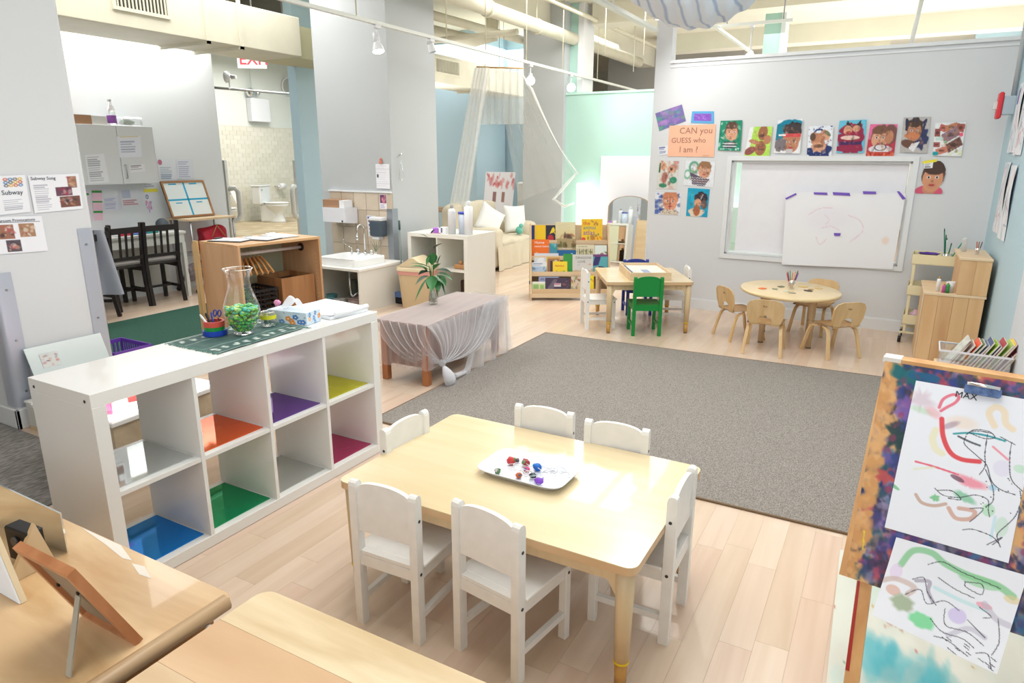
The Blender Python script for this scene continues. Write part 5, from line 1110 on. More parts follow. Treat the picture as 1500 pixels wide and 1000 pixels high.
cv = Cv(50, 60, (240, 196, 50)); cv.blot(8, [(190, 120, 60), (120, 90, 70), (230, 150, 60)], .08, x=(.5, .95), y=(.05, .3), seed=3); cv.blot(9, [(150, 110, 70), (60, 110, 120), (220, 120, 50)], .1, x=(.3, .95), y=(.62, .95), seed=5); cv.ell(.1, .85, .1, .07, (220, 80, 70))
red, tea, pur, blu = C_('red', (206, 50, 60)), C_('teal', (30, 130, 150)), C_('violet', (120, 80, 160)), C_('blue', (50, 90, 180))
book('large yellow book titled the animal atlas at the top right of the rack', .60, 3, 0, .245, .275, cv, [('the', .062, .02, .205, red), ('animal', .058, .02, .155, tea), ('atlas', .078, .02, .09, pur)])
cv = Cv(40, 40, (238, 116, 40)); cv.ell(.5, .95, .35, .16, (240, 236, 226)); cv.blot(4, [(240, 230, 220)], .1, y=(.75, .95), x=(.2, .8))
wt = C_('white', (245, 242, 236))
book('orange picture book with white script on the second tier', .024, 2, 1, .20, .215, cv, [('Home', .045, .03, .165, wt), ('sweet home', .034, .03, .125, wt)])
cv = Cv(24, 30, (70, 140, 170)); cv.blot(8, [(200, 220, 230), (60, 90, 120), (40, 160, 140)], .2, seed=2); cv.rect(0, .8, 1, 1, (30, 140, 110))
book('small teal patterned book between the orange and the brown books', .225, 2, 0, .09, .17, cv)
cv = Cv(46, 46, (168, 150, 110)); cv.rect(0, .58, 1, 1, (40, 104, 160)); cv.blot(10, [(90, 90, 50), (70, 60, 40), (120, 80, 60)], .09, y=(.2, .45), x=(.1, .9), seed=9, st=1.6); cv.ell(.78, .8, .05, .05, (236, 240, 244))
book('brown and blue book with forest animals in the centre of the second tier', .315, 2, 1, .22, .225, cv, [('COMMUNITY', .026, .02, .10, wt)])
cv = Cv(44, 40, (224, 214, 184))
for k in range(9): cv.rect(.05 + k * .105, .3, .09 + k * .105, 1, (90, 84, 66))
cv.blot(10, [(110, 120, 70), (150, 150, 90)], .1, y=(.4, .8), seed=3)
book('book with dark tree trunks on the second tier', .535, 2, 0, .21, .155, cv, [('our tree, you', .02, .02, .13, INK)])
cv = Cv(30, 30, (224, 232, 226)); cv.blot(8, [(130, 180, 80), (220, 120, 140), (80, 90, 100)], .14, seed=6, y=(.3, 1)); 
book('white and green book at the right of the second tier', .75, 2, 0, .14, .15, cv)
cv = Cv(50, 46, (214, 218, 226)); cv.ell(.3, .5, .2, .3, (232, 234, 238)); cv.ell(.3, .88, .1, .1, (240, 206, 60)); cv.lines(.4, .15, .95, .85, 8, (170, 176, 196), .5)
book('pale grey book with a small yellow duckling on the third tier', .05, 1, 2, .28, .235, cv)
cv = Cv(20, 30, (60, 150, 70)); book('plain green book behind the yellow alphabet book', .385, 1, 1, .11, .23, cv)
cv = Cv(46, 46, (212, 210, 206)); cv.rect(0, .82, 1, 1, (200, 180, 150)); cv.blot(9, [(210, 150, 130), (180, 190, 200), (190, 160, 120)], .06, y=(.5, .95), seed=12)
book('pale book titled DRAGONS LOVE on the third tier', .49, 1, 0, .235, .225, cv, [('DRAGONS', .038, .035, .175, C_('grey', (96, 98, 104))), ('LOVE', .036, .06, .130, C_('grey', (96, 98, 104)))])
cv = Cv(46, 40, (90, 170, 180)); cv.poly([(.1, .6), (.25, .1), (.6, .08), (.45, .55)], (60, 50, 110)); cv.ell(.55, .72, .28, .12, (60, 60, 96)); cv.rect(0, 0, 1, .12, (120, 70, 120)); cv.ell(.4, .72, .08, .1, (214, 160, 140)); cv.rect(0, .85, 1, 1, (110, 190, 190))
book('teal and purple book with a large bird at the right of the third tier', .70, 1, 1, .20, .225, cv)
cv = Cv(34, 28, (178, 200, 222)); cv.rect(0, 0, 1, .35, (226, 230, 236)); cv.lines(.08, .08, .9, .32, 2, (90, 110, 160)); cv.blot(10, [(110, 140, 180), (236, 240, 244), (90, 120, 150)], .12, y=(.5, 1), seed=4)
book('small blue and white book at the left of the third tier', .024, 1, 0, .17, .135, cv)
cv = Cv(34, 36, (198, 150, 80)); cv.rect(.08, .1, .92, .95, (150, 110, 90)); cv.rect(.3, .2, .45, .9, (60, 50, 50)); cv.rect(.0, 0, .07, 1, (230, 200, 60)); cv.ell(.7, .3, .15, .15, (216, 190, 160))
book('brown framed book partly behind the yellow alphabet book', .19, 1, 1, .155, .19, cv)
cv = Cv(34, 28, (244, 214, 60)); cv.blot(8, [(226, 120, 50), (120, 160, 80), (220, 180, 60)], .08, y=(.7, .95), seed=8)
book('small yellow alphabet book at the front of the third tier', .265, 1, 0, .165, .145, cv, [('Alphabet', .03, .02, .085, red)])
cv = Cv(40, 30, (150, 160, 196)); cv.poly([(0, 1), (.6, .3), (1, .6), (1, 1)], (110, 110, 150)); 
book('slate blue book titled All About on the bottom tier', .10, 0, 1, .23, .165, cv, [('All About', .036, .02, .125, C_('navy', (40, 46, 90)))])
cv = Cv(44, 32, (74, 62, 84)); cv.poly([(0, 1), (.35, .1), (.5, .1), (.3, 1)], (110, 100, 120)); cv.rect(.35, .4, .65, .65, (206, 200, 210)); cv.rect(.36, .45, .62, .5, (190, 70, 100)); cv.blot(8, [(150, 90, 90), (40, 34, 50), (110, 90, 110)], .08, x=(.65, 1), seed=5)
book('dark purple book with a white label on the bottom tier', .175, 0, 0, .28, .155, cv)
cv = Cv(26, 32, (214, 200, 180)); cv.blot(14, [(110, 150, 80), (180, 80, 80), (90, 90, 80), (220, 190, 120)], .14, seed=7); book('green and red speckled book at the centre of the bottom tier', .47, 0, 0, .12, .17, cv, [('New', .03, .06, .13, red)])
cv = Cv(20, 32, (242, 214, 30)); cv.blot(7, [(150, 170, 40), (230, 130, 40)], .12, seed=7); book('bright yellow book beside the white chair on the bottom tier', .60, 0, 0, .13, .185, cv)
cv = Cv(28, 20, (206, 220, 170)); cv.rect(.1, .3, .5, .8, (150, 190, 120)); cv.rect(.6, .35, .9, .9, (160, 200, 120)); cv.rect(0, 0, 1, .2, (236, 238, 230))
book('pale green small book at the bottom left of the rack', .024, 0, 0, .15, .11, cv)

# ================================================================== SECOND TABLE
act_table('small square maple table with a wooden puzzle box, between coloured chairs', (-2.04, 6.26, 0), R(29.7), .80, .84, .485)
ct, st_ = math.cos(R(29.7)), math.sin(R(29.7))
def t2(x, y): return (-2.04 + ct * x - st_ * y, 6.26 + st_ * x + ct * y, 0)
g2 = 'chairs around the square table'
GRN, NAV = M('green_chair_paint', (10, 134, 56), .4), M('navy_chair_paint', (44, 64, 150), .4)
kid_chair('bright green child chair with its back to us', t2(-.03, -.36), R(29), GRN, g2, bolt=M('green_bolt', (120, 190, 130), .5))
kid_chair('navy blue child chair behind the square table', t2(.06, .46), R(210), NAV, g2, bolt=NAV)
kid_chair('white child chair at the left of the square table in front of the books', t2(-.42, -.10), R(29 - 84), CHAIRW, g2)
kid_chair('white child chair at the right of the square table by the wall', t2(.34, .10), R(29 + 84), CHAIRW, g2)
pz = thing('puzzle_box', 'birch box frame with white and blue picture lying across the square table', 'box', (t2(.02, -.02)[0], t2(.02, -.02)[1], .486), R(29.7))
for a in ((-.19, .19, -.31, -.30), (-.19, .19, .30, .31), (-.19, -.18, -.30, .30), (.18, .19, -.30, .30)): G().bx(*a, 0, .07).ob('side', BH, pz)
G().bx(-.18, .18, -.30, .30, 0, .045).ob('inner_board', M('inner_board', (226, 222, 208), .6), pz)
cv = Cv(40, 60, (228, 224, 210)); cv.rect(.4, .45, .6, .8, (150, 160, 190)); cv.lines(.1, .1, .9, .4, 6, (190, 186, 180), .6); cv.lines(.1, .5, .35, .95, 6, (170, 176, 190), .6); cv.rect(.04, 0, .12, 1, (90, 100, 120))
sheet('picture', [(-.17, .29, .0455), (.17, .29, .0455), (.17, -.29, .0455), (-.17, -.29, .0455)], cv, pz)

# ================================================================== ROUND TABLE AND BENTWOOD CHAIRS
rx, ry = -.70, 6.33
rtb = thing('round_table', 'round maple table with a pencil cup, before the papered window', 'table', (rx, ry, 0), R(29))
g = G().lathe([(.001, .0), (.40, .0), (.408, .006), (.410, .018), (.405, .027), (.395, .03), (.001, .03)], 56, (0, 0, .43), sy=1.14); g.ob('tabletop', M('round_maple_top', (232, 208, 162), .3, noise=.06, nscale=6, coat=.2), rtb)
for k in range(4):
    a = R(20 + 90 * k); x, y = .27 * math.cos(a), .31 * math.sin(a)
    lg = G().tube([(x, y, .0), (x, y, .40), (x, y, .43)], [.021, .028, .04], 12).ob('leg', MAPLEL, rtb); G().cyl((x, y, 0.0), .0225, .006, 10).ob('foot', BLACK, lg)
    G().box((x * .93, y * .93, .405), (.1, .05, .05), rz=a, bev=.01).ob('bracket', MAPLEL, rtb)
def R29(x, y): c, s_ = math.cos(R(29)), math.sin(R(29)); return (rx + c * x - s_ * y, ry + s_ * x + c * y, .461)
CUPG = glass('cup_glass', op=.3)
def cupp(lab, x, y, z, r, h, m_=None):
    t = thing('pencil_cup', lab, 'cup', (x, y, z)); G().lathe([(.001, .002), (r * .85, 0), (r, h), (r * .93, h), (r * .8, .004), (.001, .004)], 16).ob('vessel', m_ or CUPG, t); return t
p = R29(.01, -.0); cupp('clear cup of coloured pencils on the round table', *p, .032, .08)
for k, (c, nm) in enumerate((((206, 60, 60), 'red'), ((80, 50, 90), 'dark purple'), ((70, 140, 60), 'green'), ((226, 130, 50), 'orange'), ((230, 150, 90), 'peach'), ((60, 60, 70), 'black'), ((150, 90, 170), 'violet'))):
    a = PI - k * PI / 6; dx, dz = math.cos(a) * .055, .15 + .01 * (k % 3); q = Vector(p) + Vector((.875 * dx * .2, .485 * dx * .2, .006)); e = Vector(p) + Vector((.875 * dx, .485 * dx, dz)) + Vector((0, .01 * math.sin(k), 0))
    rod('pencil', '%s pencil standing in the cup on the round table' % nm, 'pencil', q, e, .004, M('pencil_' + nm.replace(' ', '_'), c, .5), 'pencils in the round table cup', M('pencil_wood', (220, 180, 130), .6))
for k, (x, y, rr, c, lab) in enumerate(((-.24, .0, .035, (236, 120, 60), 'orange paper scrap near the left edge of the round table'), (.16, .1, .035, (222, 190, 130), 'tan wooden ring at the right back of the round table'), (.26, .02, .03, (216, 184, 124), 'tan wooden slice at the right edge of the round table'), (.12, -.1, .035, (70, 66, 66), 'black scrap in front of the pencil cup'), (-.14, -.02, .03, (150, 156, 130), 'grey-green torn scrap left of the pencil cup'), (-.08, -.12, .03, (214, 218, 200), 'pale scrap in front left of the pencil cup'), (-.04, .09, .03, (100, 110, 90), 'dark green scrap behind the pencil cup'), (.17, -.04, .02, (190, 150, 100), 'small brown scrap right of the pencil cup'), (-.06, -.20, .025, (160, 160, 150), 'grey scrap at the front edge of the round table'))):
    q = R29(x, y); tag(G().prism([(rr * (1 + .3 * math.sin(j * 2 + k)) * math.cos(j), rr * (1 + .25 * math.cos(j * 3 + k)) * math.sin(j)) for j in np.linspace(0, 5.4, 7)], (0, 0, 0), (1, 0, 0), (0, 1, 0), (0, 0, 1), .004).ob('craft_scrap', M('scrap_%d' % k, c, .6), None, q), lab, 'scrap', 'craft scraps on the round table')
BEN = W('bent_plywood', (208, 172, 122), (226, 194, 146), 2, 14, .38)
def ply_chair(lab, loc, rz):
    t = thing('plywood_chair', lab, 'chair', loc, rz, 'bentwood chairs around the round table')
    w_ = .29; P = [(-.05, 0), (-.055, .04), (-.045, .07), (0, .088), (.045, .07), (.055, .04), (.05, 0), (.115, 0), (.145, .08), (.145, .17), (.12, .205), (.07, .22), (-.07, .22), (-.12, .205), (-.145, .17), (-.145, .08), (-.115, 0)]
    g = G(); tl = R(10); g.prism(P, (0, -.145, .255), (1, 0, 0), (0, -math.sin(tl), math.cos(tl)), (0, 1, 0), .012); g.ob('backrest', BEN, t)
    text('PLA', .02, (-.02, -.1735, .255 + .155), (1, 0, 0), (0, -math.sin(tl), math.cos(tl)), M('brown_stamp', (110, 80, 50), .6), t, 'stamp')
    g = G().grid(lambda u, v_: ((u - .5) * (.27 + .03 * v_), -.15 + .29 * v_, .262 + .008 * (2 * u - 1) ** 2 - .03 * max(0, v_ - .88) * 3), 8, 10)
    bmesh.ops.solidify(g.bm, geom=list(g.bm.faces), thickness=.011); g.ob('seat', BEN, t)
    for s_ in (-1, 1):
        for q in (-1, 1):
            y0 = -.02 * 0 + q * .10
            pts = [(s_ * .115, q * .03, .246), (s_ * .122, q * .075, .243), (s_ * .128, q * .105, .225), (s_ * .133, q * .125, .18), (s_ * .15, q * .17, 0)]
            G().ribbon(pts, (1, 0, 0), .026, .016).ob('leg', BEN, t)
    return t
ply_chair('bentwood plywood chair with its back to us at the front of the round table', (-.80, 5.83, 0), R(3))
ply_chair('bentwood plywood chair at the right of the round table facing left', (-.30, 6.02, 0), R(42))
ply_chair('bentwood plywood chair at the left of the round table facing right', (-1.08, 6.20, 0), R(-48))
ply_chair('bentwood plywood chair tucked behind the round table by the wall', (-.52, 6.78, 0), R(165))

# ================================================================== BACK WALL ART
def q4(pts, off=.004): return [bw(x, z, off) for x, z in pts]
bp_ = [(-.921, 1.258), (.09, 1.273), (.078, .585), (-.89, .552)]
cv = Cv(120, 84, (238, 239, 244)); cv.ell(.38, .35, .2, .16, (226, 220, 236), .35, 0, .9); cv.ell(.9, .62, .03, .05, (240, 214, 200), .7, 0, .6)
for pts in ([(.36, .3), (.4, .36), (.38, .42)], [(.34, .48), (.42, .45), (.5, .5)], [(.3, .6), (.34, .7), (.4, .62)], [(.22, .3), (.3, .22), (.42, .2)], [(.56, .3), (.66, .36), (.7, .5), (.6, .66)]): cv.curve(pts, .005, (224, 176, 196), .5)
big = wallpaper('big_drawing_paper', 'large sheet of white paper taped over the window with five purple tapes', q4(bp_, .022), cv, curl=lambda u, v: .012 * v * (1 + math.sin(u * 6)) * .5)
for k, qd in enumerate(([(-.925, 1.198), (-.835, 1.250), (-.822, 1.238), (-.915, 1.184)], [(-.676, 1.262), (-.558, 1.262), (-.550, 1.240), (-.669, 1.242)], [(-.510, 1.268), (-.365, 1.264), (-.356, 1.238), (-.502, 1.242)], [(-.258, 1.283), (-.152, 1.283), (-.143, 1.260), (-.250, 1.258)], [(.015, 1.290), (.037, 1.290), (.097, 1.226), (.072, 1.218)], [(-.455, .889), (-.394, .891), (-.399, .864), (-.448, .862)])):
    p4 = q4(qd, .0285 if k < 5 else .034); nn_ = (p4[3] - p4[0]).cross(p4[1] - p4[0]).normalized()
    G()._add(p4 + [p + nn_ * .001 for p in p4], [(0, 1, 2, 3), (4, 7, 6, 5), (0, 4, 5, 1), (1, 5, 6, 2), (2, 6, 7, 3), (3, 7, 4, 0)]) if False else None
    g = G(); g._add(p4 + [p + nn_ * .001 for p in p4], [(0, 1, 2, 3), (4, 7, 6, 5), (0, 4, 5, 1), (1, 5, 6, 2), (2, 6, 7, 3), (3, 7, 4, 0)]); g.ob('tape', PURPLE, big)
def face(c, cx, cy, rx_, ry_, skin, hair, hstyle=0, eyes=True):
    c.ell(cx, cy - ry_ * .25, rx_ * 1.12, ry_ * 1.05, hair, 1, 0, .12, .05); c.ell(cx, cy + ry_ * .12, rx_, ry_ * .95, skin, 1, 0, .1)
    c.ell(cx, cy + ry_ * .6, rx_ * .5, ry_ * .25, tuple(v * .93 for v in skin), .5)
    c.ell(cx, cy - ry_ * .75, rx_ * .95, ry_ * .42, hair, 1, 0, .2, .08)
    if eyes:
        for s_ in (-1, 1): c.ell(cx + s_ * rx_ * .4, cy, rx_ * .19, ry_ * .1, (240, 236, 232)); c.ell(cx + s_ * rx_ * .4, cy, rx_ * .1, ry_ * .09, (50, 36, 34)); c.rect(cx + s_ * rx_ * .4 - rx_ * .2, cy - ry_ * .24, cx + s_ * rx_ * .4 + rx_ * .2, cy - ry_ * .19, hair, .7)
        c.ell(cx, cy + ry_ * .28, rx_ * .14, ry_ * .1, tuple(v * .8 for v in skin)); c.ell(cx, cy + ry_ * .56, rx_ * .3, ry_ * .09, (180, 74, 76))
    return c
S1, S2, S3 = (216, 160, 130), (190, 130, 100), (160, 104, 78); HB, HD = (92, 66, 54), (54, 42, 42)
art = []
W_, H_2 = 44, 60
c = Cv(W_, H_2, (32, 140, 110)); c.blot(40, [(20, 120, 96), (70, 170, 130), (230, 240, 236)], .08, seed=1, a=.7); c.blot(14, [(240, 242, 244)], .04, y=(.9, 1), seed=2); face(c, .55, .38, .27, .27, S1, HB)
for k in range(5): c.ell(.5, .72 + k * .045, .36 - .03 * abs(k - 2), .022, (230, 226, 230) if k % 2 else (70, 60, 80), .95)
c.ell(.6, .55, .2, .1, S1, .9)
art.append(('portrait collage on green paint with a striped collar', [(-1.614, 1.933), (-1.402, 1.934), (-1.395, 1.643), (-1.618, 1.650)], c))
c = Cv(W_, H_2, (178, 222, 90)); c.blot(8, [(196, 236, 120)], .2, seed=4, a=.5); c.rect(0, 0, .18, .75, (232, 234, 236)); c.ell(.62, .2, .2, .24, S3, 1, .1, .1); c.ell(.58, .3, .12, .05, (60, 46, 46), .7); c.ell(.85, .42, .15, .14, S2); c.ell(.6, .7, .22, .24, S3, 1, 0, .1); c.ell(.6, .74, .1, .04, (60, 44, 44), .6); c.ell(.2, .8, .22, .13, (150, 84, 80), 1, -.4); c.ell(.3, .5, .22, .07, S2, 1, .2)
art.append(('lime green collage of cut-up face pieces', [(-1.324, 1.869), (-1.113, 1.871), (-1.116, 1.578), (-1.357, 1.590)], c))
c = Cv(W_, H_2, (236, 236, 240)); c.ell(.5, .25, .52, .27, (10, 130, 160), 1, 0, .1, .1); c.rect(.0, .2, .3, .62, (20, 130, 156)); c.ell(.68, .3, .34, .22, HD, 1, 0, .1, .08); face(c, .62, .66, .3, .3, S2, S2); c.ell(.62, .3, .36, .18, (64, 56, 60), 1, 0, .15, .1); c.rect(.3, .42, .98, .52, (214, 76, 80)); c.ell(.2, .75, .25, .2, (120, 110, 116), .95, 0, .2, .1); c.rect(.45, .88, .72, 1, (200, 196, 200)); c.rect(.1, .44, .38, .49, (236, 238, 240))
art.append(('portrait collage with teal paint and a red headband', [(-1.069, 1.926), (-0.849, 1.933), (-0.839, 1.617), (-1.076, 1.623)], c))
c = Cv(W_, H_2, (230, 234, 242)); c.ell(.5, .85, .5, .26, (36, 54, 110), 1, 0, .1, .15); c.blot(40, [(40, 56, 120)], .03, seed=9, y=(0, .6)); c.stroke([(.2, .25), (.35, .12), (.55, .12), (.65, .25), (.55, .35)], .025, (40, 60, 120)); c.ell(.7, .3, .2, .16, S1, 1, .5); c.ell(.8, .25, .14, .06, (90, 110, 80), .8, .6); c.ell(.4, .42, .28, .2, S2, 1, .2, .12, .1); c.ell(.2, .35, .12, .13, HB, .9); c.ell(.45, .68, .3, .16, S1, 1, 0, .12, .1); c.ell(.45, .65, .2, .06, (110, 76, 60), .8); c.blot(20, [(230, 234, 242)], .02, seed=3, y=(.75, 1))
art.append(('portrait collage on white with navy blue splashes', [(-0.788, 1.865), (-0.576, 1.867), (-0.561, 1.592), (-0.775, 1.585)], c))
c = Cv(W_, H_2, (104, 190, 218)); c.ell(.5, .6, .48, .4, (150, 36, 70), 1, 0, .1, .12); c.ell(.5, .3, .42, .2, (150, 40, 72), 1, 0, .1, .1); c.poly([(.22, .25), (.3, .0), (.52, .22)], (60, 50, 56)); c.poly([(.55, .22), (.8, .0), (.82, .22)], (60, 50, 56)); c.ell(.35, .3, .16, .14, S1); c.ell(.65, .26, .14, .1, S1); c.ell(.38, .38, .1, .05, (190, 60, 70)); c.ell(.45, .53, .35, .07, (230, 200, 190)); c.rect(.1, .66, .9, .76, (50, 40, 100), .8); c.ell(.5, .88, .46, .12, (150, 40, 76), 1, 0, .1, .2)
art.append(('crimson painted portrait collage with two dark pointed ears on pale blue', [(-0.529, 1.908), (-0.305, 1.914), (-0.296, 1.623), (-0.524, 1.623)], c))
c = Cv(W_, H_2, (228, 110, 160)); c.rect(0, .45, 1, 1, (190, 60, 80)); c.ell(.78, .3, .25, .3, (120, 80, 76)); face(c, .42, .4, .3, .3, S1, (120, 84, 66)); c.ell(.75, .38, .16, .2, S2); c.ell(.48, .74, .42, .12, (226, 222, 228)); c.ring(.48, .68, .2, .1, .12, (60, 50, 80)); c.rect(.02, .82, 1, 1, (196, 70, 50)); c.blot(30, [(230, 130, 110), (150, 40, 50)], .05, y=(.84, 1), seed=4)
art.append(('pink and red portrait collage with a white collar', [(-0.272, 1.872), (-0.055, 1.868), (-0.049, 1.581), (-0.274, 1.580)], c))
c = Cv(W_, H_2, (186, 182, 180)); c.stroke([(.15, .35), (.12, .06), (.3, .22), (.5, .12), (.66, .22), (.84, .08), (.78, .3)], .03, (44, 50, 86)); c.ell(.72, .6, .25, .28, (44, 54, 96), .95, .6, .15, .15); face(c, .45, .38, .26, .28, S2, (76, 58, 50)); c.ell(.38, .52, .28, .09, (206, 130, 90)); c.ell(.3, .76, .3, .12, (110, 76, 64), 1, .2); c.poly([(.4, .75), (.7, .68), (.5, .98), (.3, .88)], (226, 226, 230)); c.ring(.45, .06, .1, .06, .2, (44, 50, 86))
art.append(('grey portrait collage with a spiky dark blue painted crown', [(-0.015, 1.924), (0.191, 1.925), (0.204, 1.622), (-0.007, 1.628)], c))
c = Cv(W_, H_2, (232, 234, 236)); 
for (x, y, a_, b_, k_, r_) in ((.28, .16, .12, .1, (190, 100, 90), .3), (.55, .14, .2, .1, S2, -.3), (.85, .16, .13, .12, (160, 90, 80), .1), (.1, .3, .1, .12, (150, 84, 80), 0), (.55, .36, .28, .15, (150, 120, 130), -.5), (.7, .66, .26, .14, (120, 84, 76), -.5), (.1, .66, .13, .08, (170, 96, 90), 0), (.3, .84, .2, .1, (206, 130, 110), -.3)):
    c.mix(((abs((c.X - x) * math.cos(r_) + (c.Y - y) * math.sin(r_)) < a_) & (abs(-(c.X - x) * math.sin(r_) + (c.Y - y) * math.cos(r_)) < b_)).astype(float), k_); c.ell(x, y, a_ * .5, b_ * .4, tuple(v * .6 for v in k_), .8)
c.ell(.08, .93, .12, .06, (20, 160, 170)); c.ell(.9, .36, .07, .06, (236, 100, 130)); c.ell(.4, .58, .06, .04, (120, 200, 150)); c.blot(12, [(220, 226, 150), (200, 210, 200)], .06, x=(.5, 1), y=(.8, 1), seed=4, a=.6); c.ell(.2, .48, .14, .06, (180, 220, 210), .7)
art.append(('white collage of scattered square photo pieces, last of the row', [(0.229, 1.873), (0.453, 1.874), (0.461, 1.594), (0.248, 1.599)], c))
c = Cv(36, 46, (214, 212, 206)); c.blot(12, [(150, 120, 100), (200, 150, 140), (190, 110, 100)], .13, seed=13); c.ell(.25, .2, .16, .14, S1); c.ell(.65, .3, .18, .13, S1); c.ell(.66, .3, .06, .05, (90, 60, 60)); c.ell(.8, .68, .18, .12, (50, 140, 110)); c.ell(.3, .88, .2, .08, (60, 130, 100)); c.stroke([(.1, .1), (.08, .4)], .03, (50, 100, 70)); c.ell(.35, .6, .14, .2, (170, 110, 100))
art.append(('grey and pink fragment collage at the left end, upper of two', [(-2.234, 1.547), (-2.012, 1.541), (-2.022, 1.255), (-2.239, 1.257)], c))
c = Cv(56, 44, (226, 230, 236)); c.ring(.3, .25, .14, .2, .3, (96, 160, 130)); c.ring(.1, .55, .1, .16, .3, (120, 180, 150)); face(c, .66, .35, .2, .3, S1, (150, 112, 80)); c.poly([(.18, .45), (.5, .6), (.85, .7), (.7, 1), (.3, .96)], (90, 80, 100))
for i in range(12):
    for j in range(4): c.ell(.28 + i * .045, .66 + j * .09 + .02 * (i % 2), .014, .022, (230, 226, 230))
art.append(('wide collage with a face above a checked black and white cloth', [(-1.940, 1.548), (-1.636, 1.536), (-1.636, 1.285), (-1.951, 1.299)], c))
c = Cv(52, 44, (224, 228, 238)); c.blot(16, [(40, 70, 160), (70, 90, 140)], .12, x=(0, .3), seed=15, a=.9); c.blot(6, [(60, 80, 130)], .1, x=(.8, 1), seed=5); face(c, .6, .4, .26, .42, (222, 150, 116), (200, 130, 96)); c.rect(.585, .2, .6, .95, (70, 50, 100)); c.ell(.58, .92, .36, .14, (214, 200, 180)); c.blot(20, [(80, 60, 60)], .02, x=(.3, .9), y=(.84, 1), seed=8)
art.append(('collage of a smiling split face with blue dabs, lower left of the group', [(-2.252, 1.220), (-1.968, 1.221), (-1.966, 0.987), (-2.245, 0.989)], c))
c = Cv(40, 50, (20, 158, 196)); c.blot(12, [(50, 180, 210)], .12, seed=3, a=.5); c.ell(.64, .36, .3, .25, (50, 44, 56), 1, 0, .1, .05); c.ell(.5, .5, .17, .14, S1); c.ell(.8, .56, .15, .16, (100, 84, 84)); c.ell(.45, .86, .36, .16, (224, 206, 186), 1, 0, .1, .1); c.ell(.48, .78, .16, .2, (170, 100, 66)); c.stroke([(.72, .2), (.64, .36)], .012, (200, 210, 220))
art.append(('bright turquoise portrait with dark hair, lower right of the group', [(-1.899, 1.272), (-1.670, 1.264), (-1.675, 0.979), (-1.899, 0.983)], c))
c = Cv(50, 34, (120, 110, 170)); c.blot(60, [(90, 170, 150), (150, 110, 190), (70, 120, 170), (180, 140, 200), (110, 160, 120)], .12, seed=17, a=.7)
art.append(('tilted purple and green painted sheet at the top left of the wall', [(-2.301, 2.023), (-2.023, 2.102), (-1.969, 1.941), (-2.246, 1.845)], c))
c = Cv(40, 24, (96, 170, 220)); c.rect(.12, .2, .88, .8, (140, 90, 200)); c.blot(12, [(110, 60, 180), (190, 150, 220)], .08, x=(.15, .85), y=(.3, .7), seed=3)
art.append(('small blue card with a purple scribble above the peach sign', [(-1.912, 2.032), (-1.690, 2.026), (-1.680, 1.908), (-1.917, 1.920)], c))
for k, (lab, qd, c) in enumerate(art):
    if k < 12: c.blot(46, [S1, S2, S3, HB, HD, (236, 206, 190)], .05, x=(.2, .85), y=(.15, .85), a=.38, seed=40 + k); c.a = np.clip(c.a * (1 + .10 * (c.rs.rand(c.h, c.w, 1) - .5)), 0, 255)
    wallpaper('portrait_collage' if k < 12 else 'painted_card', lab, q4(qd, .012 if k < 8 else .004), c, cat='artwork')
c = Cv(20, 14, (244, 188, 158)); sg = wallpaper('peach_sign', 'peach paper sign reading CAN you GUESS who I am?', q4([(-2.139, 1.897), (-1.659, 1.901), (-1.654, 1.583), (-2.140, 1.589)], .006), c, cat='sign')
pk = M('pencil_brown_ink', (170, 120, 104), .8); up = (0, 0, 1)
for s_, sz, x, z in (('CAN you', .088, -2.03, 1.815), ('GUESS who', .074, -2.11, 1.725), ('I am ?', .085, -2.02, 1.63)): text(s_, sz, bw(x, z, .0062), we, up, pk, sg)
for z in (1.602, 1.592): text('______', .02, bw(-1.77, z, .0062), we, up, INK, sg)
c = Cv(20, 14, (226, 230, 236)); c.lines(.1, .1, .9, .9, 4, (70, 80, 150), .8); wallpaper('small_note', 'small white note with blue handwriting left of the peach sign', q4([(-2.251, 1.690), (-2.145, 1.702), (-2.130, 1.612), (-2.235, 1.598)]), c, cat='note')
# cut-out head
hd = thing('cutout_portrait', 'cut-out photo of a dark-haired child in pink taped right of the window', 'artwork')
c = Cv(60, 70, (214, 218, 222)); c.ell(.5, .92, .48, .2, (214, 90, 120)); c.ell(.5, .86, .24, .16, (200, 140, 110)); face(c, .55, .5, .36, .42, (214, 152, 118), (84, 62, 54)); c.ell(.58, .18, .42, .24, (78, 58, 52), 1, 0, .1); c.rect(.2, .2, .96, .34, (78, 58, 52))
c.mix(((((c.X - .56) / .42) ** 2 + ((c.Y - .42) / .44) ** 2 > 1.05) & (((c.X - .48) / .5) ** 2 + ((c.Y - .96) / .24) ** 2 > 1.02)).astype(float), (214, 218, 222))
m_ = c.a.copy(); keep = ~(np.abs(m_ - np.array((214, 218, 222))).sum(-1) < 4)
o = sheet('photo', q4([(0.165, 1.555), (0.375, 1.555), (0.375, 1.275), (0.150, 1.275)], .006), c, hd)
bmm = bmesh.new(); bmm.from_mesh(o.data); bmm.verts.ensure_lookup_table(); kf = keep.ravel()
bmesh.ops.delete(bmm, geom=[v_ for v_ in bmm.verts if not kf[v_.index]], context='VERTS'); bmm.to_mesh(o.data); bmm.free()
g = G(); p4 = q4([(.180, 1.552), (.285, 1.572), (.288, 1.548), (.184, 1.530)], .009); g._add(p4, [(0, 1, 2, 3)]); g.ob('yellow_tape', M('yellow_tape', (240, 226, 60), .5), hd)
c = Cv(16, 12, (232, 234, 236)); c.lines(.1, .2, .9, .9, 3, (60, 60, 70)); sheet('name_slip', q4([(.195, 1.538), (.262, 1.545), (.262, 1.495), (.198, 1.49)], .0085), c, hd)

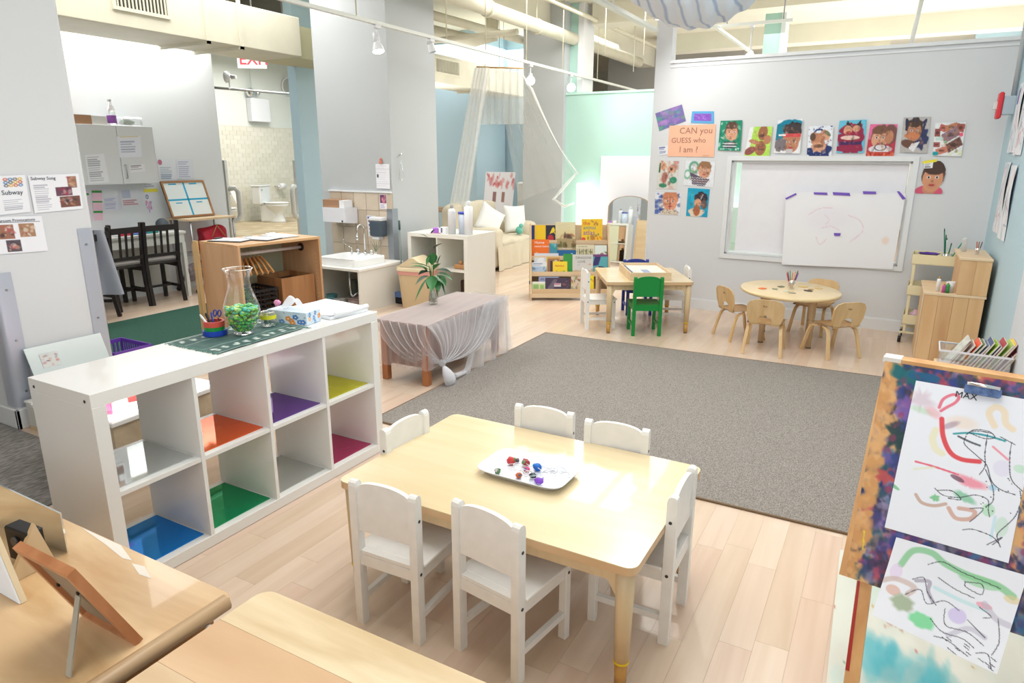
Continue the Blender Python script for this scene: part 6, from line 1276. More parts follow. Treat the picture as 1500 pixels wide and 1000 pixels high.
# ================================================================== RIGHT CORNER
ct_ = thing('utility_cart', 'cream three-tier metal rolling cart in the back right corner', 'cart', (.40, 6.86, 0), R(-3))
CM = M('cream_enamel', (232, 222, 184), .4)
for z, nm in ((.70, 'tray'), (.43, 'tray'), (.17, 'tray')):
    g = G(); a, b = .19, .15
    for r_ in ((-a, a, -b, -b + .004), (-a, a, b - .004, b), (-a, -a + .004, -b, b), (a - .004, a, -b, b)): g.bx(*r_, z, z + .085)
    g.bx(-a, a, -b, b, z, z + .004); g.ob(nm, CM, ct_)
for sx_ in (-1, 1): 
    for sy_ in (-1, 1): x, y = sx_ * .165, sy_ * .14; G().bx(x - .01, x + .01, y - .006, y + .006, .09, .78).ob('post', CM, ct_)
g = G()
for sy_ in (-1, 1): g.bx(-.2, .2, sy_ * .13 - .01, sy_ * .13 + .01, .085, .1)
g.ob('base_frame', CM, ct_)
for sx_ in (-1, 1):
    for sy_ in (-1, 1):
        x, y = sx_ * .19, sy_ * .13; w2 = G().tube([(x - .012, y, .028), (x + .012, y, .028)], .028, 14).ob('caster', BLACK, ct_); G().tube([(x, y, .05), (x, y, .09)], .01, 8).ob('swivel', STEEL, w2)
t = thing('glass_bowl', 'blue and purple scalloped bowl on the top tier of the cart', 'bowl', (.33, 6.82, .705)); g = G()
g.grid(lambda u, v_: ((.025 + .055 * v_) * (1 + .1 * v_ * math.sin(u * 8 * 2 * PI)) * math.cos(u * 2 * PI), (.025 + .055 * v_) * (1 + .1 * v_ * math.sin(u * 8 * 2 * PI)) * math.sin(u * 2 * PI), .04 + .045 * v_), 64, 5); g.cyl((0, 0, 0), .03, .045, 12); g.ob('bowl', M('violet_glaze', (96, 60, 160), .2, noise=.5, nscale=30), t)
cupp('glass jar of paint brushes on the top tier of the cart', .46, 6.83, .705, .04, .09)
for k, (dx, dz, c, nm) in enumerate(((-.05, .30, (40, 120, 90), 'green'), (-.03, .25, (30, 100, 80), 'dark green'), (.10, .20, (50, 140, 110), 'teal'), (-.02, .22, (226, 226, 224), 'white'), (.02, .18, (40, 110, 70), 'forest green'))):
    rod('paint_brush', '%s handled paint brush in the jar on the cart' % nm, 'brush', (.46 + dx * .15, 6.83, .712), (.46 + dx, 6.835, .705 + dz), .005, M('brush_' + nm.replace(' ', '_'), c, .4), 'brushes in the cart jar', M('brush_head', (40, 40, 44), .7))
for lab, nm, x, y, z, r_, c in (('purple and grey fabric bundle on the middle tier of the cart', 'fabric_roll', .36, 6.80, .49, .05, (150, 120, 160)), ('round purple yarn ball on the middle tier of the cart', 'yarn_ball', .42, 6.79, .49, .05, (120, 80, 170)), ('teal yarn ball on the middle tier of the cart', 'yarn_ball', .485, 6.79, .485, .04, (50, 110, 150)), ('crumpled pink and white paper in the bottom tier of the cart', 'crumpled_paper', .32, 6.83, .235, .055, (226, 190, 206)), ('mauve wrapping scrap in the bottom tier of the cart', 'crumpled_paper', .41, 6.80, .235, .06, (190, 170, 190))):
    tag(G().ball((0, 0, 0), r_, 12, j=.45 if 'crum' in nm else .15, sq=(1.2, .9, .9)).ob(nm, M('mat_' + nm + str(int(x * 100)), c, .85, noise=.3, nscale=30), None, (x, y, z)), lab, 'paper' if 'crum' in nm else 'textile')
wc = thing('stepped_cabinet', 'stepped pine cabinet against the blue wall beside the cart', 'cabinet', (.30, 6.03, 0))
PN = [W('pine_board_%d' % i, a, b, 2, 8, .45, .1) for i, (a, b) in enumerate((((216, 172, 124), (232, 196, 150)), ((200, 154, 108), (220, 180, 134)), ((206, 164, 116), (226, 188, 140))))]
for k in range(4): G().bx(.004 + k * .0975, .0965 + k * .0975 + .0035, 0, .018, 0, .56).ob('board', PN[k % 3], wc)
for k in range(2): G().bx(.205 + k * .0975, .3015 + k * .0975 , 0, .018, .582, .84).ob('board', PN[(k + 1) % 3], wc)
G().bx(-.004, .402, -.004, .62, .56, .58, bev=.002).ob('lower_top', BH, wc); G().bx(.19, .402, -.004, .62, .841, .86, bev=.002).ob('upper_top', BH, wc)
G().bx(.004, .385, .018, .6, 0.01, .56).ob('lower_body', PN[2], wc); G().bx(.21, .385, .018, .6, .581, .841).ob('upper_body', PN[1], wc)
G().bx(-.004, .002, -.006, .02, .0, .56).ob('edge_post', BIRCH, wc)
cupp('white mug of small bottles on the lower step of the pine cabinet', .47, 6.12, .581, .03, .08, WP_)
for k, (dx, dy, c, h_, lab) in enumerate(((-.05, .02, (240, 240, 240), .1, 'white glue bottle at the left on the pine cabinet step'), (.01, -.03, (60, 150, 80), .07, 'green paint bottle on the pine cabinet step'), (-.012, -.025, (200, 90, 160), .06, 'pink paint bottle on the pine cabinet step'))): bottle('paint_bottle', lab, .47 + dx - .03, 6.12 + dy - .02, .014, h_, M('bot_%d' % k, c, .4), M('gold_cap', (206, 160, 70), .35, .5), z=.581)
cupp('glass jar with pencils on top of the pine cabinet', .62, 6.30, .861, .022, .05)
for k, (dx, c, nm) in enumerate(((-.015, (180, 90, 70), 'brown'), (.0, (150, 110, 90), 'tan'), (.02, (80, 80, 90), 'grey'))): rod('pencil', '%s pencil in the jar on top of the pine cabinet' % nm, 'pencil', (.62 + dx * .3, 6.30, .866), (.62 + dx, 6.30, .96), .004, M('pc_' + nm, c, .5))
bottle('wrapped_bottle', 'clear wrapped bottle at the left edge of the pine cabinet top', .54, 6.45, .02, .11, sheer('cling_bottle', (230, 232, 230), .55), z=.861)
# magazine bin
mb = thing('magazine_bin', 'clear plastic bin packed with leaning magazines behind the easel', 'bin', (.532, 4.66, .33), R(-2)); mb.scale = (.72, .72, .72)
CP = glass('clear_plastic_bin', (236, 238, 244), op=.22)
for nm, a in (('wall_panel', (-.24, .24, -.15, -.146)), ('wall_panel', (-.24, .24, .146, .15)), ('wall_panel', (-.24, -.236, -.146, .146)), ('wall_panel', (.236, .24, -.146, .146))): G().bx(*a, .06, .22).ob(nm, CP, mb)
g = G()
for a in ((-.248, .248, -.158, -.15), (-.248, .248, .15, .158), (-.248, -.24, -.15, .15), (.24, .248, -.15, .15)): g.bx(*a, .21, .225)
g.ob('rim', M('milky_rim', (226, 226, 232), .4), mb)
tag(G().bx(.35, .715, 4.50, 4.82, 0, .37, bev=.004).ob('low_stool', BIRCH), 'low birch block stool carrying the magazine bin behind the easel', 'stool')
G().bx(-.235, .235, -.145, .145, .056, .06).ob('floor_panel', CP, mb)
mgc = [(210, 210, 200), (236, 90, 50), (60, 80, 130), (180, 60, 70), (150, 60, 80), (200, 204, 206), (120, 140, 90), (170, 214, 60), (190, 210, 120), (206, 120, 90), (220, 220, 214), (110, 124, 150), (90, 96, 116), (240, 200, 60)]
rm = random.Random(6)
for k in range(14):
    x = -.20 + k * .029; h_ = .25 + rm.uniform(0, .05); ln_ = R(28 + rm.uniform(-4, 4)); c = mgc[(k * 5) % 14]
    t = thing('magazine', '%s magazine leaning in the clear bin behind the easel' % ('pale', 'orange', 'navy', 'red', 'maroon', 'silver', 'olive', 'lime', 'light green', 'copper', 'white', 'slate', 'charcoal', 'yellow')[(k * 5) % 14], 'magazine', tuple(Vector((.532 + x * .72 , 4.66, .377))), 0, 'magazines in the clear bin')
    t.scale = (.72, .72, .72)
    e_ = Vector((math.sin(ln_), 0, math.cos(ln_))); nn_ = Vector((math.cos(ln_), 0, -math.sin(ln_)))
    G().prism([(-.11, 0), (.11, 0), (.11, h_), (-.11, h_)], (0, 0, 0), (0, 1, 0), e_, nn_, .010).ob('pages', M('book_edges', (226, 220, 208), .7), t)
    G().prism([(-.1105, 0), (.1105, 0), (.1105, h_ + .001), (-.1105, h_ + .001)], nn_ * -.0025, (0, 1, 0), e_, nn_, .0025).ob('cover', M('mag_%d' % ((k * 5) % 14), c, .4, noise=.3, nscale=25), t)
    G().prism([(-.1105, 0), (.1105, 0), (.1105, h_ + .001), (-.1105, h_ + .001)], nn_ * .0102, (0, 1, 0), e_, nn_, .002).ob('cover', M('mag_%d' % ((k * 5 + 4) % 14), mgc[(k * 5 + 4) % 14], .4, noise=.3, nscale=25), t)
# drawings and fire alarm on the blue wall
for k, (y0, y1, z0, z1, lab) in enumerate(((6.30, 6.62, 1.62, 2.12, 'tall child drawing with a purple mark on the blue wall, upper far one'), (5.95, 6.28, 1.60, 2.14, 'tall child drawing on the blue wall, upper near one'), (6.30, 6.62, 1.02, 1.55, 'pale child drawing on the blue wall, lower far one'), (5.95, 6.28, 1.0, 1.53, 'child drawing with pink lines on the blue wall, lower near one'))):
    c = Cv(34, 50, (228, 232, 238)); c.blot(10, [(120, 160, 170), (200, 150, 160), (150, 200, 220)], .1, seed=20 + k, a=.5)
    if k == 0: c.poly([(.05, .1), (.35, .05), (.3, .3), (.0, .3)], (96, 90, 170))
    for q in range(5): c.curve([(random.random(), random.random()) for _ in range(4)], .008, ((200, 130, 140), (110, 150, 170))[q % 2], .6)
    wallpaper('wall_drawing', lab, [(.727, y1, z1), (.725, y0, z1), (.722, y0, z0), (.722, y1, z0)], c, cat='drawing', curl=lambda u, v: .008 * math.sin(v * 5) * u)
fa = thing('fire_alarm', 'red fire alarm strobe on a grey box on the blue wall', 'alarm', (.70, 6.86, 1.98))
G().bx(-.045, .035, -.10, .0, -.07, .07, bev=.004).ob('back_box', M('grey_steel_box', (176, 190, 200), .5), fa)
G().bx(-.08, -.046, -.11, .01, -.10, .10, bev=.01).ob('alarm_plate', M('alarm_red', (214, 50, 60), .4), fa); G().box((-.09, -.05, .0), (.03, .05, .06), bev=.006).ob('strobe', M('strobe_lens', (214, 220, 222), .2), fa)
text('FIRE', .03, (-.0810, -.02, -.05), (0, -0.001, 1), (0, 1, 0), WP_, fa) if False else text('FIRE', .03, (-.0806, -.035, -.085), (0, 0, 1), (0, 1, 0), WP_, fa)
tag(G().tube([(.715, 6.80, 2.05), (.70, 6.80, 3.75)], .018, 10).ob('conduit', M('grey_conduit', (196, 204, 210), .4, .4)), 'grey conduit running up from the fire alarm', 'pipe')

# ================================================================== LEFT COLUMN: POSTERS, MIRROR SHEET, LIGHT TABLE
def lp(y, z, o=.006): return (cx + o, y, z)
GR = M('grey_print', (70, 74, 84), .7)
c = Cv(50, 60, (238, 239, 244))
for i in range(4):
    for j in range(3): c.ring(.45 + .13 * i, .1 + .08 * j, .045, .03, .5, ((200, 90, 60), (70, 120, 170), (90, 90, 96), (220, 170, 60))[(i + j) % 4], .9)
c.lines(.3, .62, .95, .92, 6, (150, 150, 165), .6)
p = wallpaper('subway_poster', 'white poster with rows of coloured circles cut by the left edge of the photo', [lp(1.93, 1.462), lp(2.122, 1.467), lp(2.118, 1.259), lp(1.93, 1.25)], c, cat='poster')
text('Subway', .036, lp(1.985, 1.36, .0065), (0, 1, 0), (0, 0, 1), GR, p)
c = Cv(70, 54, (238, 239, 244)); c.lines(.06, .25, .42, .95, 13, (150, 150, 165), .6)
for (x0, y0, x1, y1, k, sd) in ((.74, .06, .93, .38, (150, 110, 90), 1), (.48, .34, .82, .6, (110, 70, 90), 2), (.54, .62, .96, .92, (120, 80, 70), 3)): c.rect(x0, y0, x1, y1, k); c.blot(14, [(60, 50, 60), (190, 140, 110), (170, 60, 80), (200, 190, 180)], .05, x=(x0 + .03, x1 - .03), y=(y0 + .04, y1 - .04), seed=sd)
p = wallpaper('song_poster', 'white poster headed Subway Song with three photographs', [lp(2.137, 1.463), lp(2.421, 1.469), lp(2.415, 1.258), lp(2.137, 1.250)], c, cat='poster')
text('Subway Song', .026, lp(2.147, 1.437, .0065), (0, 1, 0), (0, 0, 1), GR, p)
c = Cv(70, 60, (238, 239, 244))
for (x0, y0, x1, y1, k, sd) in ((.12, .22, .42, .6, (160, 110, 90), 4), (.52, .2, .82, .56, (170, 130, 100), 5), (.22, .64, .5, .95, (90, 80, 90), 6)): c.rect(x0, y0, x1, y1, k); c.blot(14, [(80, 60, 60), (210, 170, 140), (190, 90, 90), (220, 210, 200)], .05, x=(x0 + .03, x1 - .03), y=(y0 + .04, y1 - .04), seed=sd)
c.rect(.1, .15, .95, .16, (110, 110, 130))
p = wallpaper('provocations_poster', 'white poster headed Classroom Provocations below the Subway Song poster', [lp(1.90, 1.243), lp(2.171, 1.232), lp(2.174, 1.026), lp(1.90, 1.036)], c, cat='poster')
text('Classroom Provocations', .0225, lp(1.908, 1.212, .0065), (0, 1, -.02), (0, 0, 1), GR, p)
t = thing('mirror_sheet', 'frameless acrylic mirror sheet leaning against the white column', 'mirror', (0, 0, 0))
g = G(); q = [(-4.355, 1.935, .475), (-4.355, 2.385, .475), (-4.23, 2.385, .18), (-4.23, 1.935, .18)]; qb = [(x - .006, y, z - .002) for x, y, z in q]
g._add(q + qb, [(0, 1, 2, 3), (4, 7, 6, 5), (0, 4, 5, 1), (1, 5, 6, 2), (2, 6, 7, 3), (3, 7, 4, 0)]); g.ob('mirror_face', M('satin_mirror', (206, 210, 208), .2, .35), t)
c = Cv(30, 30, (214, 216, 214)); c.blot(16, [(200, 140, 130), (220, 190, 170), (120, 90, 110), (190, 160, 200)], .1, seed=9, x=(.1, .9), y=(.1, .9), a=.7)
sheet('sticker', [(-4.332, 2.0, .43), (-4.332, 2.10, .43), (-4.30, 2.10, .35), (-4.30, 2.0, .35)], c, t)
t = thing('white_box', 'low white storage box on the floor by the column baseboard', 'box', (-4.20, 1.99, 0)); G().bx(-.13, .16, -.11, .35, .02, .165, bev=.004).ob('body', M('white_box_paint', (216, 214, 206), .5), t); G().bx(-.135, .165, -.115, .355, .165, .178, bev=.003).ob('lid', M('white_box_lid', (228, 228, 222), .4), t); G().bx(-.13, .16, -.11, .35, 0, .02).ob('base', BIRCH, t)
cu2 = thing('cubby_shelf', 'pale wooden toy cubby shelf behind the camera, seen in the arched mirror', 'shelf', (-5.3, -1.7, 0))
for a in ((-.8, .8, -.18, -.165, 0, .95), (-.8, -.78, -.165, .17, 0, .95), (.78, .8, -.165, .17, 0, .95), (-.01, .01, -.165, .17, 0, .95)): G().bx(*a).ob('panel', BIRCH, cu2)
for z in (.04, .48, .95): G().bx(-.8, .8, -.18, .17, z, z + .02).ob('shelf_board', BIRCH, cu2)
lt = thing('light_table', 'low glowing light table with pink plastic shapes behind the cube shelf', 'table', (-3.38, 1.98, 0), R(4))
G().bx(-.30, .30, -.34, .30, .01, .345).ob('plywood_box', W('raw_plywood', (176, 156, 130), (198, 180, 152), 0, 8, .6), lt)
G().bx(-.31, .31, -.35, .31, .345, .37, bev=.004).ob('rim', WHITE, lt); G().bx(-.285, .285, -.325, .285, .371, .376).ob('light_panel', M('lit_panel', (255, 250, 252), .4, emit=2.4), lt)
rl_ = random.Random(12)
for k in range(14):
    x, y = -3.38 + rl_.uniform(-.22, .24), 1.98 + rl_.uniform(-.28, .22); cc = ((236, 80, 120), (240, 70, 60), (246, 150, 190))[k % 3]; nm = ('pink', 'red', 'pale pink')[k % 3]
    tag(G().bx(-.03 - .02 * (k % 2), .03, -.02, .025, 0, .02 + .02 * (k % 3), bev=.004).ob('translucent_block', M('block_' + nm.replace(' ', '_'), cc, .2, trans=.5), None, (x, y, .3775), (0, 0, rl_.random() * 3)), '%s see-through plastic block on the light table behind the cube shelf' % nm, 'block', 'plastic blocks on the light table')
pb = thing('plastic_basket', 'purple slotted plastic basket behind the cube shelf by the green runner', 'basket', (-3.55, 2.72, 0), R(0))
g = G(); PUR = M('purple_plastic', (110, 66, 170), .4); a, b, h_ = .20, .15, .17
for r_ in ((-a, a, -b, -b + .01), (-a, a, b - .01, b), (-a, -a + .01, -b + .0101, b - .0101), (a - .01, a, -b + .0101, b - .0101)): g.bx(*r_, h_ - .03, h_)
g.ob('rim', PUR, pb); g = G()
for k in range(14): x = -a + .004 + k * (2 * a - .02) / 13; g.bx(x, x + .012, -b + .001, -b + .007, .02, h_ - .03).bx(x, x + .012, b - .007, b - .001, .02, h_ - .03)
for k in range(10): y = -b + .004 + k * (2 * b - .02) / 9; g.bx(-a + .001, -a + .007, y, y + .012, .02, h_ - .03).bx(a - .007, a - .001, y, y + .012, .02, h_ - .03)
g.ob('slatted_wall', PUR, pb); G().bx(-a, a, -b, b, 0, .02).ob('bottom', PUR, pb)
pb.location = (-5.08, 2.90, 0)

# ================================================================== DESK AREA
DB = M('black_brown_chair', (34, 28, 28), .45)
def dining(lab, loc, rz):
    t = thing('dining_chair', lab, 'chair', loc, rz, 'black slat-back chairs at the white desk')
    w_ = .40
    for s_ in (-1, 1):
        G().ribbon([(s_ * .18, -.235, 0), (s_ * .18, -.20, .25), (s_ * .18, -.19, .45), (s_ * .18, -.24, .90)], (1, 0, 0), .034, .034).ob('leg', DB, t)
        G().bx(s_ * .18 - .017, s_ * .18 + .017, .16, .194, 0, .44).ob('leg', DB, t)
        G().bx(s_ * .18 - .01, s_ * .18 + .01, -.185, .165, .15, .18).ob('stretcher', DB, t)
        G().bx(s_ * .18 - .01, s_ * .18 + .01, -.18, .165, .385, .435).ob('side_rail', DB, t)
    G().bx(-.17, .17, -.015, .015, .155, .175).ob('cross_stretcher', DB, t)
    G().bx(-.17, .17, -.252, -.228, .80, .86).ob('top_rail', DB, t); G().bx(-.17, .17, -.218, -.198, .52, .555).ob('lower_rail', DB, t)
    for x in (-.07, 0, .07): G().ribbon([(x, -.208, .55), (x, -.237, .81)], (1, 0, 0), .022, .012).ob('slat', DB, t)
    G().bx(-.20, .20, -.20, .205, .435, .455, bev=.004).ob('seat', DB, t)
    cu_ = tag(G().bx(-.185, .185, -.17, .19, 0, .035, bev=.012, seg=2).ob('seat_cushion', M('grey_cushion_fabric', (150, 144, 140), .9), None), 'grey tied cushion on the ' + lab, 'cushion', 'grey seat cushions'); cu_.location = Vector(loc) + Vector((0, 0, .456)); cu_.rotation_euler = (0, 0, rz); return t
dining('black slat-back chair on the right at the white desk', (-7.12, 4.60, 0), R(84))
dining('black slat-back chair in the middle at the white desk', (-7.14, 4.18, 0), R(94))
dining('black slat-back chair mostly hidden by the steel corner guard', (-6.8, 3.62, 0), R(128))
tag(G().grid(lambda u, v_: (-6.55 + .05 * math.sin(u * 9) + .10 * v_ * u, 3.50 + .26 * u + .05 * v_, .90 - .62 * v_), 16, 14).ob('grey_jacket', M('grey_jersey', (168, 170, 182), .9)), 'grey jacket hanging over the half-hidden black chair', 'clothing')
dk = thing('desk', 'white laminate desk along the left wall behind the black chairs', 'desk', (-7.30, 4.30, 0)); DWt = M('desk_white', (224, 224, 218), .4)
G().bx(-.185, .24, -.7, .70, .72, .75, bev=.003).ob('top', DWt, dk); G().bx(-.18, .225, -.68, .68, .62, .72).ob('drawer_box', DWt, dk)
for x in (-.16, .215):
    for y in (-.66, .66): G().bx(x - .02, x + .02, y - .02, y + .02, 0, .62).ob('leg', DWt, dk)
G().bx(-.19, -.175, -.66, .66, .12, .62).ob('back_panel', DWt, dk)
rk = random.Random(21)
for k, (y, c_, lab, nm) in enumerate(((4.45, (60, 130, 190), 'blue folder on the white desk behind the chair slats', 'folder'), (4.55, (120, 70, 170), 'purple folder on the white desk behind the chair slats', 'folder'), (4.33, (200, 60, 80), 'red notebook on the white desk', 'notebook'), (4.62, (40, 150, 150), 'teal folder near the end of the white desk', 'folder'), (4.2, (226, 226, 230), 'stack of white papers on the white desk', 'paper_stack'))): tag(G().bx(-.13, .13, -.09, .09, 0, .012 + .006 * k, bev=.002).ob(nm, M('folder_%d' % k, c_, .5), None, (-7.25, y + .0 * k, .752 + .0 * k), (0, 0, rk.uniform(-.5, .5))), lab, 'stationery')
t = thing('desk_fan', 'small dark grey round speaker on the right end of the white desk', 'speaker', (-7.30, 4.88, .751)); G().ball((0, 0, .07), .07, 14).ob('grille', M('dark_grey_mesh', (84, 92, 100), .6), t); G().cyl((0, 0, 0), .05, .012, 14).ob('base', BLACK, t)
wcab = thing('wall_cabinet', 'white double-door wall cabinet with papers taped to its doors', 'cabinet', (-7.25, 4.06, 1.285)); WCm = M('cabinet_grey_white', (214, 216, 218), .4)
G().bx(-.248, -.02, 0, .82, 0, .60).ob('body', WCm, wcab)
for y0, y1, hy_ in ((.0, .408, .36), (.412, .82, .45)):
    d = G().bx(-.019, 0, y0, y1, 0, .60, bev=.002).ob('door', WCm, wcab)
    if y0 > .1: G().tube([(.0, hy_, .06), (.022, hy_, .06), (.022, hy_, .20), (.0, hy_, .20)], .006, 8).ob('handle', STEEL, d)
def wp(nm, lab, yz, cv_, x=-7.248, cat='paper'): return wallpaper(nm, lab, [(x, y, z) for y, z in yz], cv_, cat=cat)
c = Cv(34, 40, (226, 228, 238)); c.rect(.1, 0, .9, .05, (220, 206, 150)); c.lines(.1, .2, .9, .8, 5, (150, 155, 180), .7)
wp('notice_sheet', 'white notice with yellow top edge on the right cabinet door', ((4.465, 1.772), (4.732, 1.786), (4.715, 1.564), (4.461, 1.557)), c)
c = Cv(30, 44, (228, 229, 234)); c.lines(.1, .06, .9, .95, 12, (140, 142, 150), .7); wp('notice_sheet', 'typed page on the left cabinet door', ((4.103, 1.583), (4.30, 1.597), (4.313, 1.306), (4.099, 1.299)), c)
c = Cv(24, 14, (226, 226, 230)); c.lines(.05, .1, .95, .7, 3, (120, 110, 120), .7); wp('notice_sheet', 'small slip beside the cabinet handle', ((4.563, 1.486), (4.728, 1.492), (4.732, 1.412), (4.549, 1.40)), c)
X5 = -7.496
c = Cv(34, 40, (224, 228, 236)); c.ell(.15, .2, .12, .12, (190, 110, 140)); c.lines(.1, .4, .9, .95, 7, (110, 130, 160), .7); wp('notice_sheet', 'laminated sheet with pink corner on the wall right of the cabinet', ((5.051, 1.557), (5.276, 1.557), (5.290, 1.30), (5.048, 1.304)), c, X5)
c = Cv(34, 40, (222, 226, 236)); c.lines(.1, .1, .9, .95, 8, (150, 155, 190), .6); wp('notice_sheet', 'pale blue printed sheet further right on the wall', ((5.292, 1.541), (5.52, 1.541), (5.507, 1.308), (5.286, 1.313)), c, X5)
c = Cv(20, 60, (236, 198, 214)); 
for j in range(3): c.rect(0, .03 + .33 * j, 1, .09 + .33 * j, (50, 160, 70))
wp('pink_strip', 'column of pink slips with green tabs under the cabinet', ((4.255, 1.225), (4.365, 1.221), (4.33, .90), (4.235, .905)), c, X5)
c = Cv(24, 50, (228, 216, 226)); c.rect(.2, .1, .9, .16, (50, 160, 70)); c.rect(0, .5, .6, .56, (50, 160, 70)); wp('pink_strip', 'fainter pink strip at the far left under the cabinet', ((4.14, 1.225), (4.235, 1.221), (4.22, .90), (4.13, .90)), c, X5)
c = Cv(40, 30, (222, 224, 236)); c.lines(.05, .1, .95, .9, 7, (150, 155, 190), .6); wp('notice_sheet', 'blue-white timetable sheet on the wall above the desk', ((4.375, 1.14), (4.535, 1.15), (4.545, 1.0), (4.365, 1.0)), c, X5)
c = Cv(40, 30, (226, 228, 234)); c.rect(.1, .1, .5, .5, (190, 196, 214)); c.lines(.1, .6, .95, .9, 3, (190, 110, 120), .7); wp('notice_sheet', 'wide sheet with a red line above the desk', ((4.55, 1.22), (4.80, 1.23), (4.80, 1.02), (4.56, 1.02)), c, X5)
c = Cv(34, 44, (228, 228, 236)); c.blot(18, [(200, 120, 160), (150, 130, 200), (210, 90, 120)], .1, y=(.35, .9), x=(.15, .85), seed=3, a=.8); c.ring(.45, .15, .1, .08, .3, (60, 80, 130)); wp('child_drawing', 'tilted drawing with pink scribble on the wall above the desk', ((4.80, 1.15), (4.949, 1.17), (4.93, .96), (4.86, .90)), c, X5, 'drawing')
c = Cv(34, 20, (224, 226, 232)); c.rect(0, .7, .95, 1, (236, 226, 80)); c.lines(.1, .1, .9, .6, 3, (140, 140, 160), .6); wp('notice_sheet', 'white slip with a yellow stripe over the tilted drawing', ((4.84, 1.30), (5.01, 1.31), (5.02, 1.175), (4.84, 1.175)), c, X5)
# framed whiteboard leaning on a wire shelf
fb_ = thing('framed_whiteboard', 'wood-framed whiteboard with blue tape cross standing on the trolley', 'whiteboard', (-7.28, 5.0, .875), 0)
fu2 = Vector((-.33, 0, .944)); fe2 = Vector((0, 1, 0)); fn2 = fe2.cross(fu2).normalized()
G().prism([(0, 0), (.57, 0), (.57, .44), (0, .44)], (0, 0, 0), fe2, fu2, fn2, .008).ob('board', M('whiteboard', (222, 230, 230), .25), fb_)
WFm = W('walnut_frame', (150, 106, 68), (176, 130, 88), 1, 12)
for a0, a1, b0, b1 in ((0, .57, 0, .022), (0, .57, .418, .44), (0, .022, .022, .418), (.548, .57, .022, .418)): G().prism([(a0, b0), (a1, b0), (a1, b1), (a0, b1)], fn2 * -.004, fe2, fu2, fn2, .022).ob('frame_side', WFm, fb_)
BT = M('blue_tape', (30, 160, 200), .5)
for a0, a1, b0, b1 in ((.275, .297, .022, .418), (.022, .548, .205, .225), (.09, .19, .395, .41), (.36, .46, .395, .41), (.11, .19, .17, .182), (.38, .46, .17, .182)): G().prism([(a0, b0), (a1, b0), (a1, b1), (a0, b1)], fn2 * .0082, fe2, fu2, fn2, .001).ob('tape', BT, fb_)
tl_ = thing('wire_trolley', 'wire shelf trolley with wooden top holding the framed whiteboard', 'trolley', (-7.25, 5.32, 0))
G().bx(-.2, .2, -.27, .38, .85, .872).ob('wood_top', BH, tl_)
for x in (-.18, .18):
    for y in (-.24, .35): p_ = G().tube([(x, y, .06), (x, y, .85)], .012, 8).ob('post', STEEL, tl_); G().tube([(x - .012, y, .03), (x + .012, y, .03)], .03, 12).ob('caster', BLACK, p_)
g = G()
for z in (.15, .45):
    for k in range(8): y = -.24 + k * .084; g.tube([(-.18, y, z), (.18, y, z)], .004, 5)
    for x in (-.18, .18): g.tube([(x, -.24, z), (x, .35, z)], .006, 5)
g.ob('wire_shelf', STEEL, tl_)
def bag(lab, x, y, z, m_, s_):
    t = thing('tote_bag', lab, 'bag', (x, y, z)); cush(-s_ * .35, s_ * .35, -s_ * .6, s_ * .6, 0, s_, s_ * .25, 'body', t, .015, m_, 3)
    G().tube([(s_ * .36, -s_ * .3, s_ * .6), (s_ * .42, -.02, s_ * 1.05), (s_ * .38, s_ * .3, s_ * .6)], .008, 6).ob('strap', M('tan_strap', (190, 130, 90), .6), t)
bag('bright red bag with tan straps on the upper trolley shelf', -7.2, 5.45, .46, M('red_bag_fabric', (184, 30, 54), .5), .30)
bag('dark red patterned bag on the lower trolley shelf', -7.2, 5.40, .16, M('patterned_red_fabric', (150, 50, 66), .8, noise=.6, nscale=30), .24)
bag('grey patterned bag at the near end of the lower trolley shelf', -7.12, 5.08, .16, M('grey_pattern_fabric', (130, 118, 122), .8, noise=.5, nscale=30), .2)
tag(G().ball((0, 0, 0), .05, 9, j=.4).ob('yellow_cloth', M('yellow_green_cloth', (210, 210, 80), .9), None, (-7.04, 5.2, .46)), 'yellow-green cloth hanging at the trolley corner', 'cloth')
# things on the wall cabinet
t = thing('cardboard_tray', 'open brown and white carton at the left end of the wall cabinet top', 'box', (-7.37, 4.12, 1.886)); G().bx(-.08, .1, -.06, .12, 0, .09).ob('brown_side', M('brown_cardboard', (170, 130, 100), .8), t); G().bx(-.08, .1, .121, .28, 0, .085).ob('white_side', M('offwhite_card', (214, 212, 208), .7), t)
t = thing('spray_bottle', 'clear bottle with purple label on the wall cabinet', 'bottle', (-7.3, 4.47, 1.886)); G().lathe([(.001, 0), (.045, 0), (.045, .17), (.02, .21), (.015, .24)], 14).ob('body', glass('bottle_plastic', op=.35), t); G().lathe([(.0455, .02), (.0455, .10)], 14).ob('label', M('purple_label', (140, 80, 160), .5), t); G().cyl((0, 0, .24), .02, .03, 10).ob('cap', M('clear_cap', (200, 206, 206), .4), t)
t = thing('plastic_tub', 'clear tub of mixed green bits on the right of the wall cabinet', 'tub', (-7.35, 4.66, 1.886)); G().bx(-.08, .1, -.09, .12, 0, .09, bev=.01).ob('tub', glass('tub_plastic', op=.35), t); G().ball((.0, .0, .04), .05, 8, j=.5, sq=(1, 1.6, .6)).ob('contents', M('green_bits', (110, 130, 90), .7, noise=.5, nscale=60), t)

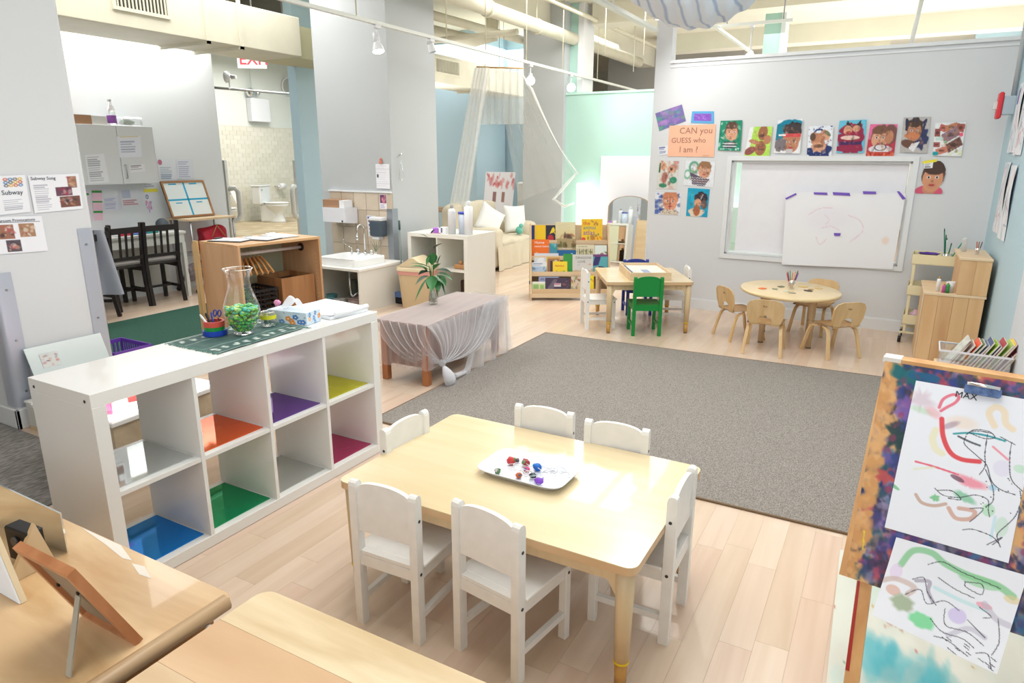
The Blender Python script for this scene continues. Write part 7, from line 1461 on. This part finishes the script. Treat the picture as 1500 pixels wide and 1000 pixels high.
# ================================================================== BATHROOM
BTZ = .2975
def toilet(lab, loc, rz):
    t = thing('toilet', lab, 'toilet', loc, rz)
    G().bx(-.08, .10, -.22, .22, .36, .70, bev=.02, seg=2).ob('tank', CER, t); G().bx(-.09, .11, -.23, .23, .701, .73, bev=.008).ob('tank_lid', CER, t)
    G().lathe([(.001, 0), (.13, 0), (.12, .03), (.09, .15), (.11, .22), (.17, .32), (.185, .36), (.15, .37), (.001, .33)], 24, (.32, 0, 0), sx=1.35, sy=.95).ob('bowl', CER, t)
    G().bx(.0, .3, -.10, .10, 0, .345, bev=.03, seg=2).ob('pedestal', CER, t)
    G().lathe([(.001, .372), (.185, .372), (.19, .385), (.18, .40), (.001, .405)], 24, (.32, 0, 0), sx=1.35, sy=.98).ob('seat', CER, t); G().box((.105, -.15, .64), (.015, .06, .015)).ob('flush_lever', CHROME, t); return t
toilet('white toilet beyond the stall gates, nearer the blue wall', (-11.15, 9.66, BTZ), R(22))
toilet('white toilet partly hidden behind the left stall gate', (-10.75, 8.05, BTZ), R(24))
for lab, x, y, z in (('chrome toilet paper holder between the two toilets', -11.42, 9.1, .92), ('chrome toilet paper holder right of the tank', -11.42, 10.45, .97)):
    t = thing('paper_holder', lab, 'holder', (x, y, z)); G().tube([(-.1, -.08, 0), (.02, -.08, 0), (.02, .1, 0)], .012, 6).ob('bracket', CHROME, t); G().tube([(.02, -.06, 0), (.02, .08, 0)], .06, 14).ob('roll', PAPER, t)
    if y < 10: G().grid(lambda u, v_: (.08 + .08 * v_, -.02 + .1 * u + .1 * v_, .02 - .32 * v_), 4, 6).ob('hanging_paper', PAPER, t)
GP = M('gate_white', (228, 230, 230), .4)
for lab, (x0, y0), (x1, y1), s_ in (('white stall panel with folded grab handle on the left of the toilets', (-9.15, 7.27), (-9.28, 7.52), 1), ('white stall panel with folded grab handle on the right of the toilets', (-8.8, 8.40), (-8.55, 8.18), -1)):
    t = thing('stall_panel', lab, 'panel', (x0, y0, .2975)); dx, dy = x1 - x0, y1 - y0
    G().box((0, 0, .61), (.06, .09, 1.22), rz=R(29)).ob('post', GP, t)
    e_ = Vector((.06, .17 * s_, 0)); G().tube([Vector((0, 0, .78)), e_ * .7 + Vector((0, 0, .80)), e_ + Vector((0, 0, .74)), e_ + Vector((0, 0, .38)), e_ * .7 + Vector((0, 0, .30)), Vector((0, 0, .32))], .04, 10).ob('grab_handle', GP, t)
t = thing('emergency_light', 'white emergency light box with bulb on the bathroom wall', 'light', (-11.515, 10.05, 2.35)); G().bx(0, .14, -.22, .25, -.1, .35, bev=.01).ob('box', WP_, t); G().ball((.1, -.18, .45), .09, 12).ob('lamp', CHROME, t); G().ball((.1, .0, .45), .05, 8).ob('lamp', CHROME, t); G().tube([(.1, -.15, .45), (.1, -.15, 1.2)], .012, 6).ob('cable', M('pale_cable', (200, 206, 200), .5), t)
t = thing('ceiling_speaker', 'round grey speaker grille high on the bathroom wall', 'speaker', (-11.5, 10.95, 3.0)); G().tube([(0, 0, 0), (.03, 0, 0)], .16, 20).ob('grille', M('grey_grille', (170, 172, 166), .6), t); G().tube([(0, 0, 0), (.02, 0, 0)], .19, 20).ob('ring', WP_, t)
tag(G().tube([(-9.6, 7.5, 2.62), (-9.3, 9.2, 2.62)], .02, 8).ob('ceiling_rod', M('grey_rod', (176, 178, 178), .4, .5)), 'thin grey rod crossing the bathroom entrance up high', 'rail')
def lamp(lab, loc, aim, r=.05, e=14, par=None, group='track spotlights', z_top=None, emit=True):
    t = thing('track_spotlight', lab, 'lamp', loc, 0); d = Vector(aim).normalized(); u = d.orthogonal().normalized()
    if z_top: G().tube([(0, 0, z_top - loc[2]), (0, 0, .09), (-.02, 0, .05)], .008, 6).ob('stem', WP_, t); G().bx(-.02, .02, -.04, .04, z_top - loc[2] - .03, z_top - loc[2], bev=.004).ob('track_adapter', WP_, t)
    G().tube([-d * .12, -d * .03], [.028, .034], 12).ob('socket', WP_, t)
    G().tube([-d * .03, d * .03, d * .05], [.034, r, r * .98], 16, cap=False).ob('reflector', M('white_bulb_glass', (236, 240, 244), .2), t)
    if emit: G().tube([d * .045, d * .056], [r * .95, r * .8], 16).ob('lens', M('lit_lens', (255, 252, 246), .3, emit=e), t)
    return t
def exit_sign(lab, loc, rz, s_=1):
    t = thing('exit_sign', lab, 'sign', loc, rz); G().tube([(.05, 0, .1 * s_), (.05, 0, 3.8 - loc[2])], .012, 6).ob('drop_stem', WP_, t); G().bx(-.16 * s_, .16 * s_, -.012, .012, -.1 * s_, .1 * s_, bev=.004).ob('panel', M('lit_sign_white', (250, 246, 246), .5, emit=.6), t)
    text('EXIT', .17 * s_, (-.14 * s_, -.0125, -.06 * s_), (1, 0, 0), (0, 0, 1), M('exit_red', (232, 90, 104), .5, emit=.5), t, bold=.003); return t
exit_sign('white sign with red EXIT letters hanging under the big duct', (-7.55, 6.6, 2.80), R(35), 1.15)
exit_sign('small red EXIT sign in front of the far blue wall', (-8.0, 11.62, 2.60), R(32), 1.2)
tag(G().tube([(-8.0, 12.98, 2.35), (-8.0, 12.96, 1.75)], .012, 6).bx(-8.06, -7.94, 12.9, 12.98, 1.6, 1.75).ob('wall_switch', M('dark_switch_conduit', (110, 116, 122), .5)), 'grey switch box with conduit on the far blue wall', 'switch')
lamp('round lamp on the bathroom rod left of the EXIT sign', (-9.54, 7.85, 2.80), (-.9, -.4, 0), .09, 5, z_top=2.64)
# ================================================================== DUCTS, PIPES, TRACKS
def duct(lab, x0, x1, y0, y1, z0, z1, seams, grille):
    t = thing('air_duct', lab, 'duct', (0, 0, 0)); G().bx(x0, x1, y0, y1, z0, z1, bev=.006).ob('body', CREAM, t)
    for y in seams:
        g = G().bx(x1, x1 + .02, y - .02, y + .02, z0 - .03, z1 + .03).bx(x0 - .02, x1 + .02, y - .02, y + .02, z0 - .03, z0); g.ob('flange', CREAM, t)
    for (a, b, c_, d) in grille:
        gr = G().bx(x1, x1 + .02, a - .03, b + .03, c_ - .03, c_).bx(x1, x1 + .02, a - .03, b + .03, d, d + .03).bx(x1, x1 + .02, a - .03, a, c_, d).bx(x1, x1 + .02, b, b + .03, c_, d).ob('grille_frame', CREAM, t)
        G().bx(x1 + .001, x1 + .004, a, b, c_, d).ob('painted_grille_shade', M('painted_duct_shade', (60, 58, 50), .8), gr)  # dark sheet on the solid duct paints in the shade behind the fins
        g = G(); n = int((b - a) / .035)
        for k in range(n): y = a + (k + .5) * (b - a) / n; g.bx(x1 + .005, x1 + .018, y - .006, y + .006, c_, d)
        g.ob('grille_fins', CREAM, gr)
    return t
duct('big cream air duct with grille above the desk area', -7.03, -6.27, 2.0, 6.22, 2.7, 3.12, (4.95, 5.36), ((4.02, 4.52, 2.86, 3.06),))
tag(G().bx(-7.03, -6.36, 6.225, 7.2, 2.7, 3.05).ob('duct_extension', M('darker_cream_metal', (200, 196, 160), .6)), 'darker cream duct length joining the big duct at the grey column', 'duct')  # cream darker than that of the main duct
duct('second cream air duct beyond the grey column with a small grille', -7.05, -6.48, 8.6, 12.2, 2.7, 3.12, (10.7,), ((9.2, 9.85, 2.86, 3.05),))
WR = M('white_track_metal', (226, 228, 222), .35)
t = thing('lighting_track', 'long white lighting track running towards the mint wall', 'track', (0, 0, 0)); G().bx(-4.37, -4.33, 3.0, 12.6, 2.74, 2.77).ob('rail', WR, t)
for y in (5.0, 6.4, 7.2, 8.2, 9.3, 10.6): G().tube([(-4.35, y, 2.77), (-4.35, y, 3.8)], .006, 6).ob('drop_rod', M('cream_rod', (214, 208, 180), .5), t)
lamp('lit spotlight in front of the grey column', (-4.35, 5.27, 2.56), (.25, -.1, -1), .055, 12, z_top=2.74)
lamp('unlit spotlight at the column edge of the long track', (-4.35, 6.12, 2.66), (.3, .1, -1), .04, 0, z_top=2.74, emit=False)
lamp('bright spotlight left of the pair over the sofa', (-4.35, 8.32, 2.56), (.4, -.75, -.55), .06, 22, z_top=2.74)
lamp('bright spotlight right of the pair against the mint wall', (-4.35, 9.6, 2.58), (.45, -.75, -.45), .065, 26, z_top=2.74)
t = thing('lighting_track', 'short white lighting track ending at the white wall pillar', 'track', (0, 0, 0)); G().bx(-2.33, -2.27, 3.2, 7.09, 2.79, 2.82).ob('rail', WR, t)
for y in (4.3, 5.9): G().tube([(-2.3, y, 2.82), (-2.3, y, 3.8)], .006, 6).ob('drop_rod', WR, t)
lamp('bright spotlight beside the draped canopy and the pillar', (-2.12, 6.6, 2.86), (.2, -.85, -.3), .05, 20, z_top=3.0)
lamp('bright spotlight seen over the top trim of the white wall', (-1.62, 8.4, 2.66), (.2, -.9, -.2), .06, 26, z_top=3.0)
t = thing('lighting_track', 'grey lighting track beyond the white wall top', 'track', (0, 0, 0)); G().bx(-2.15, -1.2, 8.38, 8.42, 3.0, 3.03).ob('rail', WR, t); G().bx(-2.02, -1.98, 7.6, 10.5, 2.98, 3.01).ob('rail', WR, t)
for x in (-1.9, -1.3): G().tube([(x, 8.4, 3.03), (x, 8.4, 3.8)], .008, 6).ob('drop_rod', STEEL, t)
lamp('white spotlight can at the top left in front of the duct', (-5.1, 3.72, 2.93), (.5, .1, -.8), .05, 4, z_top=3.3)
t = thing('cream_pipe', 'thick cream pipe running along the ceiling to the pillar', 'pipe', (0, 0, 0)); G().tube([(-4.62, 3.0, 3.3), (-4.5, 13, 3.3)], .085, 16).ob('pipe', CREAM, t)
for y in (7.6, 8.9, 10.4): G().tube([(-4.565, y - .03, 3.3), (-4.565, y + .03, 3.3)], .1, 16).ob('collar', CREAM, t); G().tube([(-4.565, y, 3.38), (-4.565, y, 3.8)], .008, 6).ob('hanger_rod', CREAM, t)
for lab, pts, r_ in (('thinner cream pipe left of the thick pipe', [(-5.6, 6.9, 3.35), (-5.3, 12, 3.35)], .06), ('fat cream pipe with an elbow beside the ceiling beam', [(-6.4, 7.6, 3.35), (-6.2, 9.8, 3.35), (-5.8, 9.8, 3.40), (-5.8, 9.8, 3.75)], .11), ('cream cross pipe under the ceiling behind the column', [(-9, 8.8, 3.2), (-4.7, 8.6, 3.2)], .04), ('cream sprinkler pipe beyond the white wall', [(-2.4, 13.0, 3.2), (4, 12.6, 3.2)], .05), ('second cream pipe low beyond the white wall', [(-2.4, 12.0, 2.98), (2.6, 11.6, 2.98)], .04), ('long thin cream conduit high beyond the white wall', [(-1.4, 9.6, 3.55), (2.6, 9.2, 3.6)], .025), ('cream conduit running beside the thick pipe', [(-4.25, 6.5, 3.55), (-4.2, 14, 3.55)], .03)):
    tag(G().tube(pts, r_, 12).ob('ceiling_pipe', CREAM), lab, 'pipe')
for lab, x, y in (('thin cream hanging rod left of centre under the ceiling', -3.6, 9.0), ('thin cream hanging rod nearest the pillar', -3.2, 9.4), ('thin cream hanging rod above the mint wall', -3.9, 11.0)): tag(G().tube([(x, y, 2.9), (x, y, 3.8)], .007, 6).bx(x - .05, x + .05, y - .03, y + .03, 3.74, 3.79).ob('hanging_rod', CREAM), lab, 'rod')
tag(G().bx(-2.35, -.4, 14.0, 14.3, 3.15, 3.79).ob('cross_duct', CREAM), 'flat cream duct far beyond the pillar', 'duct')
for lab, x, y in (('white spotlight can with long arm beyond the white wall', -.05, 7.9),):
    t = thing('wall_spotlight', lab, 'lamp', (x, y, 2.9)); G().tube([(0, 0, -.3), (.05, 0, .25)], .02, 8).ob('arm', WR, t); G().box((.12, 0, .30), (.28, .06, .07), ry=-.7, bev=.01).ob('housing', WP_, t); G().box((-.01, 0, -.32), (.06, .05, .1), bev=.01).ob('bracket', STEEL, t)
# fabric canopy
def can(u, v_):
    x = -2.35 + 1.6 * u; sag = .46 * (1 - (2 * u - 1) ** 2); a = v_ * 2 * PI; rr = .20 + .16 * (1 - (2 * u - 1) ** 2) + .012 * math.sin(u * 70)
    return (x + .05 * math.sin(a * 2), 5.55 + .35 * u + rr * 1.25 * math.cos(a), 3.33 - sag + rr * math.sin(a) * .85 + .01 * math.sin(a * 9 + u * 6))
m_ = M('blue_white_fabric', (206, 220, 238), .9); nt = m_.node_tree; tc = nt.nodes.new('ShaderNodeTexCoord'); wv = nt.nodes.new('ShaderNodeTexWave'); wv.inputs['Scale'].default_value = 2.6; wv.inputs['Distortion'].default_value = 3; rp_ = nt.nodes.new('ShaderNodeValToRGB')
rp_.color_ramp.elements[0].color = (*lin((176, 196, 224)), 1); rp_.color_ramp.elements[0].position = .0; rp_.color_ramp.elements[1].color = (*lin((228, 236, 246)), 1); rp_.color_ramp.elements[1].position = .16
nt.links.new(tc.outputs['Object'], wv.inputs[0]); nt.links.new(wv.outputs['Fac'], rp_.inputs[0]); nt.links.new(rp_.outputs[0], nt.nodes['Principled BSDF'].inputs['Base Color'])
tag(G().grid(can, 70, 36).ob('fabric_canopy', m_), 'pale blue and white fabric swag hanging from the ceiling at the top', 'fabric')
